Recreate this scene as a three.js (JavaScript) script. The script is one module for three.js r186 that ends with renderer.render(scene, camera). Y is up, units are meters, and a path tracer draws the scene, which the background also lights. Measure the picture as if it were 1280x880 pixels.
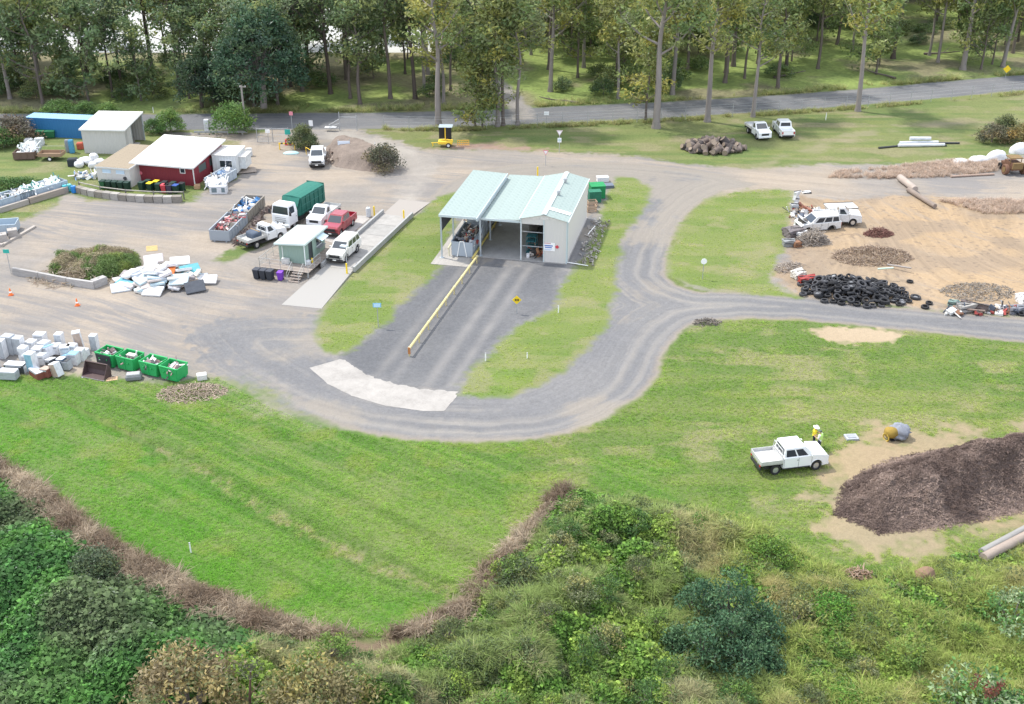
import * as THREE from 'three';
import { mergeGeometries } from 'three/addons/utils/BufferGeometryUtils.js';
import { RoundedBoxGeometry } from 'three/addons/geometries/RoundedBoxGeometry.js';
import { MarchingCubes } from 'three/addons/objects/MarchingCubes.js';
import { ConvexGeometry } from 'three/addons/geometries/ConvexGeometry.js';

// A council waste transfer station seen from a drone 45 m up. Metres; x to the right, -z away from the drone, y up.
const scene = new THREE.Scene();
const rad = THREE.MathUtils.degToRad;
const camera = new THREE.PerspectiveCamera(35.05, 1280 / 880, 1, 4000);
camera.position.set(0, 44.8, 0);
camera.rotation.x = rad(-27.7);

// small deterministic random and noise
function rng(seed) { let s = seed >>> 0; return () => { s = (s + 0x6d2b79f5) | 0; let t = Math.imul(s ^ (s >>> 15), 1 | s); t = (t + Math.imul(t ^ (t >>> 7), 61 | t)) ^ t; return ((t ^ (t >>> 14)) >>> 0) / 4294967296; }; }
function hash2(i, j) { let h = Math.imul(i, 374761393) ^ Math.imul(j, 668265263); h = Math.imul(h ^ (h >>> 13), 1274126177); return ((h ^ (h >>> 16)) >>> 0) / 4294967296; }
function vnoise(x, y) {
  const i = Math.floor(x), j = Math.floor(y); let u = x - i, v = y - j; u = u * u * (3 - 2 * u); v = v * v * (3 - 2 * v);
  const a = hash2(i, j), b = hash2(i + 1, j), c = hash2(i, j + 1), d = hash2(i + 1, j + 1);
  return a + (b - a) * u + (c - a) * v + (a - b - c + d) * u * v;
}
const fbm = (x, y, n = 4) => { let s = 0, a = 0.5, t = 0; for (let k = 0; k < n; k++) { s += a * vnoise(x, y); t += a; x = x * 2.03 + 17.1; y = y * 2.03 + 9.7; a *= 0.5; } return s / t; };
const sstep = (a, b, x) => { const t = Math.min(1, Math.max(0, (x - a) / (b - a))); return t * t * (3 - 2 * t); };
const lerp = (a, b, t) => a + (b - a) * t;

// daylight through thin broken cloud: a bright computed sky and a softened sun from the far left
{
  const W = 512, Hh = 256, d = new Float32Array(W * Hh * 4);
  for (let j = 0; j < Hh; j++) for (let i = 0; i < W; i++) {
    const el = ((j + 0.5) / Hh - 0.5) * Math.PI, az = (i / W) * Math.PI * 2, s = Math.max(0, Math.sin(el));
    const k = 1 / (s + 0.25), cx = Math.cos(az) * Math.cos(el) * k * 1.6, cy = Math.sin(az) * Math.cos(el) * k * 1.6;
    const cl = sstep(0.3, 0.68, fbm(cx + 7, cy + 3, 5)) * 0.85 + 0.15, h = Math.pow(1 - s, 3);
    const o = (j * W + i) * 4, blue = [lerp(0.26, 0.78, h), lerp(0.42, 0.86, h), lerp(0.78, 0.96, h)], white = [1.12, 1.14, 1.18];
    for (let c = 0; c < 3; c++) d[o + c] = lerp(blue[c], white[c], cl) * (el < 0 ? 0.8 : 1.35);
    d[o + 3] = 1;
  }
  const sky = new THREE.DataTexture(d, W, Hh, THREE.RGBAFormat, THREE.FloatType);
  sky.mapping = THREE.EquirectangularReflectionMapping; sky.magFilter = THREE.LinearFilter; sky.needsUpdate = true;
  scene.background = sky; scene.environment = sky;
}
const sun = new THREE.DirectionalLight(new THREE.Color(1, 0.95, 0.86), 3.5);
sun.name = 'sun'; sun.position.set(-92, 170, -163); sun.target.position.set(0, 0, -110); sun.shadow.radius = 5;
sun.castShadow = true; sun.shadow.mapSize.set(4096, 4096);
Object.assign(sun.shadow.camera, { left: -150, right: 150, top: 150, bottom: -150, near: 1, far: 600 });
scene.add(sun, sun.target);

const renderer = new THREE.WebGLRenderer({ antialias: true });
renderer.setSize(1024, 704); renderer.shadowMap.enabled = true;
renderer.toneMapping = THREE.LinearToneMapping; renderer.toneMappingExposure = 1.3;

// ---------- helpers ----------
const V = (x, y, z) => new THREE.Vector3(x, y, z);
const used = new Map();
function numbered(n) { const k = used.get(n) ?? 0; used.set(n, k + 1); return k ? n + '_' + String(k).padStart(3, '0') : n; }
function prep(g) { g = g.index ? g.toNonIndexed() : g; for (const k of Object.keys(g.attributes)) if (!['position', 'normal', 'uv', 'color'].includes(k)) g.deleteAttribute(k); if (!g.attributes.uv) g.setAttribute('uv', new THREE.BufferAttribute(new Float32Array(g.attributes.position.count * 2), 2)); return g; }
const join = (list) => (list = [list].flat(9).map(prep), list.length === 1 ? list[0] : mergeGeometries(list));
const shade = (o) => { o.castShadow = o.receiveShadow = true; return o; };
function obj(name, geos, mat, parent = scene) { const m = shade(new THREE.Mesh(geos.isBufferGeometry ? geos : join(geos), mat)); m.name = parent === scene ? numbered(name) : name; parent.add(m); return m; }
function thing(name, label, category, [x, z], turn = 0, group, y = 0) { const o = new THREE.Group(); o.name = numbered(name); scene.add(o); o.position.set(x, y, z); o.rotation.y = turn; o.userData = { label, category }; if (group) o.userData.group = group; return o; }
function tag(o, label, category, group) { o.userData = { ...o.userData, label, category }; if (group) o.userData.group = group; return o; }
function structure(o) { o.userData.kind = 'structure'; return o; }
function dup(root, [x, z], turn, label, group, y = 0) { const r = root.clone(); r.name = numbered(root.name.replace(/_\d{3}$/, '')); scene.add(r); r.position.set(x, y, z); r.rotation.set(0, turn, 0); r.userData = { ...root.userData }; if (label) r.userData.label = label; if (group) r.userData.group = group; return r; }
// turn of a thing whose own +x should point along (hx, hz)
const head = (hx, hz) => Math.atan2(-hz, hx);
const along = (a, b) => head(b[0] - a[0], b[1] - a[1]);
function at(g, x = 0, y = 0, z = 0, rx = 0, ry = 0, rz = 0) { const m = new THREE.Matrix4().makeRotationFromEuler(new THREE.Euler(rx, ry, rz)).setPosition(x, y, z); return g.applyMatrix4(m); }
// box by its base centre
const bx = (w, h, d, x = 0, y = 0, z = 0, ry = 0) => at(new THREE.BoxGeometry(w, h, d).translate(0, h / 2, 0), x, y, z, 0, ry, 0);
const cy = (r0, r1, h, x = 0, y = 0, z = 0, seg = 12) => new THREE.CylinderGeometry(r1, r0, h, seg).translate(x, y + h / 2, z);
function bar(p, q, r0, r1 = r0, seg = 8) { const a = V(...p), b = V(...q), d = b.clone().sub(a), l = d.length(); const g = new THREE.CylinderGeometry(r1, r0, l, seg).translate(0, l / 2, 0); g.applyQuaternion(new THREE.Quaternion().setFromUnitVectors(V(0, 1, 0), d.normalize())); return g.translate(...p); }
function beam(p, q, w, h) { const a = V(...p), b = V(...q), l = a.distanceTo(b), g = new THREE.BoxGeometry(w, h, l); const m = new THREE.Matrix4().lookAt(a, b, V(0, 1, 0)); m.setPosition(a.add(b).multiplyScalar(0.5)); return g.applyMatrix4(m); }
// a solid between two rectangles at two heights: [x0, x1, z0, z1]
function frustum(b, y0, t, y1) { return hexa([[b[0], y0, b[3]], [b[1], y0, b[3]], [b[1], y0, b[2]], [b[0], y0, b[2]]], [[t[0], y1, t[3]], [t[1], y1, t[3]], [t[1], y1, t[2]], [t[0], y1, t[2]]]); }
function hexa(b, t) { // bottom ring, top ring, anticlockwise seen from above
  const p = [], quad = (a, b2, c, d) => p.push(...a, ...b2, ...c, ...a, ...c, ...d);
  for (let k = 0; k < 4; k++) { const n = (k + 1) % 4; quad(b[k], b[n], t[n], t[k]); }
  quad(t[0], t[1], t[2], t[3]); quad(b[3], b[2], b[1], b[0]);
  const g = new THREE.BufferGeometry(); g.setAttribute('position', new THREE.BufferAttribute(new Float32Array(p), 3)); g.computeVertexNormals(); return prep(g);
}
// a thin plate lying on the quad a b c d (anticlockwise from outside), between fractions s0..s1 and t0..t1 of it, standing off by o
function plate([a, b, c, d], s0, s1, t0, t1, th = 0.02, o = 0.004) {
  const [A, B, C, D] = [a, b, c, d].map((p) => V(...p)), P = (s, t) => A.clone().lerp(B, s).lerp(D.clone().lerp(C, s), t);
  const n = B.clone().sub(A).cross(D.clone().sub(A)).normalize(), c4 = [P(s0, t0), P(s1, t0), P(s1, t1), P(s0, t1)];
  return hexa(c4.map((v) => v.clone().addScaledVector(n, o - th).toArray()), c4.map((v) => v.clone().addScaledVector(n, o).toArray()));
}
function extrude(pts, depth, bevel = 0) { const s = new THREE.Shape(pts.map((p) => new THREE.Vector2(...p))); return new THREE.ExtrudeGeometry(s, { depth: depth - 2 * bevel, bevelEnabled: bevel > 0, bevelSize: bevel, bevelThickness: bevel, bevelSegments: 2, curveSegments: 8 }).translate(0, 0, -depth / 2 + bevel); }
// materials
const rgb = (r, g, b) => new THREE.Color().setRGB(r, g, b);
const mats = new Map();
function mat(r, g, b, rough = 0.8, more) { const k = [r, g, b, rough, JSON.stringify(more)].join(); if (!mats.has(k)) mats.set(k, new THREE.MeshPhysicalMaterial({ color: rgb(r, g, b), roughness: rough, side: THREE.DoubleSide, ...more })); return mats.get(k); }
function grainTex(n, f) { const d = new Uint8Array(n * n * 4); for (let j = 0; j < n; j++) for (let i = 0; i < n; i++) { const v = Math.max(0, Math.min(255, 255 * f(i / n, j / n))); d.set([v, v, v, 255], (j * n + i) * 4); } const t = new THREE.DataTexture(d, n, n); t.wrapS = t.wrapT = THREE.RepeatWrapping; t.magFilter = THREE.LinearFilter; t.needsUpdate = true; return t; }
// a noise that repeats after 1 in u and v
const tiled = (u, v, f, sd) => { const n = (a, b) => hash2(((a % f) + f) % f + sd * 91, ((b % f) + f) % f + sd * 57), x = u * f, y = v * f, i = Math.floor(x), j = Math.floor(y); let p = x - i, q = y - j; p = p * p * (3 - 2 * p); q = q * q * (3 - 2 * q); return lerp(lerp(n(i, j), n(i + 1, j), p), lerp(n(i, j + 1), n(i + 1, j + 1), p), q); };
const wear = grainTex(256, (u, v) => 0.5 + 0.5 * (0.4 * tiled(u, v, 5, 1) + 0.25 * tiled(u, v, 17, 2) + 0.2 * tiled(u, v, 60, 3) + 0.15 * tiled(u, v, 128, 4)) + 0.1);
const worn = (r, g, b, rough = 0.8, more) => mat(r, g, b, rough, more && { ...more });
const dirtyMats = new Map();
// the same paint with blotchy weathering
function dirty(r, g, b, rough = 0.85, metalness = 0) { const k = [r, g, b, rough, metalness].join(); if (!dirtyMats.has(k)) dirtyMats.set(k, new THREE.MeshPhysicalMaterial({ color: rgb(r * 0.88, g * 0.88, b * 0.88), roughness: rough, metalness, map: wear, side: THREE.DoubleSide })); return dirtyMats.get(k); }
const glass = mat(0.03, 0.04, 0.05, 0.06, { clearcoat: 1, clearcoatRoughness: 0.03 });
const rubber = mat(0.022, 0.022, 0.024, 0.85);
const steel = dirty(0.42, 0.43, 0.44, 0.5, 0.6);
const concrete = dirty(0.5, 0.48, 0.45, 0.92);

// ---------- the ground ----------
const region = {
  yard: [[-49.81,-85.33],[-58.63,-104.6],[-59.69,-110.65],[-55.51,-112.95],[-53.04,-120.35],[-52.65,-125.46],[-48.6,-123.54],[-37.62,-122.99],[-36.13,-126.87],[-33.91,-131.56],[-34.06,-139.83],[-37.09,-146.1],[-42.04,-148.29],[-49.79,-150.55],[-34.3,-150.55],[-33.1,-156.04],[-23.75,-154.44],[-17.51,-148.66],[-11.66,-143.25],[-4.23,-142.9],[6.31,-141.87],[16.61,-139.83],[22.38,-136.55],[29.21,-134.95],[36.63,-136.55],[46.8,-136.55],[57.67,-138.5],[73.89,-142.56],[65.43,-123.54],[51.23,-91.63],[41.47,-92.98],[27.46,-96.49],[17.76,-97.95],[15.71,-102.57],[17.84,-113.42],[24.76,-126.3],[-7.48,-123.54],[-10.97,-120.35],[-15.9,-101.58],[-17.57,-91.63],[-22.6,-81.04],[-25.12,-81.04],[-28.94,-79.95],[-38.75,-81.59],[-48.36,-82.15]],
  loop: [[-30.88,-90.8],[-25.39,-82.15],[-22.19,-79.15],[-19.01,-76.2],[-15.46,-73.76],[-11.55,-72.12],[-7.23,-71.21],[-2.4,-70.76],[1.2,-71.1],[4.26,-72.12],[7.47,-74.48],[10.28,-77.59],[11.95,-80.91],[13.2,-85.18],[14.95,-89.02],[16.98,-91.13],[21.29,-91.96],[26.35,-91.63],[33.19,-89.99],[39.83,-88.39],[50.09,-85.93],[52.54,-91.3],[41.53,-93.15],[34.57,-94.71],[27.5,-96.67],[22.36,-97.77],[17.76,-97.95],[16.02,-99.46],[15.29,-101.78],[16.14,-106.7],[17.84,-113.42],[20.03,-119.06],[22.66,-123.81],[25.67,-127.15],[30.03,-128.89],[25.83,-132.78],[22.12,-134.64],[16.31,-136.87],[8.21,-137.84],[0,-136.55],[-4.02,-134.64],[-7.79,-129.77],[-10.24,-122.99],[-12.23,-113.89],[-15.9,-101.58],[-17.77,-92.98],[-22.21,-92.98],[-26.42,-91.96]],
  sand: [[25.48,-101.78],[28.57,-107.13],[31.53,-119.83],[33.9,-124.63],[38.39,-123.81],[46.4,-125.46],[52.54,-124.08],[65.84,-120.35],[53.31,-92.98],[41.77,-93.84],[34.77,-95.41],[27.71,-97.59]],
  islandShed: [[-4.64,-77.98],[-4.08,-79.95],[-2.73,-83.86],[-1.06,-87.61],[0.73,-90.8],[3.73,-93.84],[4.7,-95.77],[4.68,-99.27],[6.24,-102.37],[7.26,-106.27],[8.88,-113.42],[10.24,-120.35],[11.51,-127.44],[13.04,-131.86],[15.31,-131.86],[16.66,-128.02],[15.59,-122.46],[13.6,-117.29],[11.89,-111.1],[10.83,-104.6],[9.72,-96.85],[8.56,-91.63],[7.19,-87.46],[5.08,-83],[2.63,-79.82],[0,-77.98],[-2.56,-77.21]],
  islandBridge: [[-16.93,-86.54],[-17.45,-89.02],[-17.69,-91.96],[-17.63,-94.01],[-16.22,-101.58],[-14.3,-108.86],[-11.61,-117.04],[-8.93,-124.36],[-6.21,-126.87],[-4.62,-128.02],[-5.22,-122.99],[-5.93,-117.79],[-6.67,-111.1],[-6.84,-104.6],[-7.94,-101.39],[-10.52,-94.71],[-12.16,-89.02],[-13.91,-85.93],[-15.52,-85.03]],
  islandRight: [[15.72,-101.39],[16.11,-106.49],[17.81,-113.18],[19.99,-118.8],[22.81,-123.54],[25.9,-126.3],[30.22,-127.44],[33.65,-126.87],[32,-120.35],[29.26,-111.1],[27.04,-104.6],[25.4,-100.61],[27.16,-96.49],[22.29,-97.4],[18.59,-98.33]],
  apron: [[-4.26,-79.69],[-7.83,-79.15],[-12.33,-81.32],[-14.53,-85.33],[-12.18,-89.18],[-10.55,-95.06],[-7.31,-104.19],[4.87,-104.19],[3.74,-94.18],[0,-89.99],[-2.08,-85.33]],
  scrub: [[-48.64,-74.6],[-36.66,-66.6],[-33.39,-64.02],[-29.25,-60.16],[-24.86,-56.3],[-21.76,-54.27],[-18.29,-52.2],[-14.56,-50.37],[-11.07,-49.03],[-7.78,-48.44],[-5.12,-49.69],[-2.64,-51.91],[-0.6,-55.59],[0.78,-58.44],[2.61,-61.96],[4.02,-64.41],[5.55,-63.83],[8.84,-63.45],[11.98,-62.14],[15.59,-61.05],[17.9,-58.1],[19.49,-56.14],[22.97,-55.04],[27.51,-56.62],[30.3,-57.27],[40,-59.29],[31.28,-33.7],[0,-33.7],[-34.19,-33.7]],
  deadStrip: [[-42.2,-71.33],[-37.51,-68.69],[-34.21,-66.19],[-30.07,-62.51],[-25.53,-58.44],[-22.32,-56.3],[-18.75,-54.12],[-14.89,-52.06],[-11.31,-50.65],[-7.94,-49.96],[-5.32,-51.2],[-3.12,-53.22],[-1.52,-56.14],[0,-58.78],[1.62,-61.23],[3.38,-65],[4.15,-64.7],[2.71,-61.77],[0.88,-58.1],[-0.4,-55.19],[-2.38,-51.49],[-4.9,-49.16],[-7.71,-47.85],[-10.98,-48.44],[-14.43,-49.69],[-18.08,-51.35],[-21.5,-53.37],[-24.47,-55.04],[-28.77,-58.78],[-32.88,-62.7],[-36.17,-65.39],[-40.65,-67.84]],
  mulchSkirt: [[21.99,-69.99],[25.56,-72.24],[30.19,-73.4],[37.67,-73.64],[46.15,-74.6],[39.78,-61.05],[32.62,-60.6],[27.56,-56.78],[23.2,-55.82],[19.4,-56.78],[20.74,-60.16],[20.54,-63.83]],
  sandSpot: [[26.62,-89.66],[28.98,-90.48],[32.47,-89.99],[34.95,-88.71],[33.46,-87.3],[29.46,-86.84],[27.23,-87.77]],
  stripGrass: [[-30.98,-105.43],[-29.35,-108.42],[-27.47,-111.56],[-25.77,-114.37],[-25.15,-112.95],[-26.59,-109.31],[-28.05,-106.27],[-29.32,-104.6]],
  padLight: [[-27.13,-152.86],[-22.22,-151.31],[-17.4,-147.55],[-12.48,-142.9],[-10.3,-138.5],[-10.17,-130.36],[-11.52,-120.35],[-12.85,-118.8],[-12.86,-126.3],[-13.42,-134.01],[-15.78,-139.83],[-20.31,-144.66],[-26.21,-148.29]],
  verge: [[-12.72,-143.25],[-4.31,-146.1],[0,-144.66],[6.33,-142.56],[0,-142.56]],
};
const roadLine = [[-86.74,-156.04],[-55.8,-155.64],[-36.52,-156.04],[-21.73,-156.45],[-9.19,-157.27],[2.32,-158.92],[11.7,-160.61],[21.21,-161.9],[33.47,-164.53],[43.54,-166.77],[56.72,-170.48],[70.6,-174.83],[90.97,-180.95]];
const lawnTrack = [[28.92,-133.39],[34.29,-137.52],[39.58,-142.56],[45.87,-148.29],[53.69,-152.47],[62.63,-155.64]];
const swale = [[-26.15,-69.99],[-21.82,-66.81],[-17.57,-62.88],[-12.57,-58.86],[-8.63,-56.38],[-3.93,-53.82]];
const sideTrack = [[1.74,-158.51],[0.6,-166.32],[-1.25,-173.85],[-3.1,-179.9],[-5.28,-184.15]];
function segDist(x, z, a, b) { const dx = b[0] - a[0], dz = b[1] - a[1], t = Math.min(1, Math.max(0, ((x - a[0]) * dx + (z - a[1]) * dz) / (dx * dx + dz * dz))); return Math.hypot(x - a[0] - t * dx, z - a[1] - t * dz); }
function polyDist(p, x, z) { let d = 1e9, inside = false; for (let i = 0, j = p.length - 1; i < p.length; j = i++) { d = Math.min(d, segDist(x, z, p[j], p[i])); if ((p[i][1] > z) !== (p[j][1] > z) && x < ((p[j][0] - p[i][0]) * (z - p[i][1])) / (p[j][1] - p[i][1]) + p[i][0]) inside = !inside; } return inside ? d : -d; }
const lineDist = (l, x, z) => { let d = 1e9; for (let i = 1; i < l.length; i++) d = Math.min(d, segDist(x, z, l[i - 1], l[i])); return d; };
// distances inside each region (positive inside), kept on a half-metre lattice
const LX = -130, LZ = -256, LW = 521, LH = 441, fieldOf = {};
for (const [k, f] of [...Object.entries(region).map(([k, p]) => [k, (x, z) => polyDist(p, x, z)]), ['road', (x, z) => 4.1 - lineDist(roadLine, x, z)], ['track', (x, z) => 1.6 - lineDist(sideTrack, x, z)], ['lawnTrack', (x, z) => 1.5 - lineDist(lawnTrack, x, z)]]) {
  const a = (fieldOf[k] = new Float32Array(LW * LH)), p = region[k];
  const bb = p && [Math.min(...p.map((q) => q[0])), Math.max(...p.map((q) => q[0])), Math.min(...p.map((q) => q[1])), Math.max(...p.map((q) => q[1]))];
  for (let j = 0; j < LH; j++) for (let i = 0; i < LW; i++) { const x = LX + i * 0.5, z = LZ + j * 0.5; a[j * LW + i] = bb && (x < bb[0] - 9 || x > bb[1] + 9 || z < bb[2] - 9 || z > bb[3] + 9) ? -9 : f(x, z); }
}
function inside(k, x, z) { const a = fieldOf[k], u = Math.min(LW - 1.01, Math.max(0, (x - LX) * 2)), v = Math.min(LH - 1.01, Math.max(0, (z - LZ) * 2)), i = Math.floor(u), j = Math.floor(v), p = u - i, q = v - j, o = j * LW + i; return lerp(lerp(a[o], a[o + 1], p), lerp(a[o + LW], a[o + LW + 1], p), q); }
const roadZ = (x) => { for (let i = 1; i < roadLine.length; i++) if (x < roadLine[i][0]) { const [a, b] = [roadLine[i - 1], roadLine[i]]; return lerp(a[1], b[1], (x - a[0]) / (b[0] - a[0])); } return roadLine[roadLine.length - 1][1]; };
// height of the ground: flat yards and roads, a lawn with soft unevenness, a fall into the scrub
function groundY(x, z) {
  if (z < -104 || Math.abs(x) > 62) return 0;
  const off = Math.max(inside('loop', x, z), inside('yard', x, z), inside('islandShed', x, z), inside('islandBridge', x, z));
  const free = sstep(0, 3, -off) * sstep(62, 52, Math.abs(x)) * sstep(-104, -98, z), s = inside('scrub', x, z);
  return free * (0.22 * (fbm(x * 0.12, z * 0.12, 3) - 0.5) - 1.6 * sstep(0, 9, s) - 0.35 * sstep(1.2, -1.2, swaleSide(x, z)) * sstep(12, -2, x) * sstep(-84, -76, z));
}

// colours of the ground's matter (linear)
const mix3 = (a, b, t) => [lerp(a[0], b[0], t), lerp(a[1], b[1], t), lerp(a[2], b[2], t)];
function grassColour(x, z) {
  const n1 = fbm(x * 0.07, z * 0.07 + 40, 3), n2 = fbm(x * 0.35, z * 0.5, 3), n3 = vnoise(x * 5, z * 5), n4 = vnoise(x * 14, z * 14);
  const left = sstep(-2, 2, 5 - x + 34 * (fbm(x * 0.09 + 8, z * 0.09, 4) - 0.5)) * sstep(-1, 1, z + 84 + 12 * (fbm(x * 0.08, z * 0.08 + 6, 2) - 0.5)); // a lusher sward fills the left bank
  const c = x * 0.82 + z * 0.58, r = z * 0.82 - x * 0.58; // mowing rows lie along c on the left lawn, along x elsewhere
  const row = left > 0.5 ? 0.65 * vnoise(r * 1.25, c * 0.04) + 0.35 * vnoise(r * 3.4 + 3, c * 0.09) : vnoise(z * 1.1 + 7, x * 0.09), below = left * sstep(0.2, -0.6, swaleSide(x, z));
  let col = mix3([0.2, 0.22, 0.075], [0.1, 0.165, 0.034], sstep(0.3, 0.7, n1 * 0.6 + row * 0.4));
  col = mix3(col, [0.092, 0.21, 0.024], left * (0.45 + 0.4 * below) * sstep(0.2, 0.6, n1 + 0.1));
  col = mix3(col, [0.19, 0.25, 0.065], left * 0.6 * (1 - 0.5 * below) * sstep(0.5, 0.68, row)); col = mix3(col, [0.05, 0.12, 0.014], left * 0.32 * sstep(0.5, 0.3, row));
  col = mix3(col, [0.2, 0.23, 0.055], 0.55 * sstep(0.58, 0.8, n2));
  const dry = sstep(0.52, 0.74, fbm(x * 0.22 + 90, z * 0.45 + row * 0.8, 4)) * (0.75 - 0.55 * left);
  col = mix3(col, [0.3, 0.255, 0.15], dry);
  col = mix3(col, [0.24, 0.275, 0.085], 0.26 * (1 - left) * sstep(0.35, 0.6, fbm(x * 0.06 + 3, z * 0.08, 3)));
  return mix3(col, [0.06, 0.1, 0.02], 0.32 * sstep(0.55, 0.95, n3) * (0.4 + 0.6 * n4)).map((v) => v * (0.82 + 0.36 * n4));
}
function stony(x, z, a, b, grit = 0.2) { const n = vnoise(x * 9, z * 9), m = vnoise(x * 3.1 + 5, z * 3.1); return mix3(a, b, sstep(0.25, 0.8, fbm(x * 0.16, z * 0.16 + 11, 4))).map((v) => v * (1 - grit / 2 + grit * (0.6 * n + 0.4 * m))); }
function groundColour(x, z) {
  const w1 = fbm(x * 0.5 + 3, z * 0.5, 3) - 0.5, w2 = vnoise(x * 2.3, z * 2.3) - 0.5, jag = w1 * 1.3 + w2 * 0.5;
  let col = grassColour(x, z);
  const rz = roadZ(x), beyond = rz - z;
  if (beyond > -6) { // forest floor: grass thinning into leaf litter
    const lit = sstep(0.42, 0.66, fbm(x * 0.1, z * 0.1 + 5, 4) + 0.16 * sstep(10, -60, x)), f = sstep(3.5, 7, beyond);
    col = mix3(col, mix3(mix3([0.2, 0.28, 0.07], [0.3, 0.37, 0.1], vnoise(x * 0.3, z * 0.3)), [0.24, 0.2, 0.13], lit * 0.8).map((v) => v * (0.75 + 0.5 * vnoise(x * 3, z * 3))), f);
    if (x < -18) col = mix3(col, [0.3, 0.26, 0.16], 0.7 * sstep(34, 40, beyond));
  }
  const put = (k, c, soft, amp) => { const d = inside(k, x, z) + jag * amp, w = sstep(-soft, soft, d); if (w > 0) col = mix3(col, typeof c === 'function' ? c(d) : c, w); return w; };
  put('verge', [0.36, 0.25, 0.19], 1, 2);
  put('yard', () => {
    const t = rut(x, z, 0.25), g2 = 0.6 * fbm(x * 0.09 + 31, z * 0.13, 4) + 0.4 * rut(x + 40, z, 0.35);
    let c = stony(x, z, [0.43, 0.36, 0.285], [0.32, 0.29, 0.26]);
    c = mix3(c, [0.27, 0.255, 0.245], 0.85 * sstep(0.48, 0.64, g2)); c = mix3(c, [0.48, 0.39, 0.285], 0.6 * sstep(0.62, 0.85, 1 - g2));
    return c.map((v) => v * (0.79 + 0.32 * t));
  }, 0.7, 1.6);
  put('padLight', () => stony(x, z, [0.44, 0.4, 0.35], [0.37, 0.335, 0.295], 0.15).map((v) => v * (0.88 + 0.24 * rut(x, z, 0.7))), 1.4, 1.8);
  put('stripGrass', () => grassColour(x, z), 0.4, 0.8);
  put('sand', () => {
    const t = rut(x, z, 1.25), g2 = fbm(x * 0.15 + 60, z * 0.2, 4);
    let c = stony(x, z, [0.58, 0.41, 0.24], [0.52, 0.39, 0.26], 0.22); c = mix3(c, [0.4, 0.305, 0.215], 0.7 * sstep(0.5, 0.66, g2)); c = mix3(c, [0.42, 0.35, 0.28], 0.6 * sstep(0.55, 0.75, rut(x + 9, z, 0.9)) * sstep(0.4, 0.6, 1 - g2 + 0.1)); c = mix3(c, [0.26, 0.2, 0.15], 0.5 * sstep(0.74, 0.9, vnoise(x * 2.4, z * 3)));
    return c.map((v) => v * (0.62 + 0.34 * t));
  }, 0.9, 2.2);
  const lp = put('loop', (d) => {
    const e = inside('loop', x, z) + 0.5 * w1, open = sstep(-25, -15, x + 8 * w1), s2 = Math.atan2(z + 104, x) * 14, t1 = 0.5 * vnoise(e * 1.3, s2 * 0.11) + 0.3 * vnoise(e * 3.7, s2 * 0.2 + 5) + 0.2 * vnoise(x * 2, z * 2), t2 = 0.6 * vnoise(e * 7, s2 * 0.25 + 4) + 0.4 * vnoise(x * 6, z * 6);
    let c = stony(x, z, [0.205, 0.203, 0.207], [0.235, 0.229, 0.226], 0.26);
    const tr = (n, w) => Math.exp(-(((e + 0.35 * (fbm(x * 0.12, z * 0.12, 2) - 0.5) - n) / w) ** 2)); c = mix3(c, [0.31, 0.29, 0.265], Math.min(1, 0.75 * open * (tr(1.25, 0.3) + tr(2.75, 0.35)) + 0.6 * sstep(0.5, 0.8, t1)) * (0.35 + fbm(x * 0.2, z * 0.2 + 70, 3))); c = mix3(c, [0.155, 0.157, 0.165], 0.5 * open * tr(2.0, 0.3) * t1);
    c = mix3(c, [0.36, 0.3, 0.235], 0.75 * sstep(0.9, 0, d)); c = mix3(c, [0.34, 0.3, 0.25], 0.75 * sstep(0.5, 0.68, 0.7 * fbm(x * 0.14 + 2, z * 0.16, 4) + 0.3 * t1 + 0.22 * sstep(-2, 2, -116 - z + 14 * w1))); // dusty drifts c = mix3(c, [0.17, 0.168, 0.17], 0.5 * sstep(0.6, 0.85, vnoise(x * 5.5, z * 5.5)) * vnoise(x * 0.7, z * 0.7));
    return c.map((v) => v * (0.9 + 0.2 * t2));
  }, lerp(0.3, 2.2, sstep(-12, -19, x)), lerp(0.5, 2.8, sstep(-12, -19, x)));
  put('apron', () => {
    const s = x * 0.97 + (z + 100) * 0.27 + 0.0; // wheel ruts run along the drive into the shed
    let c = stony(x, z, [0.145, 0.147, 0.155], [0.18, 0.18, 0.184], 0.4);
    const k = (n, w) => Math.exp(-(((s - n) / w) ** 2));
    c = mix3(c, [0.3, 0.285, 0.27], 0.65 * Math.min(1, k(-1.2, 0.5) + k(0.7, 0.45) + 0.6 * k(-5.8, 0.45) + 0.5 * k(-4.2, 0.4)) * (0.5 + fbm(x * 0.6, z * 0.6, 2) * 0.8));
    return c;
  }, 0.8, 1.2);
  for (const k of ['islandShed', 'islandBridge', 'islandRight']) put(k, () => {
    const bare = sstep(0.55, 0.72, fbm(x * 0.3 + 12, z * 0.4 + 8, 4));
    return mix3(mix3(grassColour(x, z), [0.2, 0.27, 0.055], 0.5), [0.33, 0.28, 0.17], bare * 0.45);
  }, 0.55, 1.1);
  put('road', (d) => {
    const n = vnoise(d * 2.2 + w1, x * 0.06), c = stony(x, z, [0.17, 0.175, 0.185], [0.205, 0.205, 0.21], 0.2);
    return mix3(c, [0.27, 0.26, 0.25], 0.6 * sstep(0.6, 0.85, n)).map((v) => v * (0.92 + 0.16 * vnoise(x * 0.4, z * 0.4)));
  }, 0.4, 0.5);
  { const d = inside('lawnTrack', x, z) + jag * 1.5; if (d > -1) col = mix3(col, [0.33, 0.285, 0.18], 0.6 * sstep(-0.8, 1, d) * sstep(0.3, 0.6, fbm(x * 0.25, z * 0.4, 3))); }
  put('track', stony(x, z, [0.3, 0.28, 0.26], [0.34, 0.31, 0.28]), 0.6, 1);
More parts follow.
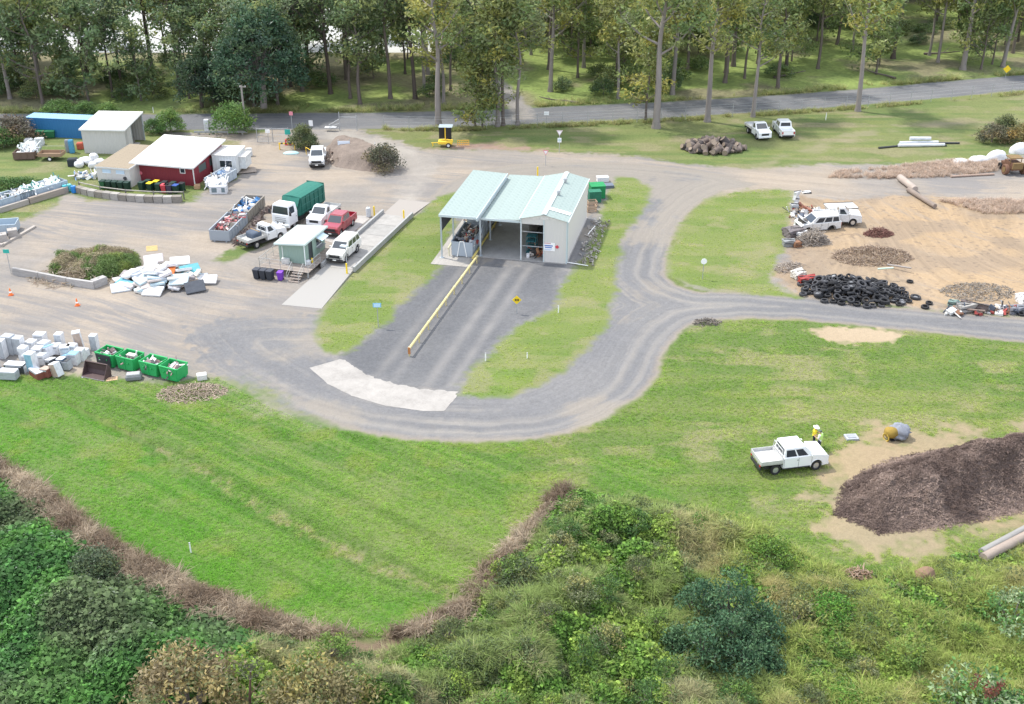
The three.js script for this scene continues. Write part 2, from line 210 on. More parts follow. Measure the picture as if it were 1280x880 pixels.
  put('sandSpot', stony(x, z, [0.5, 0.39, 0.26], [0.44, 0.34, 0.22], 0.15), 0.4, 1.2);
  { const d = inside('mulchSkirt', x, z) + jag * 4; const w = sstep(-1, 2.2, d) * sstep(0.28, 0.46, fbm(x * 0.3 + 5, z * 0.35, 4)); col = mix3(col, stony(x, z, [0.44, 0.325, 0.2], [0.36, 0.285, 0.19], 0.25), w * 0.85); }
  if (z > -104) { // bare arcs worn in the lawn below the road, the swale across the left lawn
    const sw = lineDist(swale, x, z) + jag * 0.5; col = mix3(col, [0.3, 0.25, 0.15], 0.68 * sstep(0.7, 0.1, sw) * sstep(0.3, 0.75, 0.5 * vnoise(x * 0.9, z * 0.9) + 0.5 * vnoise(x * 3, z * 3))); col = mix3(col, [0.05, 0.085, 0.02], 0.28 * sstep(0.45, 0.1, Math.abs(sw - 0.8)) * vnoise(x * 2, z * 2));
    put('deadStrip', stony(x, z, [0.2, 0.145, 0.09], [0.26, 0.2, 0.13], 0.3), 0.6, 1);
    put('scrub', mix3([0.05, 0.07, 0.025], [0.11, 0.1, 0.045], vnoise(x * 1.3, z * 1.3)), 0.5, 0.8);
  }
  return col;
}
// wheel marks: fine streaks that swing slowly about a main direction
function rut(x, z, dir) { const a = dir + 0.9 * (fbm(x * 0.025 + 5, z * 0.03, 2) - 0.5), c = Math.cos(a), s = Math.sin(a), u = x * c + z * s, v = -x * s + z * c; return 0.4 * vnoise(u * 0.09, v * 1.1) + 0.3 * vnoise(u * 0.16 + 8, v * 3.1) + 0.2 * vnoise(u * 0.5, v * 6.5) + 0.1 * vnoise(x * 7, z * 7); }
const groundBump = grainTex(512, (u, v) => 0.35 * tiled(u, v, 24, 5) + 0.35 * tiled(u, v, 61, 6) + 0.3 * tiled(u, v, 140, 7));
// how far a point lies above (+) or below (-) the crease that crosses the left lawn
function swaleSide(x, z) { let best = 1e9, side = 0; for (let i = 1; i < swale.length; i++) { const a = swale[i - 1], b = swale[i], d = segDist(x, z, a, b); if (d < best) { best = d; side = (b[0] - a[0]) * (z - a[1]) - (b[1] - a[1]) * (x - a[0]) > 0 ? -d : d; } } return side; }
function groundMaterial(x0, x1, z0, z1, W, Hh) {
  const d = new Uint8Array(W * Hh * 4), enc = new Uint8Array(4097);
  for (let i = 0; i <= 4096; i++) { const c = i / 4096; enc[i] = Math.round(255 * (c <= 0.0031308 ? 12.92 * c : 1.055 * Math.pow(c, 1 / 2.4) - 0.055)); }
  for (let j = 0; j < Hh; j++) for (let i = 0; i < W; i++) { const c = groundColour(x0 + ((i + 0.5) / W) * (x1 - x0), z0 + ((j + 0.5) / Hh) * (z1 - z0)).map((v) => v * 0.74), o = (j * W + i) * 4; for (let k = 0; k < 3; k++) d[o + k] = enc[Math.max(0, Math.min(4096, Math.round(c[k] * 4096)))]; d[o + 3] = 255; }
  const t = new THREE.DataTexture(d, W, Hh); t.colorSpace = THREE.SRGBColorSpace; t.magFilter = THREE.LinearFilter; t.needsUpdate = true;
  const b = groundBump.clone(); b.repeat.set((x1 - x0) / 5, (z1 - z0) / 5);
  return new THREE.MeshStandardMaterial({ map: t, bumpMap: b, bumpScale: 0.05, roughness: 0.96 });
}
const nearGround = groundMaterial(-64, 64, -125, -38, 2048, 1392), farGround = groundMaterial(-128, 128, -253, -125, 2048, 1024);
{
  const kinds = ['ground', 'dirt_yard', 'sand_yard', 'gravel_road', 'bitumen_road', 'gravel_flat'], parts = kinds.map(() => ({ p: [], n: [], uv: [], idx: [[], [], []], seen: new Map() }));
  const kindAt = (x, z) => {
    if (inside('road', x, z) > 0) return 4;
    if (x > -150 && x < -14 && z < -199 && z > -240 && fbm(x * 0.06, z * 0.09, 3) > 0.3) return 5;
    if (['islandShed', 'islandBridge', 'islandRight'].some((k) => inside(k, x, z) > 0)) return 0;
    if (inside('loop', x, z) > 0) return 3;
    if (inside('sand', x, z) > 0) return 2;
    return inside('yard', x, z) > 0 ? 1 : 0;
  };
  const grid = (x0, x1, z0, z1, s, slot) => {
    const nx = Math.round((x1 - x0) / s), nz = Math.round((z1 - z0) / s);
    for (let j = 0; j < nz; j++) for (let i = 0; i < nx; i++) {
      const q = parts[kindAt(x0 + (i + 0.5) * s, z0 + (j + 0.5) * s)];
      const v = (a, b) => { const k = slot * 1e7 + b * 4000 + a; let at = q.seen.get(k); if (at === undefined) { at = q.p.length / 3; q.seen.set(k, at); const x = x0 + a * s, z = z0 + b * s, y = groundY(x, z); q.p.push(x, y, z); const n = V(groundY(x - 0.3, z) - groundY(x + 0.3, z), 0.6, groundY(x, z - 0.3) - groundY(x, z + 0.3)).normalize(); q.n.push(n.x, n.y, n.z); q.uv.push((x - x0) / (x1 - x0), (z - z0) / (z1 - z0)); } return at; };
      const a = v(i, j), b = v(i, j + 1), c = v(i + 1, j + 1), d = v(i + 1, j); q.idx[slot].push(a, b, c, a, c, d);
    }
  };
  grid(-64, 64, -125, -38, 0.4, 0); grid(-128, 128, -253, -125, 0.8, 1);
  const skirt = [[-3000, 3000, -3000, -253], [-3000, -128, -253, -125], [128, 3000, -253, -125], [-3000, -64, -125, -38], [64, 3000, -125, -38], [-3000, 3000, -38, 1500]];
  for (const [x0, x1, z0, z1] of skirt) { const q = parts[0], o = q.p.length / 3; for (const [x, z] of [[x0, z0], [x0, z1], [x1, z1], [x1, z0]]) { q.p.push(x, 0, z); q.n.push(0, 1, 0); q.uv.push(x, z); } q.idx[2].push(o, o + 1, o + 2, o, o + 2, o + 3); }
  const far = new THREE.MeshStandardMaterial({ color: rgb(0.12, 0.15, 0.05), roughness: 1 });
  const flatMat = new THREE.MeshStandardMaterial({ color: rgb(0.5, 0.5, 0.49), roughness: 0.9 }); // pale open flat seen through the left trunks
  parts.forEach((q, k) => {
    const g = new THREE.BufferGeometry(); g.setAttribute('position', new THREE.Float32BufferAttribute(q.p, 3)); g.setAttribute('normal', new THREE.Float32BufferAttribute(q.n, 3)); g.setAttribute('uv', new THREE.Float32BufferAttribute(q.uv, 2));
    let s = 0; q.idx.forEach((a, m) => { if (a.length) g.addGroup(s, a.length, m); s += a.length; }); g.setIndex(q.idx.flat());
    const m = new THREE.Mesh(g, kinds[k] === 'gravel_flat' ? [flatMat, flatMat, flatMat] : [nearGround, farGround, far]); m.name = kinds[k]; m.receiveShadow = true; structure(m); scene.add(m);
  });
}

// ---------- foliage ----------
// a cloud of small leaf faces: each [x, y, z, long, wide, [nx, ny, nz], tone]
class Leaves {
  constructor() { this.p = []; this.n = []; this.c = []; }
  add(x, y, z, dir, side, l, w, nrm, tone, fold = 0.25) {
    const a = V(x, y, z).addScaledVector(dir, -l / 2), b = V(x, y, z).addScaledVector(dir, l / 2), m = V(x, y, z), up = dir.clone().cross(side).normalize();
    const s = m.clone().addScaledVector(side, w / 2).addScaledVector(up, -fold * w), t = m.clone().addScaledVector(side, -w / 2).addScaledVector(up, -fold * w);
    const turned = s.clone().sub(a).cross(b.clone().sub(a)).dot(nrm) < 0; // faces wind towards their normal
    for (const q of turned ? [a, b, s, a, t, b] : [a, s, b, a, b, t]) { this.p.push(q.x, q.y, q.z); this.n.push(nrm.x, nrm.y, nrm.z); this.c.push(tone[0], tone[1], tone[2]); }
  }
  geometry() { const g = new THREE.BufferGeometry(); g.setAttribute('position', new THREE.Float32BufferAttribute(this.p, 3)); g.setAttribute('normal', new THREE.Float32BufferAttribute(this.n, 3)); g.setAttribute('color', new THREE.Float32BufferAttribute(this.c, 3)); return g; }
}
const unit = (r) => { const u = r() * 2 - 1, a = r() * 6.283, s = Math.sqrt(1 - u * u); return V(s * Math.cos(a), u, s * Math.sin(a)); };
const leafMat = (r, g, b, t = 0.35) => mat(r, g, b, 0.9, { vertexColors: true, transmission: t, specularIntensity: 0.35 });
// fill an ellipsoid with leaves; droop 0 stands, 1 hangs
function puff(L, r, cx, cy0, cz, rx, ry, rz, n, l, w, droop, tones, shell = 0.5) {
  const tone = tones[Math.floor(r() * tones.length)];
  for (let k = 0; k < n; k++) {
    const u = unit(r), q = Math.pow(r(), shell), x = cx + u.x * rx * q, y = cy0 + u.y * ry * q, z = cz + u.z * rz * q;
    const d = unit(r); d.y = lerp(d.y, -1.1, droop); d.normalize(); const s = d.clone().cross(unit(r)).normalize(), v = 0.6 + 0.8 * r();
    const nrm = d.clone().cross(s).normalize(); if (nrm.dot(u) < 0) nrm.negate(); nrm.addScaledVector(u, 0.6).addScaledVector(V(0, 1, 0), 0.2).normalize();
    L.add(x, y, z, d, s, l * (0.7 + 0.6 * r()), w * (0.7 + 0.6 * r()), nrm, [tone[0] * v, tone[1] * v, tone[2] * v]);
  }
}
function limb(path, r0, r1, seg = 6) { // tapered bent tube through points
  const c = new THREE.CatmullRomCurve3(path.map((p) => V(...p))), n = path.length * 3, g = new THREE.TubeGeometry(c, n, 1, seg, false), p = g.attributes.position, row = seg + 1;
  for (let i = 0; i <= n; i++) { const o = c.getPointAt(i / n), k = lerp(r0, r1, i / n); for (let j = 0; j < row; j++) { const q = i * row + j; p.setXYZ(q, o.x + (p.getX(q) - o.x) * k, o.y + (p.getY(q) - o.y) * k, o.z + (p.getZ(q) - o.z) * k); } }
  return g;
}
const tall = [[0.9, 1, 0.8], [1.15, 1.12, 0.9], [0.75, 0.9, 0.75], [1.35, 1.2, 0.8], [1, 1, 1]];
// a gum tree: bare bent bole, rising limbs, hanging leaf clumps at their ends
function gum(seed, o) {
  const r = rng(seed), L = new Leaves(), wood = [], H = o.h, bend = (k) => (r() - 0.5) * k;
  const top = [bend(H * 0.1), H * 0.86, bend(H * 0.1)], trunkPath = [[0, -0.4, 0], [bend(0.25), H * 0.2, bend(0.25)], [bend(0.7), H * 0.45, bend(0.7)], [bend(1.1), H * 0.66, bend(1.1)], top];
  const tc = new THREE.CatmullRomCurve3(trunkPath.map((p) => V(...p)));
  wood.push(limb(trunkPath, o.r * 1.15, o.r * 0.22, 8));
  const buttress = limb([[0, -0.4, 0], [0, 0.25, 0], [0, 0.9, 0]], o.r * 1.75, o.r * 1.05, 8); wood.push(buttress);
  for (let k = 0; k < o.limbs; k++) {
    const t = lerp(o.from, 0.97, (k + r() * 0.8) / o.limbs), a = tc.getPoint(t), az = r() * 6.283, len = o.spread * (0.55 + 0.6 * r()) * (1.15 - 0.55 * t), rise = len * (0.35 + 0.75 * r());
    const e = [a.x + Math.cos(az) * len, a.y + rise, a.z + Math.sin(az) * len], m = [lerp(a.x, e[0], 0.5) + bend(0.4), lerp(a.y, e[1], 0.38), lerp(a.z, e[2], 0.5) + bend(0.4)];
    wood.push(limb([[a.x, a.y, a.z], m, e], o.r * lerp(0.55, 0.25, t), 0.04, 5));
    for (let q = 0; q < 3; q++) {
      const f = 0.6 + 0.5 * q * r(), cx = lerp(a.x, e[0], f) + bend(1.7), y = lerp(a.y, e[1], f) + bend(1.5), cz = lerp(a.z, e[2], f) + bend(1.7), R = o.clump * (0.7 + 0.7 * r());
      if (q) wood.push(bar(m, [cx, y, cz], 0.05, 0.02, 4));
      puff(L, r, cx, y, cz, R * 1.15, R * 0.72, R * 1.15, o.leaves, 0.7, 0.29, 0.4, tall, 0.6);
    }
  }
  for (let k = 0; k < 4; k++) { const R = o.clump; puff(L, r, top[0] + bend(2.4), top[1] + r() * 1.8, top[2] + bend(2.4), R * 1.2, R * 0.8, R * 1.2, o.leaves, 0.7, 0.29, 0.4, tall, 0.6); }
  return { wood: join(wood), crown: L.geometry() };
}
// dense broad tree: dark clumps over the whole dome
function dense(seed, o) {
  const r = rng(seed), L = new Leaves(), wood = [];
  wood.push(limb([[0, -0.4, 0], [0.2, o.h * 0.25, 0.1], [-0.2, o.h * 0.55, 0.2]], o.r, o.r * 0.5, 8));
  for (let k = 0; k < o.clumps; k++) {
    const u = unit(r); u.y = Math.abs(u.y) * 1.1 - 0.25; const q = 0.55 + 0.45 * Math.sqrt(r()), x = u.x * o.w * q, y = o.base + (o.h - o.base) * (0.32 + 0.62 * u.y * q), z = u.z * o.w * q, R = o.clump * (0.7 + 0.7 * r());
    if (k % 3 === 0) wood.push(limb([[0, o.h * 0.3, 0], [x * 0.4, lerp(o.h * 0.3, y, 0.4), z * 0.4], [x * 0.8, lerp(o.h * 0.3, y, 0.85), z * 0.8]], o.r * 0.3, 0.04, 5));
    puff(L, r, x, y, z, R * 1.1, R * 0.75, R * 1.1, o.leaves, o.leaf, o.leaf * 0.45, 0.2, o.tones ?? tall, 0.55);
  }
  return { wood: join(wood), crown: L.geometry() };
}
const bark = [dirty(0.34, 0.3, 0.28, 0.9), dirty(0.2, 0.165, 0.145, 0.95), dirty(0.125, 0.1, 0.085, 0.95)];
const gumLeaf = [leafMat(0.28, 0.33, 0.155, 0.55), leafMat(0.34, 0.36, 0.145, 0.55), leafMat(0.23, 0.295, 0.165, 0.55), leafMat(0.17, 0.23, 0.14, 0.5)];
const gums = [
  gum(11, { h: 24, r: 0.42, from: 0.4, limbs: 13, spread: 5.6, clump: 1.7, leaves: 50 }),
  gum(12, { h: 21, r: 0.28, from: 0.34, limbs: 17, spread: 4.6, clump: 1.65, leaves: 44 }),
  gum(13, { h: 24, r: 0.32, from: 0.38, limbs: 16, spread: 5, clump: 1.7, leaves: 46 }),
  gum(14, { h: 17, r: 0.19, from: 0.2, limbs: 16, spread: 3.6, clump: 1.5, leaves: 42 }),
  gum(15, { h: 15, r: 0.14, from: 0.15, limbs: 15, spread: 3.2, clump: 1.4, leaves: 42 }),
  gum(16, { h: 20, r: 0.23, from: 0.42, limbs: 15, spread: 4.4, clump: 1.6, leaves: 44 }),
  gum(17, { h: 11, r: 0.11, from: 0.1, limbs: 13, spread: 2.8, clump: 1.25, leaves: 42 }),
];
function tree(name, v, leaf, bk, [x, z], turn, s, label, group) {
  const t = thing(name, label, 'tree', [x, z], turn, group, groundY(x, z)); t.scale.setScalar(s);
  obj('trunk', v.wood, bk, t); obj('crown', v.crown, leaf, t); return t;
}
// the row of pale gums on the lawn side of the road
for (const [x, z, k, s, turn, b, l, lab] of [
  [-10.38, -154.04, 0, 1.0, 0.6, 0, 1, 'tall pale gum forking in two, behind the solar sign trailer'],
  [-4.16, -153.25, 4, 0.8, 1, 1, 0, 'low leafy sapling gum left of the twin trunks on the lawn'],
  [-5.18, -153.65, 6, 0.9, 2, 1, 1, 'thinnest young gum beside the leafy sapling at the fence'],
  [-2.03, -153.65, 1, 1.0, 0.2, 0, 0, 'thick pale gum, left of the twin trunks on the lawn'],
  [-1.24, -154.04, 5, 1.0, 2.4, 1, 1, 'dark slender gum standing close behind the thick pale one'],
  [0.79, -154.04, 5, 1.05, 4, 0, 0, 'leaning pale gum, right of the twin trunks on the lawn'],
  [19.15, -156.86, 3, 0.85, 3, 1, 1, 'small dark gum leaning beside the road, left of the big white gum'],
  [20.18, -152.86, 0, 1.12, 2.2, 0, 0, 'biggest white gum with long bare boughs, standing on the open lawn'],
  [27.85, -156.04, 0, 0.95, 4.1, 0, 1, 'pale gum with crooked boughs, above the heap of split logs'],
  [34.82, -158.51, 2, 0.85, 5.2, 0, 0, 'forked leafy gum behind the two parked utes'],
  [50.79, -161.47, 2, 1.05, 0.4, 0, 1, 'stout grey gum on the lawn edge, nearest the stacked pipes'],
  [75.3, -186.89, 0, 1.0, 1.4, 0, 1, 'pale gum beyond the road, left of the yellow road sign'],
  [82.64, -188.57, 2, 1.0, 3.3, 0, 0, 'leaning pale gum right beside the yellow road sign'],
  [72.88, -192.02, 5, 1.05, 1.9, 0, 1, 'grey gum in the sunny clearing beyond the road'],
]) tree('gum_tree', gums[k], gumLeaf[l], bark[b], [x, z], turn, s, lab, 'pale gums along the road');
// the forest behind the road
{
  const r = rng(77), spots = [];
  let tries = 0;
  while (spots.length < 285 && tries++ < 9000) {
    const d = 164 + 100 * Math.pow(r(), 1.2), x = (r() * 2 - 1) * (d * 0.49 + 6), z = -d;
    if (roadZ(x) - z < 7) continue;
    const lx = x / d; // sunny clearing to the right, a denser wood to the left
    if (lx > 0.28 && d < 205 && r() < 0.6) continue;
    if (lx > -0.02 && lx < 0.28 && d < 176 && r() < 0.4) continue;
    if (inside('track', x, z) > -3) continue;
    if (x < -14 && z < -196 && z > -243 && r() < 0.9) continue;
    if (spots.some((s) => Math.hypot(s[0] - x, s[1] - z) < (lx < 0 ? 3.2 : 4.2))) continue;
    spots.push([x, z]);
  }
  const kinds = [
    ['tall slender gum with a dark trunk in the forest behind the road', 'dark trunked forest gums', 1, [5, 1, 2]],
    ['thin young gum with low drooping foliage in the forest behind the road', 'thin forest gums', 1, [3, 4, 6, 4]],
    ['grey trunked gum with a yellowish crown in the forest behind the road', 'yellowish forest gums', 0, [1, 2, 5]],
    ['black trunked ironbark with a dull dark crown in the forest behind the road', 'ironbarks in the forest', 2, [5, 2, 3]],
  ];
  const leafOf = [0, 0, 1, 3];
  spots.forEach(([x, z]) => {
    const q = r(), left = x / -z < -0.08, k = left ? (q < 0.3 ? 0 : q < 0.58 ? 1 : q < 0.74 ? 2 : 3) : q < 0.25 ? 0 : q < 0.6 ? 1 : q < 0.9 ? 2 : 3, [lab, grp, b, vs] = kinds[k];
    tree(['forest_gum', 'young_gum', 'grey_gum', 'ironbark_tree'][k], gums[vs[Math.floor(r() * vs.length)]], gumLeaf[leafOf[k] === 0 && left ? 2 : leafOf[k]], bark[b], [x, z], r() * 6.283, 0.8 + 0.4 * r(), lab, grp);
  });
}
// understorey: shrubs and fallen boughs between the trunks
{
  const r = rng(131), u = dense(35, { h: 3, r: 0.08, w: 1.7, base: 0, clumps: 34, clump: 0.7, leaves: 40, leaf: 0.3 }), ms = [leafMat(0.15, 0.22, 0.09, 0.45), leafMat(0.2, 0.25, 0.12, 0.45), leafMat(0.11, 0.17, 0.08, 0.45)];
  for (let k = 0, n = 0; k < 400 && n < 64; k++) { const d = 166 + 60 * r(), x = (r() * 2 - 1) * d * 0.47, z = -d; if (roadZ(x) - z < 7.5 || inside('track', x, z) > -2.5 || (x > 20 && r() < 0.6) || (z < -196 && x < -14)) continue; n++; const t = thing('understorey_shrub', 'low wild shrub between the forest trunks', 'shrub', [x, z], r() * 6.28, 'forest understorey shrubs'); t.scale.set(0.7 + 0.9 * r(), 0.5 + 0.8 * r(), 0.7 + 0.9 * r()); obj('stems', u.wood, bark[1], t); obj('foliage', u.crown, ms[Math.floor(r() * 3)], t); }
  const fb = join([limb([[-3, 0.2, 0], [-1, 0.25, 0.2], [1.5, 0.3, 0], [3.4, 0.5, 0.3]], 0.2, 0.06), limb([[0.5, 0.3, 0], [1.4, 0.6, -0.7], [2.2, 0.9, -1.3]], 0.08, 0.02), limb([[1.5, 0.3, 0], [2.3, 0.7, 0.8]], 0.06, 0.02)]);
  for (const [x, z, a, lab] of [[27.74, -186.34, 0.2, 'fallen grey bough lying in the forest above the big white gum'], [45.18, -182.54, 0.5, 'dark fallen bough in the forest clearing'], [7.24, -166.32, 2.8, 'fallen bough near the side track'], [75.33, -198.02, 0.1, 'fallen bough far in the right clearing'], [18.1, -179.9, 1.2, 'fallen bough between the forest trunks'], [60.25, -182.54, 2.2, 'short fallen bough in the sunny clearing']]) { const t = thing('fallen_bough', lab, 'bough', [x, z], a, 'fallen boughs'); obj('wood', fb, bark[1], t); }
}
// what closes the view behind: the far side of the forest, one mass
{
  const r = rng(5), spots = [];
  for (let k = 0; k < 620; k++) { const d = 212 + 220 * Math.pow(r(), 0.9), x = (r() * 2 - 1) * d * 0.53; if (x < -10 && d < 262) continue; spots.push([x, -d, r() * 6.283, 0.85 + 0.4 * r(), r()]); }
  for (const [part, g, m] of [['crown', gums[1].crown, gumLeaf[2]], ['trunk', gums[1].wood, bark[1]]]) {
    const a = shade(new THREE.InstancedMesh(g, m, spots.length)); a.name = part === 'crown' ? 'far_forest' : 'far_forest_trunks';
    spots.forEach(([x, z, t, sc, c], k) => { a.setMatrixAt(k, new THREE.Matrix4().compose(V(x, 0, z), new THREE.Quaternion().setFromAxisAngle(V(0, 1, 0), t), V(sc * 1.2, sc, sc * 1.2))); a.setColorAt(k, rgb(0.8 + 0.5 * c, 0.9 + 0.3 * c, 0.9 + 0.1 * c)); });
    a.userData = { label: part === 'crown' ? 'far mass of forest crowns closing the view' : 'mass of far tree trunks under the forest crowns', category: 'forest', kind: 'stuff' }; scene.add(a);
  }
}
const fig = dense(21, { h: 18, r: 0.55, w: 6.4, base: 0.4, clumps: 230, clump: 1.4, leaves: 56, leaf: 0.56 });
tree('fig_tree', fig, leafMat(0.085, 0.15, 0.1, 0.45), bark[0], [-36.45, -161.47], 0.5, 1, 'broad dark dense tree towering behind the power pole');
tree('fig_tree', dense(22, { h: 9, r: 0.35, w: 3.4, base: 0.3, clumps: 80, clump: 1.2, leaves: 54, leaf: 0.45 }), leafMat(0.06, 0.105, 0.07, 0.45), bark[2], [-46.05, -163.2], 0, 1, 'dark dense tree hugging the left flank of the broad one');
const bushA = dense(31, { h: 3.6, r: 0.14, w: 2.0, base: 0, clumps: 60, clump: 0.8, leaves: 70, leaf: 0.26 });
const bushB = dense(32, { h: 3.4, r: 0.12, w: 1.6, base: 0, clumps: 54, clump: 0.68, leaves: 70, leaf: 0.23 });
const bushC = dense(33, { h: 2.2, r: 0.1, w: 1.6, base: 0, clumps: 50, clump: 0.62, leaves: 64, leaf: 0.2 });
const green = leafMat(0.15, 0.25, 0.08), green2 = leafMat(0.11, 0.2, 0.07), olive = leafMat(0.13, 0.16, 0.085), grey = leafMat(0.19, 0.17, 0.13);
function bush(v, leaf, [x, z], s, turn, label, sy = 1, group) { const t = thing('shrub', label, 'shrub', [x, z], turn, group, groundY(x, z)); t.scale.set(s, s * sy, s); obj('stems', v.wood, bark[1], t); obj('foliage', v.crown, leaf, t); return t; }
bush(bushA, green, [-65.1, -158.09], 1.1, 0, 'leftmost round bush behind the blue container', 0.72);
bush(bushB, green2, [-61.5, -157.68], 1.1, 1, 'middle round bush behind the blue container', 0.72);
bush(bushB, green, [-58.16, -157.68], 1.0, 2, 'yellowish bush peeping over the white shed roof', 0.72);
bush(bushB, green, [-47.02, -150.55], 1.05, 3, 'bright pointed bush right of the open white shed');
bush(bushC, green2, [-49.34, -150.55], 0.95, 4, 'small bush tucked against the open white shed');
bush(bushA, green, [-38.5, -150.55], 1.3, 5, 'large leafy bush under the power pole');
bush(bushB, olive, [-27.89, -143.95], 1.0, 1.2, 'dark bush at the gate, taller of the pair');
bush(bushC, olive, [-26.92, -143.25], 0.9, 2.2, 'rounded bush in front of the taller gate bush');
bush(bushC, leafMat(0.17, 0.3, 0.07), [-18.64, -138.5], 0.8, 0.3, 'bright green weed bush on top of the soil mound', 0.9);
bush(bushC, leafMat(0.15, 0.145, 0.115), [-16.18, -134.64], 1.35, 0.9, 'grey rounded bush at the end of the soil mound', 1.15);
bush(bushC, grey, [64.69, -146.1], 1.2, 2, 'bare scraggy thicket left of the leafy bush on the upper lawn');
bush(bushB, olive, [67.16, -148.29], 1.0, 3, 'leafy bush standing in the scraggy thicket on the upper lawn');
bush(bushC, leafMat(0.28, 0.22, 0.11), [68.28, -145.38], 1.3, 1, 'rusty bush at the right end of the scraggy thicket');
bush(bushC, leafMat(0.17, 0.14, 0.125), [-67.06, -146.1], 1.9, 2.6, 'brown scrubby thicket at the left end of the blue container', 0.9);
bush(bushB, green2, [-67.7, -143.95], 1.1, 0.6, 'green bush half in the brown thicket', 0.8);
for (const [x, z, s] of [[-60.41, -126.87, 1.2], [-58.64, -127.73, 1.05], [-56.8, -127.44, 0.85], [-58.89, -123.54, 0.9], [-61.51, -124.91, 1.2], [-57.52, -124.36, 0.8]]) bush(bushC, green2, [x, z], s, x, 'leafy weeds clump on the bank behind the long light blue bins', 0.6, 'weeds behind the long blue bins');

// ---------- the scrub in the foreground ----------
const dummy = new THREE.Object3D();
function scatter(name, geo, material, list, label, category, kind = 'stuff') { // list of [x, y, z, scale, tint, tilt]
  const r = rng(list.length), a = shade(new THREE.InstancedMesh(geo, material, list.length)); a.name = numbered(name);
  list.forEach(([x, y, z, s, t, tilt = 0.5], k) => { dummy.position.set(x, y, z); dummy.rotation.set((r() - 0.5) * tilt, r() * 6.283, (r() - 0.5) * tilt); dummy.scale.setScalar(s); dummy.updateMatrix(); a.setMatrixAt(k, dummy.matrix); a.setColorAt(k, rgb(...t)); });
  a.userData = { label, category, kind }; scene.add(a); return a;
}
function tuft(seed, n, h, spread, w, lean) { // arching blades from one root
  const r = rng(seed), p = [], nr = [], c = [];
  for (let k = 0; k < n; k++) {
    const az = r() * 6.283, d = V(Math.cos(az), 0, Math.sin(az)), s = V(-d.z, 0, d.x).multiplyScalar(w / 2), hh = h * (0.6 + 0.6 * r()), o = d.clone().multiplyScalar(spread * r() * 0.5), l = lean * (0.4 + 0.9 * r()), v = 0.75 + 0.5 * r();
    const P = [o, o.clone().addScaledVector(d, hh * l * 0.35).add(V(0, hh * 0.65, 0)), o.clone().addScaledVector(d, hh * l).add(V(0, hh * (1 - 0.35 * l), 0))];
    const a = P[0].clone().add(s), b = P[0].clone().sub(s), e = P[1].clone().sub(s), f = P[1].clone().add(s);
    for (const [q1, q2, q3] of [[a, b, e], [a, e, f], [f, e, P[2]]]) { const w = q2.clone().sub(q1).cross(q3.clone().sub(q1)).normalize(), flip = w.y < 0; if (flip) w.negate(); w.addScaledVector(V(0, 1, 0), 0.8).normalize(); for (const q of flip ? [q1, q3, q2] : [q1, q2, q3]) { p.push(q.x, q.y, q.z); nr.push(w.x, w.y, w.z); c.push(v, v, v); } }
  }
  const g = new THREE.BufferGeometry(); g.setAttribute('position', new THREE.Float32BufferAttribute(p, 3)); g.setAttribute('normal', new THREE.Float32BufferAttribute(nr, 3)); g.setAttribute('color', new THREE.Float32BufferAttribute(c, 3)); return g;
}
function clump(seed, n, R, l, w, droop) { const L = new Leaves(), r = rng(seed); puff(L, r, 0, 0, 0, R, R * 0.7, R, n, l, w, droop, [[1, 1, 1]], 0.6); return L.geometry(); }
const vineClump = clump(3, 22, 0.42, 0.26, 0.2, 0.1), fineClump = clump(4, 34, 0.45, 0.2, 0.07, 0.2), longTuft = tuft(6, 26, 0.8, 0.7, 0.026, 0.85), lawnTuft = tuft(7, 9, 0.1, 0.24, 0.022, 1.3), matTuft = tuft(8, 24, 0.6, 0.6, 0.03, 1.5);
const white3 = leafMat(1, 1, 1, 0.45);
// mounds in the scrub: a lattice of jittered humps
function hump(x, z, cell, hmax, sd) { let y = 0; const ci = Math.floor(x / cell), cj = Math.floor(z / cell); for (let i = ci - 1; i <= ci + 1; i++) for (let j = cj - 1; j <= cj + 1; j++) { const px = (i + hash2(i + sd, j)) * cell, pz = (j + hash2(i, j + sd)) * cell, R = cell * (0.55 + 0.55 * hash2(i + sd * 3, j + 9)), h = hmax * (0.35 + 0.65 * hash2(i + 4, j + sd * 2)), d = Math.hypot(x - px, z - pz) / R; if (d < 1) y = Math.max(y, h * Math.sqrt(1 - d * d)); } return y; }
const vineness = (x, z) => sstep(-13, -16.5, x + 5 * (fbm(x * 0.2, z * 0.2, 3) - 0.5) + (z + 50) * 0.25); // broad leaved vines to the left
const grassiness = (x, z) => sstep(7, 15, x - (z + 55) * 0.1 + 9 * (fbm(x * 0.15 + 20, z * 0.15, 3) - 0.5)); // open tall grass to the right
function scrubTop(x, z) {
  const s = inside('scrub', x, z), v = vineness(x, z), g = grassiness(x, z), e = sstep(-0.4, 4.5, s);
  const rise = v * (0.25 + hump(x, z, 3.4, 2.1, 5) + 0.4 * hump(x, z, 1.1, 0.7, 8)) + (1 - v) * (1 - g) * (0.2 + hump(x + 2, z, 2.2, 2.1, 2) + 0.7 * hump(x, z, 1.0, 1.1, 3)) + g * (0.1 + 0.9 * hump(x, z, 1.7, 1.3, 6) + 0.5 * hump(x, z, 0.8, 0.6, 16));
  return groundY(x, z) + rise * e;
}
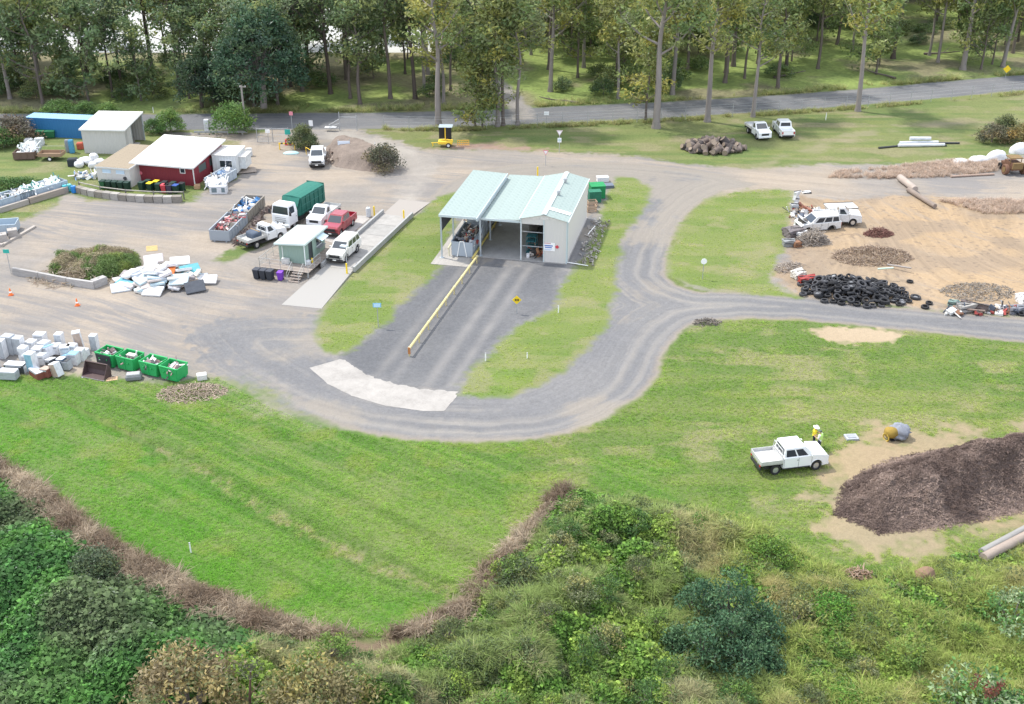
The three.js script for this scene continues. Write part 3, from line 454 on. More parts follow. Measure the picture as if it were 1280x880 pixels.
{
  const r = rng(404), vine = [], fine = [], grass = [], dry = [];
  for (let k = 0; k < 240000; k++) {
    const z = -39 - 27 * r(), x = (r() * 2 - 1) * (-z * 0.54 + 5), s = inside('scrub', x, z);
    if (s < -0.3 + 0.5 * r()) continue;
    const v = vineness(x, z), g = grassiness(x, z), y = scrubTop(x, z), q = r(), n = fbm(x * 0.45 + 9, z * 0.45, 3), t = 0.65 + 0.7 * r(), deep = -0.45 * r() * r();
    if (q < v) { if (r() < 0.62) { const w = sstep(0.4, 0.62, n), o = fbm(x * 0.16 + 3, z * 0.16, 2); vine.push([x, y + deep, z, 0.75 + 0.6 * r(), mix3(mix3([0.075, 0.2, 0.05], [0.12, 0.29, 0.06], w), [0.16, 0.2, 0.1], sstep(0.5, 0.7, o) * 0.8).map((c) => c * t), 2]); } continue; }
    const leafy = sstep(0.42, 0.56, fbm(x * 0.42 + 50, z * 0.42, 3)) * (1 - 0.3 * g);
    if (r() < leafy) { if (r() < 0.75) vine.push([x, y + deep, z, 0.55 + 0.5 * r(), mix3(mix3([0.13, 0.26, 0.05], [0.2, 0.36, 0.06], r()), [0.32, 0.44, 0.09], sstep(0.42, 0.62, n)).map((c) => c * t), 2]); }
    else if (r() < 0.34 * (1 - 0.6 * g) * sstep(0.35, 0.6, fbm(x * 0.5 + 80, z * 0.5, 2))) fine.push([x, y + deep, z, 0.7 + 0.6 * r(), [0.15 * t, 0.2 * t, 0.09 * t], 2]);
    else if (r() < 0.9) { const d = sstep(0.5, 0.72, fbm(x * 0.25, z * 0.3 + 30, 3)); grass.push([x, y - 0.3, z, 0.4 + 0.6 * r() * fbm(x * 0.7, z * 0.7 + 2, 2) * 1.8, mix3(mix3([0.25, 0.33, 0.1], [0.32, 0.39, 0.1], g), mix3([0.4, 0.35, 0.21], [0.48, 0.41, 0.2], g), Math.min(1, d * (0.5 + 0.35 * r()) + (r() < 0.12 ? 0.5 : 0))).map((c) => c * t), 0.9]); }
  }
  scatter('vine_cover', vineClump, white3, vine, 'broad leaved green vines smothering the scrub in the foreground', 'vines');
  scatter('scrub_twigs', fineClump, white3, fine, 'fine leaved olive scrub between the foreground grasses', 'scrub');
  scatter('tall_grass', longTuft, white3, grass, 'long arching green and straw grass in the foreground', 'grass');
  for (let k = 0; k < 42000; k++) { const z = -50 - 34 * r(), x = (r() * 2 - 1) * (-z * 0.54 + 3), s = inside('deadStrip', x, z); if (s < -0.25 + 0.3 * r()) continue; const t = 0.75 + 0.5 * r(), n = fbm(x * 0.6, z * 0.6, 3); dry.push([x, groundY(x, z) + 0.5 * hump(x, z, 1.4, 0.9, 4) * sstep(0, 0.8, s) - 0.1, z, 0.6 + 0.6 * r(), mix3([0.24, 0.175, 0.12], [0.46, 0.375, 0.275], sstep(0.3, 0.7, n)).map((c) => c * t), 1.4]); }
  scatter('dead_grass', matTuft, white3, dry, 'sprayed brown dead grass matted along the lower lawn edge', 'dead grass');
  const low = [];
  for (let k = 0; k < 300000 && low.length < 150000; k++) {
    const z = -46 - 84 * Math.pow(r(), 1.35), x = (r() * 2 - 1) * (-z * 0.53 + 2);
    if (inside('scrub', x, z) > 0 || inside('deadStrip', x, z) > 0) continue;
    if ((inside('loop', x, z) > -0.3 || inside('yard', x, z) > -0.3 || inside('apron', x, z) > -0.3) && Math.max(inside('islandShed', x, z), inside('islandBridge', x, z), inside('islandRight', x, z)) < 0.3) continue;
    const n = fbm(x * 0.35, z * 0.5 + 3, 3); const isle = Math.max(inside('islandShed', x, z), inside('islandBridge', x, z), inside('islandRight', x, z)) > 0 || z < -96; if (isle && r() < 0.55) continue;
    const c = groundColour(x, z), t = 0.85 + 0.4 * r(); if (c[0] > c[1] * 1.05) continue; low.push([x, groundY(x, z) - 0.01, z, (isle ? 0.5 : 0.6) + 0.6 * r() * n * 1.6, c.map((q, k) => q * t * (isle ? [1.75, 1.85, 1.3][k] : [1.6, 1.9, 1.2][k])), 0.7]);
  }
  scatter('lawn_grass', lawnTuft, white3, low, 'short tufted grass of the mown lawns', 'grass');
}
// shrubs and small trees that stand out of the scrub
const wattle = (() => { const bits = [[0.7, -0.8, 1], [-1.7, 0.6, 0.74], [2.0, 0.4, 0.66], [-0.2, 1.9, 0.66], [-2.5, -0.7, 0.5], [1.3, 2.0, 0.46], [-0.4, -1.9, 0.8], [0, 0.5, 0.78], [0.9, 0.9, 0.62]].map(([x, z, k], n) => { const d = dense(41 + n, { h: 5.6 * k, r: 0.11, w: 1.35 * k, base: 0.3, clumps: 36, clump: 0.5, leaves: 56, leaf: 0.19, tones: [[0.7, 0.8, 0.85], [1.05, 1.05, 1], [0.9, 1, 1.05], [1.3, 1.25, 1.2]] }); d.wood.translate(x, 0, z); d.crown.translate(x, 0, z); return d; }); return { wood: join(bits.map((b) => b.wood)), crown: mergeGeometries(bits.map((b) => b.crown)) }; })();
bush(wattle, leafMat(0.1, 0.19, 0.09, 0.4), [12.29, -49.42], 1.15, 0.4, 'blue green feathery wattle, darkest shrub in the foreground scrub');
const bloom = dense(42, { h: 2.6, r: 0.09, w: 1.75, base: 0.1, clumps: 48, clump: 0.5, leaves: 46, leaf: 0.2, tones: [[1, 1, 0.95], [0.6, 0.85, 0.5], [1.3, 1.2, 1.2], [0.5, 0.75, 0.4]] });
const silver = leafMat(0.27, 0.37, 0.2);
bush(bloom, silver, [25.31, -44.21], 1.5, 0, 'silvery leaved bush with rusty seed heads at the lower right corner');
bush(bloom, silver, [29.63, -51.06], 1.3, 2, 'silvery leaved bush beside the grey log, upper of the two');
bush(bushC, leafMat(0.055, 0.125, 0.05), [26.78, -44.21], 0.95, 1, 'ferny green shrub under the silvery bush in the corner');
obj('seed_head', (() => { const r = rng(9), L = new Leaves(); for (let k = 0; k < 9; k++) puff(L, r, (r() - 0.5) * 1.6, 2.2 + r() * 0.4, 0.4 + (r() - 0.5) * 0.8, 0.18, 0.26, 0.18, 40, 0.09, 0.06, 0, [[1, 1, 1]]); return L.geometry(); })(), leafMat(0.2, 0.075, 0.05), scene.children.find((o) => o.userData.label?.startsWith('silvery leaved bush with rusty')));
const brownGum = dense(43, { h: 4.6, r: 0.14, w: 2.1, base: 0.8, clumps: 60, clump: 0.62, leaves: 90, leaf: 0.2, tones: [[1, 0.9, 0.85], [1.15, 1.05, 0.8], [0.75, 0.9, 0.7], [1.35, 1.2, 0.85]] });
const tan = leafMat(0.29, 0.26, 0.155, 0.4);
bush(brownGum, tan, [-16.92, -43.02], 1.5, 0, 'brown tinged young gum in the vines, left of the bare stem');
bush(brownGum, tan, [-20.09, -46.11], 0.55, 2, 'small twiggy gum at the shoulder of the brown tinged one');
bush(brownGum, leafMat(0.28, 0.27, 0.14, 0.4), [-10.19, -42.75], 1.4, 3, 'yellowish young gum just right of the bare stem');
bush(brownGum, leafMat(0.2, 0.23, 0.11, 0.4), [-7.99, -44.44], 0.7, 4, 'olive sapling low in the grass right of the yellowish gum');
{
  const t = thing('dead_sapling', 'thin bare brown sapling with a tufted top at the lower left', 'tree', [-14.02, -43.3], 0, undefined, -1.4), L = new Leaves(); puff(L, rng(4), 0.62, 5.3, 0.2, 0.7, 0.5, 0.7, 130, 0.2, 0.1, 0.3, tall);
  obj('trunk', [limb([[0, -0.3, 0], [0.1, 1.6, 0], [0.35, 3.4, 0.1], [0.6, 5.2, 0.2]], 0.13, 0.05), limb([[0.2, 2.6, 0], [-0.4, 3.3, 0.1], [-0.8, 3.7, 0.2]], 0.05, 0.02), limb([[0.3, 3.2, 0], [0.9, 3.9, -0.1]], 0.04, 0.015)], dirty(0.2, 0.115, 0.085), t); obj('crown', L.geometry(), leafMat(0.1, 0.11, 0.06), t);
}
for (const [x, z, v, m, s, lab] of [
  [5.11, -61.05, bushC, leafMat(0.096, 0.208, 0.048), 0.92, 'dark green bush at the top corner of the scrub'],
  [6.57, -59.12, bushC, leafMat(0.16, 0.264, 0.072), 0.98, 'yellow green bush second from the top corner of the scrub'],
  [0.49, -54.04, bushC, olive, 1.09, 'olive bush against the dead grass strip'],
  [3.82, -51.63, bushC, leafMat(0.208, 0.4, 0.048), 0.71, 'vivid lime green bush in the middle scrub'],
  [6.35, -53.3, bushB, leafMat(0.24, 0.264, 0.144), 0.92, 'pale twiggy bush right of the lime green one'],
  [1.19, -51.49, bushC, leafMat(0.136, 0.272, 0.056), 0.80, 'green bush left of the lime green one'],
  [1.8, -47.47, bushC, leafMat(0.192, 0.32, 0.064), 0.80, 'light green bush low in the middle scrub'],
  [19.16, -51.84, bushC, leafMat(0.128, 0.28, 0.056), 0.98, 'leafy green bush right of the feathery wattle'],
  [18.46, -45.62, bushC, leafMat(0.16, 0.304, 0.064), 0.86, 'leafy green bush standing in the straw grass at the bottom'],
  [16.33, -56.78, bushC, leafMat(0.16, 0.264, 0.056), 0.98, 'green bush behind the feathery wattle'],
  [-26.15, -55.59, bushA, leafMat(0.12, 0.16, 0.096), 0.71, 'grey green rounded shrub high in the left vines'],
  [-20.88, -57.6, bushC, leafMat(0.128, 0.184, 0.08), 0.01, 'x'],
].filter((q) => q[4] > 0.1)) bush(v, m, [x, z], s, x, lab, 0.85);

// more bushes standing among the grasses of the middle and right scrub
{
  const lite = [1, 2, 3].map((k) => dense(60 + k, { h: 3 + 0.5 * k, r: 0.1, w: 1.5 + 0.3 * k, base: 0, clumps: 30, clump: 0.7, leaves: 40, leaf: 0.3 })), r = rng(312), kinds = [leafMat(0.13, 0.24, 0.06), leafMat(0.2, 0.3, 0.08), leafMat(0.17, 0.2, 0.1), leafMat(0.1, 0.19, 0.06), leafMat(0.24, 0.26, 0.14)], names = ['mid green bush among the foreground grasses', 'light green bush among the foreground grasses', 'olive bush among the foreground grasses', 'deep green bush among the foreground grasses', 'straw tinged bush among the foreground grasses'], spots = [];
  for (let k = 0; k < 900 && spots.length < 84; k++) { const z = -41 - 24 * r(), x = -12 + (0.56 * -z + 12) * r(); if (inside('scrub', x, z) < 0.7 || spots.some((s) => Math.hypot(s[0] - x, s[1] - z) < 1.5) || (x > 10 && r() < 0.6)) continue; spots.push([x, z]); const q = Math.floor(r() * 5), t = bush(pick2(r, lite), kinds[q], [x, z], 0.28 + 0.3 * r(), r() * 6.28, names[q], 0.8 + 0.4 * r(), ['mid green scrub bushes', 'light green scrub bushes', 'olive scrub bushes', 'deep green scrub bushes', 'straw tinged scrub bushes'][q]); t.position.y = scrubTop(x, z) - 0.55; }
}
function pick2(r, a) { return a[Math.floor(r() * a.length)]; }

// ---------- buildings ----------
// corrugated sheet lying along x (ribs run along x), n ribs across z
function ribbed(len, wid, pitch = 0.26, amp = 0.02) { const n = Math.max(2, Math.round(wid / pitch)), pts = []; for (let k = 0; k <= n * 4; k++) pts.push([(k / (n * 4)) * wid - wid / 2, [0, amp, amp, 0][k % 4]]); const back = pts.map(([a, b]) => [a, b - 0.012]).reverse(); const g = new THREE.ExtrudeGeometry(new THREE.Shape([...pts, ...back].map((p) => new THREE.Vector2(...p))), { depth: len, bevelEnabled: false }); g.translate(0, 0, -len / 2).rotateY(Math.PI / 2); return g; }
// wall sheet standing in the x-y plane, ribs upright
function wallSheet(w, h, pitch = 0.19, amp = 0.02) { return ribbed(h, w, pitch, amp).rotateX(-Math.PI / 2).rotateY(0).applyMatrix4(new THREE.Matrix4().makeRotationY(-Math.PI / 2)).applyMatrix4(new THREE.Matrix4().makeRotationZ(0)); }
function panelWall(name, a, b, y0, h0, h1, material, parent, cuts = []) { // upright ribbed wall from a to b, its top running from h0 to h1, with openings [s0, s1, y0, y1] in metres
  const L = Math.hypot(b[0] - a[0], b[1] - a[1]), n = Math.max(1, Math.round(L / 0.095)), geo = [];
  const p = [], q = (A, B, C, D) => p.push(...A, ...B, ...C, ...A, ...C, ...D), dir = [(b[0] - a[0]) / L, (b[1] - a[1]) / L], nx = -dir[1], nz = dir[0];
  const P = (s, y, o) => [a[0] + dir[0] * s + nx * o, y, a[1] + dir[1] * s + nz * o];
  for (let k = 0; k < n; k++) {
    const s0 = (k / n) * L, s1 = ((k + 1) / n) * L, o0 = [0, 0.018, 0.018, 0][k % 4], o1 = [0, 0.018, 0.018, 0][(k + 1) % 4], t0 = lerp(h0, h1, s0 / L), t1 = lerp(h0, h1, s1 / L), m = (s0 + s1) / 2;
    const cut = cuts.filter((c) => m > c[0] && m < c[1]).sort((u, v) => u[2] - v[2]); let y = y0; const spans = [];
    for (const c of cut) { if (c[2] > y) spans.push([y, c[2], c[2]]); y = c[3]; } spans.push([y, t0, t1]);
    for (const [u, v0, v1] of spans) if (Math.max(v0, v1) > u + 0.01) for (const off of [0, -0.03]) q(P(s0, u, o0 + off), P(s1, u, o1 + off), P(s1, v1, o1 + off), P(s0, v0, o0 + off));
  }
  const g = new THREE.BufferGeometry(); g.setAttribute('position', new THREE.Float32BufferAttribute(p, 3)); g.computeVertexNormals(); geo.push(g);
  return obj(name, geo, material, parent);
}
// a roof plane of separate sheets: corners a b (low edge), c d (high edge, c above b); sheets side by side from a to b
function roofSheets(parent, a, b, c, d, material, wide = 0.78, name = 'roof_sheet') {
  const A = V(...a), B = V(...b), C = V(...c), D = V(...d), L = A.distanceTo(B), n = Math.max(1, Math.round(L / wide)), len = A.distanceTo(D), x = D.clone().sub(A).normalize(), z = B.clone().sub(A).normalize(), y = z.clone().cross(x).normalize(); if (y.y < 0) y.negate();
  const g = ribbed(len, L / n, 0.26, 0.02), r = rng(Math.round(L * 91 + len * 7));
  for (let k = 0; k < n; k++) { const m = obj(name, g, material, parent), o = A.clone().lerp(B, (k + 0.5) / n).lerp(D.clone().lerp(C, (k + 0.5) / n), 0.5); const zz = x.clone().cross(y); m.matrix.makeBasis(x, y, zz).setPosition(o.addScaledVector(y, 0.002 * (k % 2))); m.matrix.decompose(m.position, m.quaternion, m.scale); }
}
const mint = dirty(0.37, 0.455, 0.425, 0.65), mintPale = mat(0.5, 0.55, 0.53, 0.5), cream = dirty(0.86, 0.82, 0.755, 0.75), creamTrim = mat(0.55, 0.62, 0.62, 0.6), zinc = dirty(0.62, 0.68, 0.72, 0.5, 0.3), whiteRoof = dirty(0.9, 0.87, 0.83, 0.6), galv = dirty(0.55, 0.57, 0.58, 0.5, 0.4);
const yellow = dirty(0.85, 0.68, 0.2, 0.7), safety = mat(0.9, 0.6, 0.05, 0.6);

// the drive-through shed: own x runs along its front to the right, own -z to the back
{
  const t = thing('drive_through_shed', 'cream gable shed with two mint roofed open bays on its left', 'shed', [5.5, -104.6], head(0.977, 0.215));
  const W = 4.7, D = 13.3, E = 4.6, R = 5.15;
  obj('floor_slab', [bx(9.6, 0.06, D + 0.3, -4.7, 0.0, -D / 2)], dirty(0.46, 0.44, 0.41, 0.9), t);
  obj('floor_slab', [bx(3.9, 0.05, D + 3, -11.6 + 0.1, 0, -D / 2 + 1.5)], dirty(0.46, 0.43, 0.39, 0.9), t).userData.label = 'paler slab under the outer bay';
  // walls of the closed part; the front has a tall opening at its left
  panelWall('wall', [-W, 0], [0, 0], 0.06, E, E, cream, t, [[0.08, 2.3, 0, 4.0]]);
  panelWall('wall', [0, 0], [0, -D], 0.06, E, E, cream, t);
  panelWall('wall', [0, -D], [-W, -D], 0.06, E, E, cream, t);
  panelWall('wall', [-W, -D], [-W, -4.2], 0.06, E, E, cream, t);
  for (const z of [0.012, -D - 0.012]) obj('gable', extrude([[-W, E], [0, E], [-W / 2, R - 0.02]], 0.03).translate(0, 0, z), cream, t);
  // roof: two planes of sheets, translucent pale ridge capping and one pale sheet
  roofSheets(t, [0.12, E - 0.02, 0.15], [0.12, E - 0.02, -D - 0.15], [-W / 2, R, -D - 0.15], [-W / 2, R, 0.15], mint);
  roofSheets(t, [-W - 0.12, E - 0.02, 0.15], [-W - 0.12, E - 0.02, -D - 0.15], [-W / 2, R, -D - 0.15], [-W / 2, R, 0.15], mint);
  obj('ridge_cap', extrude([[-0.26, -0.02], [0, 0.045], [0.26, -0.02], [0.26, 0.0], [0, 0.065], [-0.26, 0.0]], D + 0.3).translate(-W / 2, R + 0.03, -D / 2), mintPale, t);
  obj('skylight_sheet', [beam([-W / 2 + 0.2, R + 0.012, -1.9], [0.05, E + 0.07, -1.9], 0.75, 0.02)], mat(0.92, 0.95, 0.92, 0.35), t);
  for (const z of [-6.2, -10.2]) { const v = obj('roof_vent', [cy(0.16, 0.16, 0.3, -W / 2 + 0.35, R - 0.05, z), cy(0.24, 0.2, 0.16, -W / 2 + 0.35, R + 0.25, z)], galv, t); }
  for (const x of [-W - 0.14, 0.14]) obj('gutter', bx(0.12, 0.12, D + 0.3, x, E - 0.14, -D / 2), creamTrim, t);
  for (const x of [-W, -W + 2.36, 0]) obj('corner_trim', bx(0.1, E - 0.1, 0.1, x + (x < -1 ? 0.0 : 0.02), 0.06, 0.035), creamTrim, t);
  obj('downpipe', bar([0.1, 0.12, -0.1], [0.1, E - 0.1, -0.1], 0.045), creamTrim, t);
  obj('drain_pipe', bar([0.1, 0.15, -0.1], [2.3, 0.15, 0.3], 0.05), mat(0.8, 0.8, 0.78, 0.5), t);
  for (const y of [1.55, 3.1]) obj('girt', bx(2.2, 0.07, 0.06, -W + 1.2, y, -0.1), galv, t);
  // bays: posts, beams, roofs
  const bay = (x0, x1, z0, z1, h0, h1) => { roofSheets(t, [x0, h0, z0], [x0, h0, z1], [x1, h1, z1], [x1, h1, z0], mint); };
  bay(-W - 4.4, -W - 0.05, -0.5, -D - 1.2, 4.05, 4.15); bay(-12.9, -9.02, 1.4, -D + 0.4, 4.85, 4.7);
  obj('fascia', [bx(4.3, 0.22, 0.06, -W - 2.2, 3.86, -0.46), bx(3.9, 0.24, 0.06, -10.95, 4.6, 1.44)], creamTrim, t);
  obj('fascia', bx(0.07, 0.26, 14.4, -8.98, 4.45, -5.75), creamTrim, t);
  obj('beam', [bx(0.16, 0.22, D, -9.0, 4.2, -5.6), bx(0.14, 0.2, 14, -12.75, 4.55, -5.7)], zinc, t);
  for (const [x, z, h] of [[-9.0, -0.2, 4.2], [-9.0, -4.6, 4.2], [-9.0, -9, 4.2], [-9.0, -12.9, 4.2], [-12.75, 1.2, 4.6], [-12.75, -3.4, 4.6], [-12.75, -8, 4.6], [-12.75, -12.4, 4.6]]) obj('post', [bx(0.16, h, 0.16, x, 0, z), bx(0.4, 0.03, 0.4, x, 0.05, z)], zinc, t);
  for (const z of [-0.9, -5.2, -9.5]) obj('brace', bar([-9, 2.4, z - 0.8 + 1.2], [-9, 4.2, z - 1.7], 0.05), zinc, t);
  obj('side_curtain', hexa([[-12.79, 2.9, 1.1], [-12.72, 2.9, 1.1], [-12.72, 2.9, -6], [-12.79, 2.9, -6]], [[-12.79, 4.55, 1.1], [-12.72, 4.55, 1.1], [-12.72, 4.55, -6], [-12.79, 4.55, -6]]), dirty(0.12, 0.13, 0.14, 0.9), t);
  // notice on the front wall
  const cv = document.createElement('canvas'); cv.width = 256; cv.height = 200; const c = cv.getContext('2d'); c.fillStyle = '#f4f2ee'; c.fillRect(0, 0, 256, 200); c.fillStyle = '#c9a0a0'; c.fillRect(10, 6, 150, 26); c.fillStyle = '#5a78b8'; c.fillRect(18, 60, 190, 30); c.fillRect(26, 104, 160, 28); c.fillStyle = '#9db4d8'; c.fillRect(18, 156, 170, 12); c.fillRect(18, 176, 140, 10);
  const tex = new THREE.CanvasTexture(cv); tex.colorSpace = THREE.SRGBColorSpace;
  const board = obj('notice_board', new THREE.BoxGeometry(1.15, 0.9, 0.02).translate(-1.75, 1.75, 0.045), new THREE.MeshStandardMaterial({ map: tex, roughness: 0.6 }), t);
  obj('diamond_sign', new THREE.BoxGeometry(0.3, 0.3, 0.02).rotateZ(Math.PI / 4).translate(-0.95, 1.8, 0.05), mat(0.62, 0.05, 0.07, 0.5), t);
}
// the weighbridge office on its deck: own -z points along the weighbridge, away from the drone
{
  const off = head(0.958, 0.286), t = thing('weighbridge_office', 'pale green weighbridge office on a raised timber deck', 'office', [-22.0, -103.3], off);
  const gWall = dirty(0.36, 0.5, 0.42, 0.7), deckM = [dirty(0.42, 0.36, 0.31, 0.9), dirty(0.36, 0.3, 0.26, 0.9)], railM = dirty(0.5, 0.5, 0.48, 0.7), w = 2.9, d = 4.5, y = 0.7, h = 2.1;
  panelWall('wall', [-w / 2, 0], [w / 2, 0], y, y + h, y + h, gWall, t);
  panelWall('wall', [w / 2, 0], [w / 2, -d], y, y + h, y + h, gWall, t, [[0.8, 1.65, y, y + 1.95], [2.6, 3.6, y + 0.9, y + 1.75]]);
  panelWall('wall', [w / 2, -d], [-w / 2, -d], y, y + h, y + h, gWall, t);
  panelWall('wall', [-w / 2, -d], [-w / 2, 0], y, y + h, y + h, gWall, t);
  obj('floor', bx(w - 0.08, 0.05, d - 0.08, 0, y + 0.01, -d / 2), dirty(0.2, 0.2, 0.19), t);
  obj('door', bx(0.04, 1.9, 0.8, w / 2 - 0.06, y + 0.06, -1.22), mat(0.05, 0.06, 0.065, 0.4), t);
  const win = obj('window', bx(0.03, 0.8, 0.96, w / 2 - 0.03, y + 0.92, -3.1), glass, t); obj('window_frame', [bx(0.07, 0.06, 1.2, w / 2 + 0.01, y + 0.85, -3.1), bx(0.07, 0.06, 1.2, w / 2 + 0.01, y + 1.74, -3.1)], mat(0.75, 0.75, 0.72, 0.5), win);
  obj('counter_shelf', bx(0.45, 0.05, 1.4, w / 2 + 0.25, y + 0.8, -3.1), steel, t);
  obj('awning', beam([w / 2 + 0.05, y + 2.0, -3.1], [w / 2 + 0.8, y + 1.7, -3.1], 1.5, 0.04), mat(0.7, 0.86, 0.92, 0.4), t);
  roofSheets(t, [-w / 2 - 0.25, y + h - 0.02, 0.45], [-w / 2 - 0.25, y + h - 0.02, -d - 0.35], [w / 2 + 0.3, y + h + 0.26, -d - 0.35], [w / 2 + 0.3, y + h + 0.26, 0.45], dirty(0.5, 0.56, 0.53, 0.5));
  obj('fascia', [beam([-w / 2 - 0.25, y + h - 0.1, 0.46], [w / 2 + 0.3, y + h + 0.17, 0.46], 0.04, 0.17), beam([w / 2 + 0.3, y + h + 0.17, 0.46], [w / 2 + 0.3, y + h + 0.17, -d - 0.36], 0.04, 0.17)], mat(0.6, 0.7, 0.66, 0.6), t);
  obj('gable_infill', hexa([[-w / 2, y + h, 0.0], [w / 2, y + h, 0.0], [w / 2, y + h, -0.06], [-w / 2, y + h, -0.06]], [[-w / 2, y + h + 0.02, 0.0], [w / 2, y + h + 0.22, 0.0], [w / 2, y + h + 0.22, -0.06], [-w / 2, y + h + 0.02, -0.06]]), gWall, t);
  for (let k = 0; k < 21; k++) obj('deck_board', bx(5.4, 0.04, 0.28, -0.1, y - 0.05, 1.7 - k * 0.32), deckM[k % 2], t);
  for (const x of [-2.6, -0.9, 0.9, 2.4]) for (const z of [1.6, -1.8, -4.5]) obj('stump', bx(0.12, y - 0.04, 0.12, x, 0, z), railM, t);
  const rail = (x0, z0, x1, z1, y0 = y, y1 = y) => { const r2 = obj('railing', [bar([x0, y0 + 0.95, z0], [x1, y1 + 0.95, z1], 0.025), bar([x0, y0 + 0.5, z0], [x1, y1 + 0.5, z1], 0.02)], railM, t); const n = Math.max(1, Math.round(Math.hypot(x1 - x0, z1 - z0) / 1.3)); for (let k = 0; k <= n; k++) obj('baluster', bar([lerp(x0, x1, k / n), lerp(y0, y1, k / n) - 0.05, lerp(z0, z1, k / n)], [lerp(x0, x1, k / n), lerp(y0, y1, k / n) + 0.95, lerp(z0, z1, k / n)], 0.025), railM, r2); };
  rail(-2.75, 1.8, 0.7, 1.8); rail(-2.75, 1.8, -2.75, -2.6); rail(2.55, 1.8, 2.55, -1.0); rail(0.85, 1.8, 0.85, 3.1, y, 0); rail(2.1, 1.8, 2.1, 3.1, y, 0);
  for (let k = 0; k < 4; k++) obj('step', bx(1.15, 0.04, 0.3, 1.47, y - 0.17 * (k + 1) + 0.02, 2.0 + k * 0.3), deckM[1], t);
  obj('aerial', bar([-0.9, y, 0.3], [-0.9, y + 1.8, 0.3], 0.03), mat(0.85, 0.85, 0.82), t);
  obj('downpipe', bar([w / 2 + 0.1, 0.4, 0.3], [w / 2 + 0.1, y + h + 0.2, 0.3], 0.05), mat(0.8, 0.85, 0.82), t);
  obj('air_conditioner', bx(0.8, 0.55, 0.35, -0.6, y, 0.35), dirty(0.75, 0.75, 0.72), t);
}
// weighbridge: ramps, deck and kerb walls
{
  const t = thing('weighbridge', 'concrete weighbridge deck with ramps and low kerb walls', 'weighbridge', [-17.0, -104.5], head(0.958, 0.286));
  const slab = dirty(0.44, 0.42, 0.39, 0.9), h = 0.22;
  const toLocal = (x, z) => { const dx = x + 17, dz = z + 104.5; return [dx * 0.958 + dz * 0.286, -dx * 0.286 + dz * 0.958]; };
  const [a, b, c, d] = [[-21.67, -94.88], [-17.78, -94.01], [-16.57, -101.78], [-19.75, -102.77]].map((p) => toLocal(...p));
  obj('approach_ramp', hexa([a, b, [1.6, 1.5], [-1.6, 1.5]].map(([x, z]) => [x, -0.1, z]), [[a[0], 0.02, a[1]], [b[0], 0.02, b[1]], [1.6, h - 0.01, 1.5], [-1.6, h - 0.01, 1.5]]), slab, t);
  for (let k = 0; k < 5; k++) obj('deck_panel', bx(3.2, 0.14, 3.06, 0, h - 0.14, -0.05 - k * 3.1), [slab, dirty(0.4, 0.385, 0.36, 0.9)][k % 2], t);
  obj('exit_ramp', hexa([[-1.6, -0.1, -13.98], [1.6, -0.1, -13.98], [2.0, -0.1, -19.5], [-1.8, -0.1, -19.5]], [[-1.6, h - 0.01, -13.98], [1.6, h - 0.01, -13.98], [2.0, 0.02, -19.5], [-1.8, 0.02, -19.5]]), dirty(0.44, 0.4, 0.36, 0.9), t);
  const kerbM = dirty(0.46, 0.46, 0.45, 0.85), kerb = (x, z0, z1) => { for (let z = z0; z > z1 + 0.1; z -= 3) obj('kerb_block', bx(0.22, 0.55, Math.min(3, z - z1) - 0.02, x, h - 0.16, z - Math.min(3, z - z1) / 2), kerbM, t); };
  kerb(1.75, 1.7, -14.5); kerb(-1.75, 1.7, -1.6); kerb(-1.75, -7.2, -14.4);
}
// blue shipping container, corrugated sides
{
  const a = [-66.3, -149.0], t = thing('shipping_container', 'long blue shipping container behind the open white shed', 'container', a, head(0.99, 0.142)), blue = dirty(0.035, 0.21, 0.47, 0.6), L = 11.5;
  panelWall('side_panel', [0, 0], [L, 0], 0.12, 2.5, 2.5, blue, t); panelWall('side_panel', [L, -2.44], [0, -2.44], 0.12, 2.5, 2.5, blue, t); panelWall('end_panel', [0, -2.44], [0, 0], 0.12, 2.5, 2.5, blue, t); panelWall('end_panel', [L, 0], [L, -2.44], 0.12, 2.5, 2.5, blue, t);
  obj('roof', ribbed(2.44, L, 0.25, 0.03).rotateY(Math.PI / 2).translate(L / 2, 2.58, -1.22), dirty(0.4, 0.66, 0.83, 0.5), t);
  obj('frame', [bx(L, 0.14, 0.12, L / 2, 0, 0), bx(L, 0.12, 0.1, L / 2, 2.48, 0.0), bx(L, 0.12, 0.1, L / 2, 2.48, -2.44), ...[0, L].flatMap((x) => [bx(0.14, 2.6, 0.14, x, 0, 0), bx(0.14, 2.6, 0.14, x, 0, -2.44)])], blue, t);
}
// sheds with one slope; own x to the right, -z to the back
function skillion(t, w, d, hf, hb, wallM, roofM, over, cuts = {}, open) {
  panelWall('wall', [0, 0], [w, 0], 0, hf, hf, wallM, t, cuts.front); if (open !== 'right') panelWall('wall', [w, 0], [w, -d], 0, hf, hb, wallM, t, cuts.right);
  panelWall('wall', [w, -d], [0, -d], 0, hb, hb, wallM, t); panelWall('wall', [0, -d], [0, 0], 0, hb, hf, wallM, t);
  const s = (hb - hf) / d, [of, ob, os] = over;
  roofSheets(t, [-os, hf - s * of + 0.03, of], [w + os, hf - s * of + 0.03, of], [w + os, hb + s * ob + 0.03, -d - ob], [-os, hb + s * ob + 0.03, -d - ob], roofM);
  obj('fascia', [bx(w + 2 * os, 0.16, 0.05, w / 2, hf - s * of - 0.14, of), beam([w + os, hf - s * of - 0.05, of], [w + os, hb + s * ob - 0.05, -d - ob], 0.05, 0.18)], mat(0.7, 0.7, 0.68, 0.6), t);
}
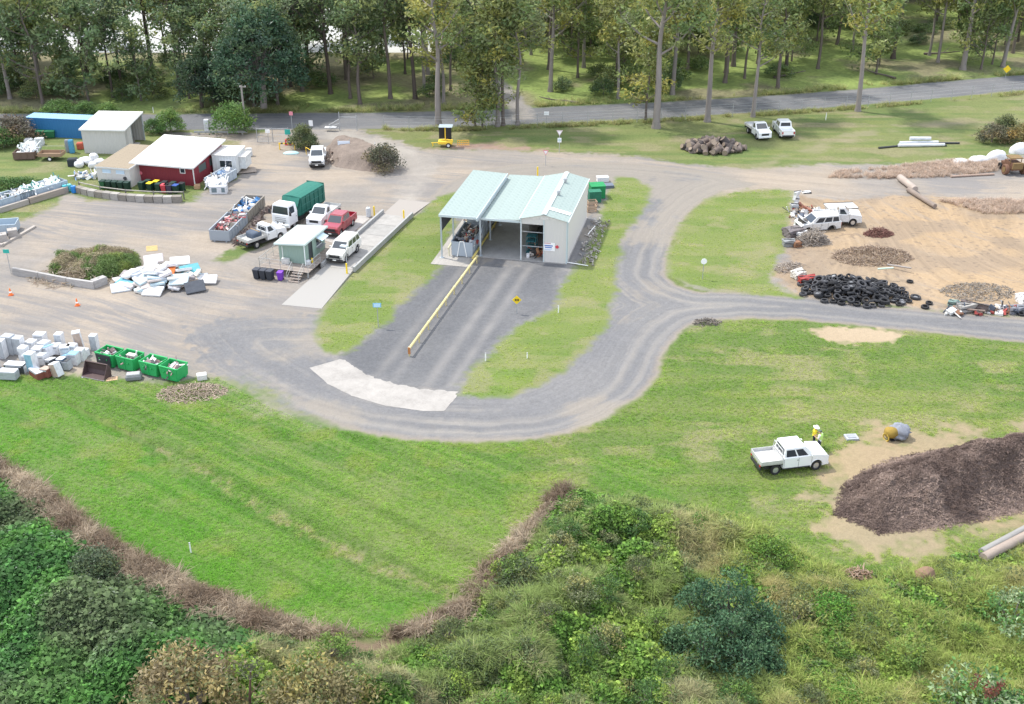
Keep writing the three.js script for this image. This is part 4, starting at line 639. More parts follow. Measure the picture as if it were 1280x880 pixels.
{
  const t = thing('storage_shed', 'white skillion shed with an open dark bay on its right', 'shed', [-55.9, -141.3], head(0.995, 0.07));
  skillion(t, 5.8, 6.3, 3.3, 3.8, dirty(0.7, 0.68, 0.64, 0.7), whiteRoof, [0.3, 0.2, 0.15], {}, 'right');
  panelWall('wall', [3.6, 0.02], [5.8, -2.0], 0, 3.3, 3.45, dirty(0.85, 0.83, 0.79, 0.7), t);
  obj('post', bx(0.14, 3.7, 0.14, 5.75, 0, -6.2), zinc, t); obj('post', bx(0.12, 3.4, 0.12, 5.75, 0, -2.1), zinc, t); obj('floor_slab', bx(5.6, 0.06, 5, 2.8, 0, -2.5), concrete, t);
  const r = rng(8); for (let k = 0; k < 4; k++) obj('stored_box', bx(0.6, 0.5 + 0.4 * r(), 0.6, 4.6, 0.06, -2.6 - k * 0.65), k === 2 ? safety : dirty(0.2, 0.18, 0.16), t);
}
{
  const t = thing('cream_store', 'low cream store with a tan roof between the white and red sheds', 'shed', [-50.0, -128.9], head(0.975, 0.222)), w = 4.4;
  skillion(t, w, 8, 2.35, 2.6, cream, dirty(0.38, 0.31, 0.22, 0.8), [0.15, 0.2, 0.1], { front: [[0.8, 1.9, 1.6, 2.05], [2.6, 3.7, 1.6, 2.05]] });
  for (const x of [1.35, 3.15]) { const g2 = obj('window', bx(1.1, 0.45, 0.04, x, 1.6, 0), mat(0.55, 0.68, 0.78, 0.2), t); obj('window_frame', bx(1.2, 0.05, 0.08, x, 1.56, 0.02), mat(0.8, 0.8, 0.78), g2); }
  obj('vent_fan', at(new THREE.CylinderGeometry(0.22, 0.22, 0.1, 16), 3.7, 1.1, 0.07, Math.PI / 2), mat(0.06, 0.06, 0.06), t);
}
{
  const t = thing('red_shed', 'dark red tip shop shed under a broad white skillion roof', 'shed', [-45.6, -130.2], head(0.971, 0.239)), red = dirty(0.3, 0.035, 0.05, 0.65), w = 7.6, d = 7.6;
  skillion(t, w, d, 2.6, 3.45, red, whiteRoof, [0.75, 0.35, 0.45], { front: [[5.9, 6.5, 1.55, 2.1]], right: [[1.3, 3.2, 1.2, 2.1], [4.1, 5.3, 1.2, 2.1]] });
  const f = obj('window', bx(0.56, 0.5, 0.03, 6.2, 1.57, -0.01), glass, t); obj('window_frame', [bx(0.72, 0.07, 0.07, 6.2, 1.5, 0.03), bx(0.72, 0.07, 0.07, 6.2, 2.08, 0.03), bx(0.07, 0.5, 0.07, 5.88, 1.57, 0.03), bx(0.07, 0.5, 0.07, 6.52, 1.57, 0.03)], mat(0.8, 0.8, 0.78), f);
  for (const [z0, z1] of [[-1.3, -3.2], [-4.1, -5.3]]) obj('shutter_opening', bx(0.04, 0.9, z0 - z1, w - 0.04, 1.2, (z0 + z1) / 2), mat(0.1, 0.13, 0.12, 0.4), t);
  obj('corner_post', bx(0.1, 2.3, 0.1, w + 0.02, 0, 0.05), mat(0.75, 0.75, 0.72), t);
  obj('round_sign', at(new THREE.CylinderGeometry(0.22, 0.22, 0.03, 20), 0.5, 1.1, 0.04, Math.PI / 2), mat(0.75, 0.2, 0.25, 0.5), t);
}
{
  const t = thing('site_hut', 'small white site hut with a double window beside the red shed', 'hut', [-36.9, -132.4], head(0.995, 0.1)), wm = dirty(0.84, 0.87, 0.86, 0.6), w = 3.0, d = 3.6, y = 0.35;
  panelWall('wall', [0, 0], [w, 0], y, 2.6, 2.6, wm, t, [[0.95, 2.4, 1.1, 1.95]]); panelWall('wall', [w, 0], [w, -d], y, 2.6, 2.6, wm, t); panelWall('wall', [w, -d], [0, -d], y, 2.6, 2.6, wm, t); panelWall('wall', [0, -d], [0, 0], y, 2.6, 2.6, wm, t);
  roofSheets(t, [-0.1, 2.63, 0.12], [w + 0.1, 2.63, 0.12], [w + 0.1, 2.72, -d - 0.1], [-0.1, 2.72, -d - 0.1], whiteRoof);
  for (const x of [1.3, 2.05]) obj('window_pane', bx(0.68, 0.83, 0.03, x, 1.11, -0.01), glass, t); obj('window_frame', [bx(0.06, 0.9, 0.06, 1.675, 1.08, 0.03), bx(1.6, 0.06, 0.06, 1.675, 1.94, 0.03), bx(1.6, 0.06, 0.06, 1.675, 1.05, 0.03)], mat(0.85, 0.85, 0.85), t);
  obj('side_annexe', bx(0.8, 1.5, 2.2, w + 0.42, 0.6, -2.2), wm, t); obj('annexe_roof', bx(0.95, 0.06, 2.5, w + 0.45, 2.12, -2.2), whiteRoof, t); obj('skids', [bx(w, 0.33, 0.2, w / 2, 0, -0.4), bx(w, 0.33, 0.2, w / 2, 0, -d + 0.4)], dirty(0.15, 0.14, 0.13), t);
}
// curved kerb of concrete blocks before the red shed, with its rail
{
  const line = [[-51.71,-126.3],[-49.91,-125.18],[-47.94,-124.36],[-45.84,-123.67],[-43.34,-123.13],[-40.94,-122.86],[-38.33,-122.86]], t = thing('block_wall', 'curved low wall of concrete blocks before the bins', 'wall', line[0]);
  const c = new THREE.CatmullRomCurve3(line.map((p) => V(p[0] - line[0][0], 0, p[1] - line[0][1]))), n = 13, L = c.getLength(), r = rng(6);
  for (let k = 0; k < n; k++) { const p = c.getPointAt((k + 0.5) / n), d = c.getTangentAt((k + 0.5) / n); obj('concrete_block', bx(L / n - 0.06, 0.72 + 0.05 * r(), 0.7, p.x, 0, p.z, Math.atan2(-d.z, d.x) + (r() - 0.5) * 0.06), dirty(0.3 + 0.08 * (k % 3), 0.27 + 0.08 * (k % 3), 0.23 + 0.08 * (k % 3), 0.95), t); }
  obj('rail', [0, 1, 2, 3].map((k) => { const a = c.getPointAt(0.25 * k), b = c.getPointAt(0.25 * k + 0.25); return bar([a.x, 0.9, a.z - 0.9], [b.x, 0.9, b.z - 0.9], 0.07); }), dirty(0.45, 0.42, 0.36), t);
  for (let k = 0; k <= 4; k++) { const a = c.getPointAt(0.25 * k); obj('rail_post', bx(0.12, 1, 0.12, a.x, 0, a.z - 0.9), dirty(0.2, 0.18, 0.16), t); }
}

// ---------- vehicles ----------
const paint = (r, g, b) => mat(r, g, b, 0.35, { clearcoat: 1, clearcoatRoughness: 0.08 });
const whitePaint = paint(0.82, 0.83, 0.83), darkPlastic = mat(0.03, 0.03, 0.032, 0.6), alloy = mat(0.6, 0.6, 0.6, 0.35, { metalness: 0.7 }), lampGlass = mat(0.75, 0.78, 0.8, 0.1, { clearcoat: 1 }), tailGlass = mat(0.4, 0.02, 0.02, 0.2);
const tyreGeo = {};
function tyreShape(R, w, hub = 0.6) { const k = [R, w, hub].join(); return (tyreGeo[k] ??= new THREE.LatheGeometry([[R * hub, -w * 0.42], [R * 0.8, -w * 0.5], [R * 0.95, -w * 0.44], [R, -w * 0.3], [R, w * 0.3], [R * 0.95, w * 0.44], [R * 0.8, w * 0.5], [R * hub, w * 0.42], [R * hub, -w * 0.42]].map((p) => new THREE.Vector2(...p)), 20).rotateX(Math.PI / 2)); }
const rimGeo = {};
function rimShape(R, w) { const k = [R, w].join(); return (rimGeo[k] ??= join([new THREE.CylinderGeometry(R * 0.6, R * 0.6, w * 0.5, 16).rotateX(Math.PI / 2), ...[0, 1, 2, 3, 4].map((q) => bx(R * 0.16, R * 0.56, w * 0.66, 0, 0, 0).rotateZ(q * 1.2566)), new THREE.CylinderGeometry(R * 0.16, R * 0.16, w * 0.74, 10).rotateX(Math.PI / 2)])); }
function wheel(t, x, y, z, R, w, rimM = alloy) { const m = obj('wheel', tyreShape(R, w), rubber, t); m.position.set(x, y, z); obj('rim', rimShape(R, w), rimM, m); return m; }
function cabFaces(xb, xf, xbt, xft, y0, y1, zb, zt) { return { right: [[xb, y0, zb], [xf, y0, zb], [xft, y1, zt], [xbt, y1, zt]], left: [[xf, y0, -zb], [xb, y0, -zb], [xbt, y1, -zt], [xft, y1, -zt]], front: [[xf, y0, zb], [xf, y0, -zb], [xft, y1, -zt], [xft, y1, zt]], rear: [[xb, y0, -zb], [xb, y0, zb], [xbt, y1, zt], [xbt, y1, -zt]] }; }
// kind: 'tray' (flat alloy tray), 'tub' (pickup body), 'wagon'
function motorcar(name, label, [x, z], turn, { kind, cab = 'dual', body = whitePaint, category = 'ute', group, wheels = 4, bullbar } = {}) {
  const t = thing(name, label, category, [x, z], turn, group, groundY(x, z)), W = 1.86, R = 0.38, ax = 1.55, wagon = kind === 'wagon', rx = wagon ? -1.2 : -1.55, xb = wagon ? -2.15 : cab === 'dual' ? -1.0 : -0.1, xr = wagon || kind === 'tub' ? (wagon ? -2.2 : -2.65) : xb;
  const s = new THREE.Shape(); s.moveTo(xr, 0.5); if (xr < -1.6) { s.lineTo(rx - 0.47, 0.46); s.absarc(rx, 0.4, 0.47, Math.PI, 0, true); }
  s.lineTo(ax - 0.47, 0.42); s.absarc(ax, 0.4, 0.47, Math.PI, 0, true); s.lineTo(2.3, 0.45); s.lineTo(2.4, 0.62); s.lineTo(2.4, 1.0); s.lineTo(2.26, 1.13); s.lineTo(1.45, 1.22); s.lineTo(xb, 1.2); if (xr < xb) { s.lineTo(xb - 0.02, kind === 'tub' ? 0.78 : 1.2); s.lineTo(xr, kind === 'tub' ? 0.78 : 1.2); }
  const bd = obj('body', new THREE.ExtrudeGeometry(s, { depth: W - 0.12, bevelEnabled: true, bevelSize: 0.05, bevelThickness: 0.06, bevelSegments: 3, curveSegments: 10 }).translate(0, 0, -W / 2 + 0.06), body, t);
  const zb = W / 2 - 0.05, zt = W / 2 - 0.17, xf = 1.4, xft = 0.62, xbt = wagon ? xb + 0.2 : xb + 0.08, y1 = 1.84, F = cabFaces(xb + 0.02, xf, xbt, xft, 1.18, y1, zb, zt);
  obj('cabin', [frustum([xb + 0.02, xf, -zb, zb], 1.18, [xbt, xft, -zt, zt], y1), new RoundedBoxGeometry(xft - xbt, 0.1, zt * 2 - 0.02, 2, 0.04).translate((xft + xbt) / 2, y1, 0)], body, t);
  obj('windscreen', plate(F.front, 0.06, 0.94, 0.1, 0.92), glass, t); obj('rear_window', plate(F.rear, 0.1, 0.9, 0.2, 0.86), glass, t);
  const cuts = wagon ? [[0.04, 0.26], [0.3, 0.56], [0.6, 0.86]] : cab === 'dual' ? [[0.06, 0.42], [0.47, 0.8]] : [[0.12, 0.66]];
  for (const [a, b] of cuts) { obj('side_window', plate(F.right, a, b, 0.14, 0.86), glass, t); obj('side_window', plate(F.left, 1 - b, 1 - a, 0.14, 0.86), glass, t); }
  obj('grille', bx(0.05, 0.26, 1.05, 2.43, 0.68, 0), darkPlastic, t); obj('front_bumper', new RoundedBoxGeometry(0.2, 0.26, W - 0.04, 2, 0.06).translate(2.4, 0.5, 0), bullbar ? darkPlastic : body, t);
  obj('number_plate', bx(0.02, 0.11, 0.36, 2.51, 0.46, 0), mat(0.85, 0.85, 0.8), t);
  for (const q of [-1, 1]) { obj('headlight', new RoundedBoxGeometry(0.16, 0.16, 0.36, 2, 0.04).translate(2.36, 0.92, q * 0.7), lampGlass, t); obj('mirror', bx(0.12, 0.16, 0.2, 1.1, 1.24, q * (W / 2 + 0.08)), body, t); obj('door_handle', bx(0.16, 0.03, 0.03, 0.05, 1.0, q * (W / 2 + 0.005)), darkPlastic, t); }
  if (bullbar) obj('bull_bar', [bar([2.5, 0.5, -0.6], [2.5, 1.05, -0.55], 0.035), bar([2.5, 0.5, 0.6], [2.5, 1.05, 0.55], 0.035), bar([2.5, 1.02, -0.6], [2.5, 1.02, 0.6], 0.035), bar([2.52, 0.78, -0.85], [2.52, 0.78, 0.85], 0.03)], darkPlastic, t);
  for (const q of [-1, 1]) { obj('sill', bx(2.2, 0.08, 0.08, 0.05, 0.4, q * (W / 2 - 0.02)), darkPlastic, t); for (const a of wagon || cab === 'dual' ? [-0.98 + (wagon ? 0.3 : 0), 0.12, 1.12] : [0.0, 1.12]) obj('door_gap', bx(0.018, 0.72, 0.012, a, 0.46, q * (W / 2 + 0.003)), darkPlastic, t); for (const a of [ax, rx]) if (a === ax || xr < -1.6) obj('wheel_arch', at(new THREE.TorusGeometry(0.48, 0.03, 6, 16, Math.PI), a, 0.4, q * (W / 2)), wagon ? darkPlastic : body, t); }
  obj('underbody', bx(4.4, 0.2, 1.1, -0.1, 0.32, 0), darkPlastic, t);
  if (kind === 'tray') {
    const x0 = cab === 'dual' ? -2.75 : -2.7, x1 = xb - 0.08, m = (x0 + x1) / 2, L = x1 - x0, trayM = dirty(0.72, 0.72, 0.7, 0.5, 0.2), tr = obj('tray', [bx(L, 0.07, 1.9, m, 0.86, 0), bx(L, 0.1, 0.08, m, 0.76, 0.35), bx(L, 0.1, 0.08, m, 0.76, -0.35)], trayM, t);
    for (const q of [-1, 1]) obj('side_board', bx(L, 0.26, 0.04, m, 0.9, q * 0.93), trayM, tr); obj('tailboard', bx(0.04, 0.26, 1.84, x0 + 0.02, 0.9, 0), trayM, tr);
    obj('headboard', [bx(0.05, 0.3, 1.8, x1 - 0.03, 0.93, 0), bar([x1 - 0.03, 0.93, -0.88], [x1 - 0.03, 1.78, -0.7], 0.03), bar([x1 - 0.03, 0.93, 0.88], [x1 - 0.03, 1.78, 0.7], 0.03), bar([x1 - 0.03, 1.76, -0.7], [x1 - 0.03, 1.76, 0.7], 0.03), bar([x1 - 0.03, 1.35, -0.78], [x1 - 0.03, 1.35, 0.78], 0.02), bar([x1 - 0.03, 0.93, 0], [x1 - 0.03, 1.76, 0], 0.02)], trayM, tr);
    for (const q of [-1, 1]) obj('mudguard', bx(0.8, 0.03, 0.26, rx, 0.79, q * 0.76), darkPlastic, t);
  }
  if (kind === 'tub') for (const q of [-1, 1]) obj('tub_side', bx(xb - xr - 0.06, 0.42, 0.1, (xb + xr) / 2, 0.76, q * (W / 2 - 0.06)), body, t);
  if (kind === 'tub') { obj('tailgate', bx(0.08, 0.42, W - 0.24, xr + 0.03, 0.76, 0), body, t); obj('tub_liner', bx(xb - xr - 0.2, 0.02, W - 0.26, (xb + xr) / 2, 0.785, 0), darkPlastic, t); }
  if (kind !== 'wagon') for (const q of [-1, 1]) obj('tail_light', bx(0.05, kind === 'tub' ? 0.3 : 0.1, 0.16, kind === 'tub' ? xr - 0.05 : -2.76, 0.74, q * 0.78), tailGlass, t); else { for (const q of [-1, 1]) obj('tail_light', bx(0.06, 0.34, 0.14, xr - 0.05, 0.8, q * 0.83), tailGlass, t); obj('roof_rack', [bar([-1.6, 1.82, 0.62], [0.1, 1.82, 0.62], 0.025), bar([-1.6, 1.82, -0.62], [0.1, 1.82, -0.62], 0.025)], darkPlastic, t); obj('spare_wheel', tyreShape(0.34, 0.2).clone().rotateY(Math.PI / 2).translate(xr - 0.12, 0.95, 0), rubber, t); }
  obj('rear_bumper', bx(0.14, 0.16, W - 0.2, (kind === 'tray' ? -2.7 : xr) - 0.02, 0.46, 0), darkPlastic, t);
  t.scale.y = wagon ? 1.04 : 1.09;
  if (wheels) for (const [a, q] of [[ax, 1], [ax, -1], [rx, 1], [rx, -1]]) wheel(t, a, R, q * (W / 2 - 0.13), R, 0.24);
  return t;
}
const bridgeHead = head(-0.286, 0.958);
motorcar('tray_ute', 'white dual cab ute with an empty alloy tray beside the mulch heap', [20.15, -67.65], head(3.01, -0.62), { kind: 'tray' });
motorcar('red_ute', 'dark red dual cab ute parked beside the weighbridge', [-18.78, -113.89], bridgeHead, { kind: 'tub', body: paint(0.32, 0.015, 0.03), bullbar: true });
motorcar('four_wheel_drive', 'white station wagon standing on the weighbridge', [-17.2, -106.2], bridgeHead, { kind: 'wagon', body: paint(0.72, 0.71, 0.66), category: 'car', bullbar: true }).position.y = 0.22;
motorcar('flatbed_ute', 'white tray ute half hidden behind the green office roof', [-20.92, -116.55], bridgeHead, { kind: 'tray', cab: 'single' });
const loaded = motorcar('loaded_ute', 'white ute carrying a dark rolled load left of the green office', [-26.39, -110.42], head(0.5, -0.6), { kind: 'tray', cab: 'single' });
{ const p = loaded.position, q = thing('tarped_load', 'dark blue grey bundle tied on the tray of the white ute', 'load', [p.x - 0.75, p.z + 0.9], head(0.5, -0.6), undefined, 0.94); obj('bundle', new RoundedBoxGeometry(1.2, 0.75, 1.5, 4, 0.28).translate(0, 0.375, 0), dirty(0.1, 0.13, 0.18), q); obj('strap', bx(0.06, 0.03, 1.5, 0.2, 0.75, 0), mat(0.5, 0.3, 0.1), q); }
motorcar('gate_ute', 'white ute facing the drone below the gate bushes', [-24.72, -137.19], head(0.08, 1), { kind: 'tub', bullbar: true });
motorcar('lawn_ute', 'white tray ute on the upper lawn, left of the parked pair', [33.67, -149.04], head(0.2, 0.98), { kind: 'tray', cab: 'single', group: 'utes parked on the upper lawn' });
motorcar('lawn_ute', 'white ute seen from its tail on the upper lawn, right of the parked pair', [37.23, -149.79], head(-0.05, -1), { kind: 'tub', group: 'utes parked on the upper lawn' });
const wreckA = motorcar('wrecked_car', 'white wrecked hatchback without its front, nearer of the two wrecks', [33.54, -114.61], head(-0.95, 0.2), { kind: 'wagon', category: 'car wreck', body: dirty(0.82, 0.82, 0.8, 0.5), wheels: 0 });
wreckA.position.y = -0.3; wreckA.rotation.x = 0.05; obj('sprung_bonnet', beam([1.45, 1.22, 0], [2.3, 1.75, 0.1], 1.5, 0.04), dirty(0.8, 0.8, 0.78, 0.5), wreckA); obj('bare_engine', jumbleLump(), dirty(0.12, 0.11, 0.1), wreckA);
motorcar('wrecked_car', 'white wrecked ute with its door open, behind the wrecked hatchback', [36.02, -116.06], head(0.98, 0.12), { kind: 'tub', cab: 'single', category: 'car wreck', body: dirty(0.84, 0.84, 0.82, 0.5) }).rotation.z = 0.03;
function jumbleLump() { return [bx(0.6, 0.4, 0.9, 1.9, 1.05, 0, 0.3), bx(0.9, 0.2, 0.4, 1.8, 1.2, 0.3, -0.5), cy(0.2, 0.2, 0.4, 2.0, 1.2, -0.4)]; }
{ const d = thing('torn_door', 'white car door hanging open beside the second wreck', 'car door', [34.94, -114.61], 0.9, undefined, 0.3); obj('panel', bx(1.0, 0.6, 0.06), dirty(0.82, 0.82, 0.8, 0.5), d); obj('window_frame', [bar([-0.45, 0.6, 0], [-0.2, 1.1, 0], 0.03), bar([-0.2, 1.1, 0], [0.48, 1.1, 0], 0.03), bar([0.48, 1.1, 0], [0.48, 0.6, 0], 0.03)], darkPlastic, d); }
{ const c = thing('ute_canopy', 'loose white ute canopy lying upside down behind the wrecks', 'canopy', [37.36, -119.83], head(0.95, -0.1)); obj('shell', hexa([[-1.5, 0.1, 0.8], [1.5, 0.1, 0.8], [1.5, 0.1, -0.8], [-1.5, 0.1, -0.8]], [[-1.7, 0.65, 0.95], [1.75, 0.65, 0.95], [1.75, 0.65, -0.95], [-1.7, 0.65, -0.95]]), dirty(0.85, 0.86, 0.84, 0.5), c); obj('rim', [bx(3.5, 0.06, 0.06, 0, 0.64, 0.95), bx(3.5, 0.06, 0.06, 0, 0.64, -0.95)], darkPlastic, c); }

// the tipper truck
{
  const t = thing('tipper_truck', 'white cab tipper truck with a tarped green body', 'truck', [-23.85, -117.2], head(-0.38, 0.925)), green = dirty(0.02, 0.16, 0.12, 0.6), tarp = dirty(0.025, 0.2, 0.15, 0.8), W = 2.4;
  const F = cabFaces(1.9, 3.7, 2.0, 3.5, 1.9, 2.95, W / 2, W / 2 - 0.14);
  obj('cab', [new RoundedBoxGeometry(1.85, 1.35, W, 3, 0.1).translate(2.8, 1.27, 0), frustum([1.9, 3.7, -W / 2, W / 2], 1.88, [2.0, 3.5, -W / 2 + 0.14, W / 2 - 0.14], 2.95), new RoundedBoxGeometry(1.5, 0.16, W - 0.3, 2, 0.07).translate(2.75, 2.96, 0)], whitePaint, t);
  obj('windscreen', plate(F.front, 0.05, 0.95, 0.08, 0.88), glass, t); obj('side_window', plate(F.right, 0.3, 0.9, 0.1, 0.85), glass, t); obj('side_window', plate(F.left, 0.1, 0.7, 0.1, 0.85), glass, t);
  for (const y of [1.05, 1.27, 1.49]) obj('grille_bar', bx(0.05, 0.08, 1.5, 3.74, y, 0), mat(0.35, 0.36, 0.37, 0.5), t);
  obj('bumper', new RoundedBoxGeometry(0.3, 0.42, W, 2, 0.08).translate(3.72, 0.62, 0), whitePaint, t);
  for (const q of [-1, 1]) { obj('headlight', bx(0.06, 0.2, 0.36, 3.86, 0.6, q * 0.85), lampGlass, t); obj('mirror', [bx(0.1, 0.5, 0.25, 3.75, 1.95, q * (W / 2 + 0.22)), bar([3.6, 2.5, q * (W / 2 - 0.05)], [3.75, 2.4, q * (W / 2 + 0.22)], 0.02)], darkPlastic, t); obj('door_handle', bx(0.18, 0.04, 0.03, 2.2, 1.4, q * (W / 2 + 0.01)), darkPlastic, t); }
  obj('chassis', [bx(8, 0.25, 0.14, -0.2, 0.75, 0.42), bx(8, 0.25, 0.14, -0.2, 0.75, -0.42), bx(1.1, 0.6, 0.5, 0.9, 0.55, 0.9), bx(1.1, 0.6, 0.5, 0.9, 0.55, -0.9)], darkPlastic, t);
  const x0 = -4.3, x1 = 1.65, y0 = 1.15, y1 = 3.15, body = obj('tipper_body', [bx(x1 - x0, 0.12, 2.4, (x0 + x1) / 2, y0, 0), ...[-1, 1].map((q) => bx(x1 - x0 - 0.5, y1 - y0, 0.08, (x0 + x1) / 2 - 0.25, y0, q * 1.2)), bx(0.08, y1 - y0 + 0.25, 2.4, x0, y0, 0), beam([x1, y0 + 0.1, 0], [x1 - 0.6, y1, 0], 2.4, 0.08), ...[-1, 1].map((q) => extrude([[x1 - 0.52, y0], [x1, y0 + 0.05], [x1 - 0.52, y1]], 0.08).translate(0, 0, q * 1.2))], green, t);
  for (const q of [-1, 1]) { for (let k = 0; k < 6; k++) obj('side_rib', bx(0.12, y1 - y0, 0.1, x0 + 0.5 + k * 0.95, y0, q * 1.28), green, body); for (const y of [1.35, 2.15, 2.95]) obj('side_rail', bx(x1 - x0 - 0.6, 0.09, 0.08, (x0 + x1) / 2 - 0.25, y, q * 1.26), dirty(0.06, 0.24, 0.19), body); }
  obj('tarp', extrude([[-1.22, 0], [-1.22, 0.06], [-0.6, 0.2], [0, 0.24], [0.6, 0.2], [1.22, 0.06], [1.22, 0]], x1 - x0 - 0.55).rotateY(Math.PI / 2).translate((x0 + x1) / 2 - 0.25, y1 + 0.01, 0), tarp, t);
  obj('tarp_front', beam([x1 + 0.04, y0 + 1.2, 0], [x1 - 0.6, y1 + 0.16, 0], 2.3, 0.05), tarp, t);
  for (const q of [-1, 1]) { wheel(t, 2.55, 0.5, q * 1.02, 0.5, 0.3); for (const a of [-1.9, -3.25]) { wheel(t, a, 0.5, q * 1.04, 0.5, 0.28, mat(0.5, 0.5, 0.48)); wheel(t, a, 0.5, q * 0.72, 0.5, 0.28, mat(0.5, 0.5, 0.48)); } obj('mudguard', bx(2.8, 0.05, 0.6, -2.6, 1.06, q * 0.95), darkPlastic, t); }
  t.scale.setScalar(0.93);
}
// solar message sign trailer
{
  const t = thing('message_sign_trailer', 'yellow trailer with folded black message panels and a solar roof', 'sign trailer', [-8.85, -144.31], head(1, 0.05));
  obj('chassis', [new RoundedBoxGeometry(1.9, 0.45, 1.2, 2, 0.12).translate(0, 0.62, 0), bar([-0.9, 0.5, 0], [-1.9, 0.45, 0], 0.05), bx(0.12, 0.5, 0.12, -1.7, 0, 0)], safety, t);
  wheel(t, 0.45, 0.32, 0.68, 0.32, 0.2, mat(0.8, 0.8, 0.78)); wheel(t, 0.45, 0.32, -0.68, 0.32, 0.2, mat(0.8, 0.8, 0.78));
  obj('mast', bx(0.14, 1.9, 0.14, 0, 0.8, 0), safety, t); for (const q of [-1, 1]) { const p = obj('message_panel', bx(0.78, 1.55, 0.16, q * 0.46, 1.05, q * 0.15, -q * 0.35), mat(0.012, 0.013, 0.016, 0.5), t); obj('panel_frame', bx(0.82, 0.05, 0.18, q * 0.46, 2.6, q * 0.15, -q * 0.35), darkPlastic, p); }
  obj('solar_panel', at(new THREE.BoxGeometry(1.8, 0.05, 1.2), 0.1, 2.78, 0, 0.06), mat(0.5, 0.58, 0.64, 0.15, { clearcoat: 1 }), t);
}

// ---------- people ----------
function blend(bones, name, material, parent, res = 76) { // bones: [[p], r0, [q], r1]; smooth union meshed
  const mc = new MarchingCubes(res, material, false, false, 60000), box = [0.62, 1.0, 0.62], k = 24; mc.isolation = 0;
  const B = bones.map(([p, r0, q, r1]) => ({ p, d: [q[0] - p[0], q[1] - p[1], q[2] - p[2]], r0, r1 })); B.forEach((b) => (b.l = b.d[0] ** 2 + b.d[1] ** 2 + b.d[2] ** 2 || 1e-6));
  const h = res / 2; let o = 0;
  for (let kz = 0; kz < res; kz++) for (let ky = 0; ky < res; ky++) for (let kx = 0; kx < res; kx++, o++) {
    const x = ((kx - h) / h) * box[0], y = ((ky - h) / h) * box[1] + 0.95, z = ((kz - h) / h) * box[2]; let e = 0;
    for (const b of B) { const ux = x - b.p[0], uy = y - b.p[1], uz = z - b.p[2], t = Math.min(1, Math.max(0, (ux * b.d[0] + uy * b.d[1] + uz * b.d[2]) / b.l)), dd = Math.hypot(ux - b.d[0] * t, uy - b.d[1] * t, uz - b.d[2] * t) - (b.r0 + (b.r1 - b.r0) * t); if (dd < 0.3) e += Math.exp(-k * 2 * dd); }
    mc.field[o] = e > 0 ? Math.log(e) / (k * 2) : -0.3;
  }
  mc.update(); const n = mc.count, g = new THREE.BufferGeometry(), p = new Float32Array(n * 3); for (let i = 0; i < n; i++) { p[i * 3] = mc.positionArray[i * 3] * box[0]; p[i * 3 + 1] = mc.positionArray[i * 3 + 1] * box[1] + 0.95; p[i * 3 + 2] = mc.positionArray[i * 3 + 2] * box[2]; }
  g.setAttribute('position', new THREE.BufferAttribute(p, 3)); g.computeVertexNormals(); return obj(name, [g], material, parent);
}
function hand(w, dir, flip) { const d = V(...dir).normalize(), s = V(0, 0, 1).cross(d).lengthSq() > 0.01 ? V(0, 0, 1) : V(1, 0, 0), a = s.clone().cross(d).normalize(), b = d.clone().cross(a).normalize(), P = (f, g, h2) => V(...w).addScaledVector(d, f).addScaledVector(b, g).addScaledVector(a, h2).toArray(), out = [bar(P(0, 0, 0), P(0.09, 0, 0), 0.032, 0.038)]; [0.085, 0.1, 0.095, 0.075].forEach((l, k) => { const g2 = (k - 1.5) * 0.021; out.push(bar(P(0.085, g2, 0), P(0.085 + l * 0.55, g2 * 1.1, 0.012), 0.0095), bar(P(0.085 + l * 0.55, g2 * 1.1, 0.012), P(0.085 + l * 0.9, g2 * 1.1, 0.035), 0.009, 0.007)); }); out.push(bar(P(0.03, flip * 0.035, 0), P(0.07, flip * 0.065, 0.015), 0.012), bar(P(0.07, flip * 0.065, 0.015), P(0.1, flip * 0.062, 0.03), 0.011, 0.008)); return out; }
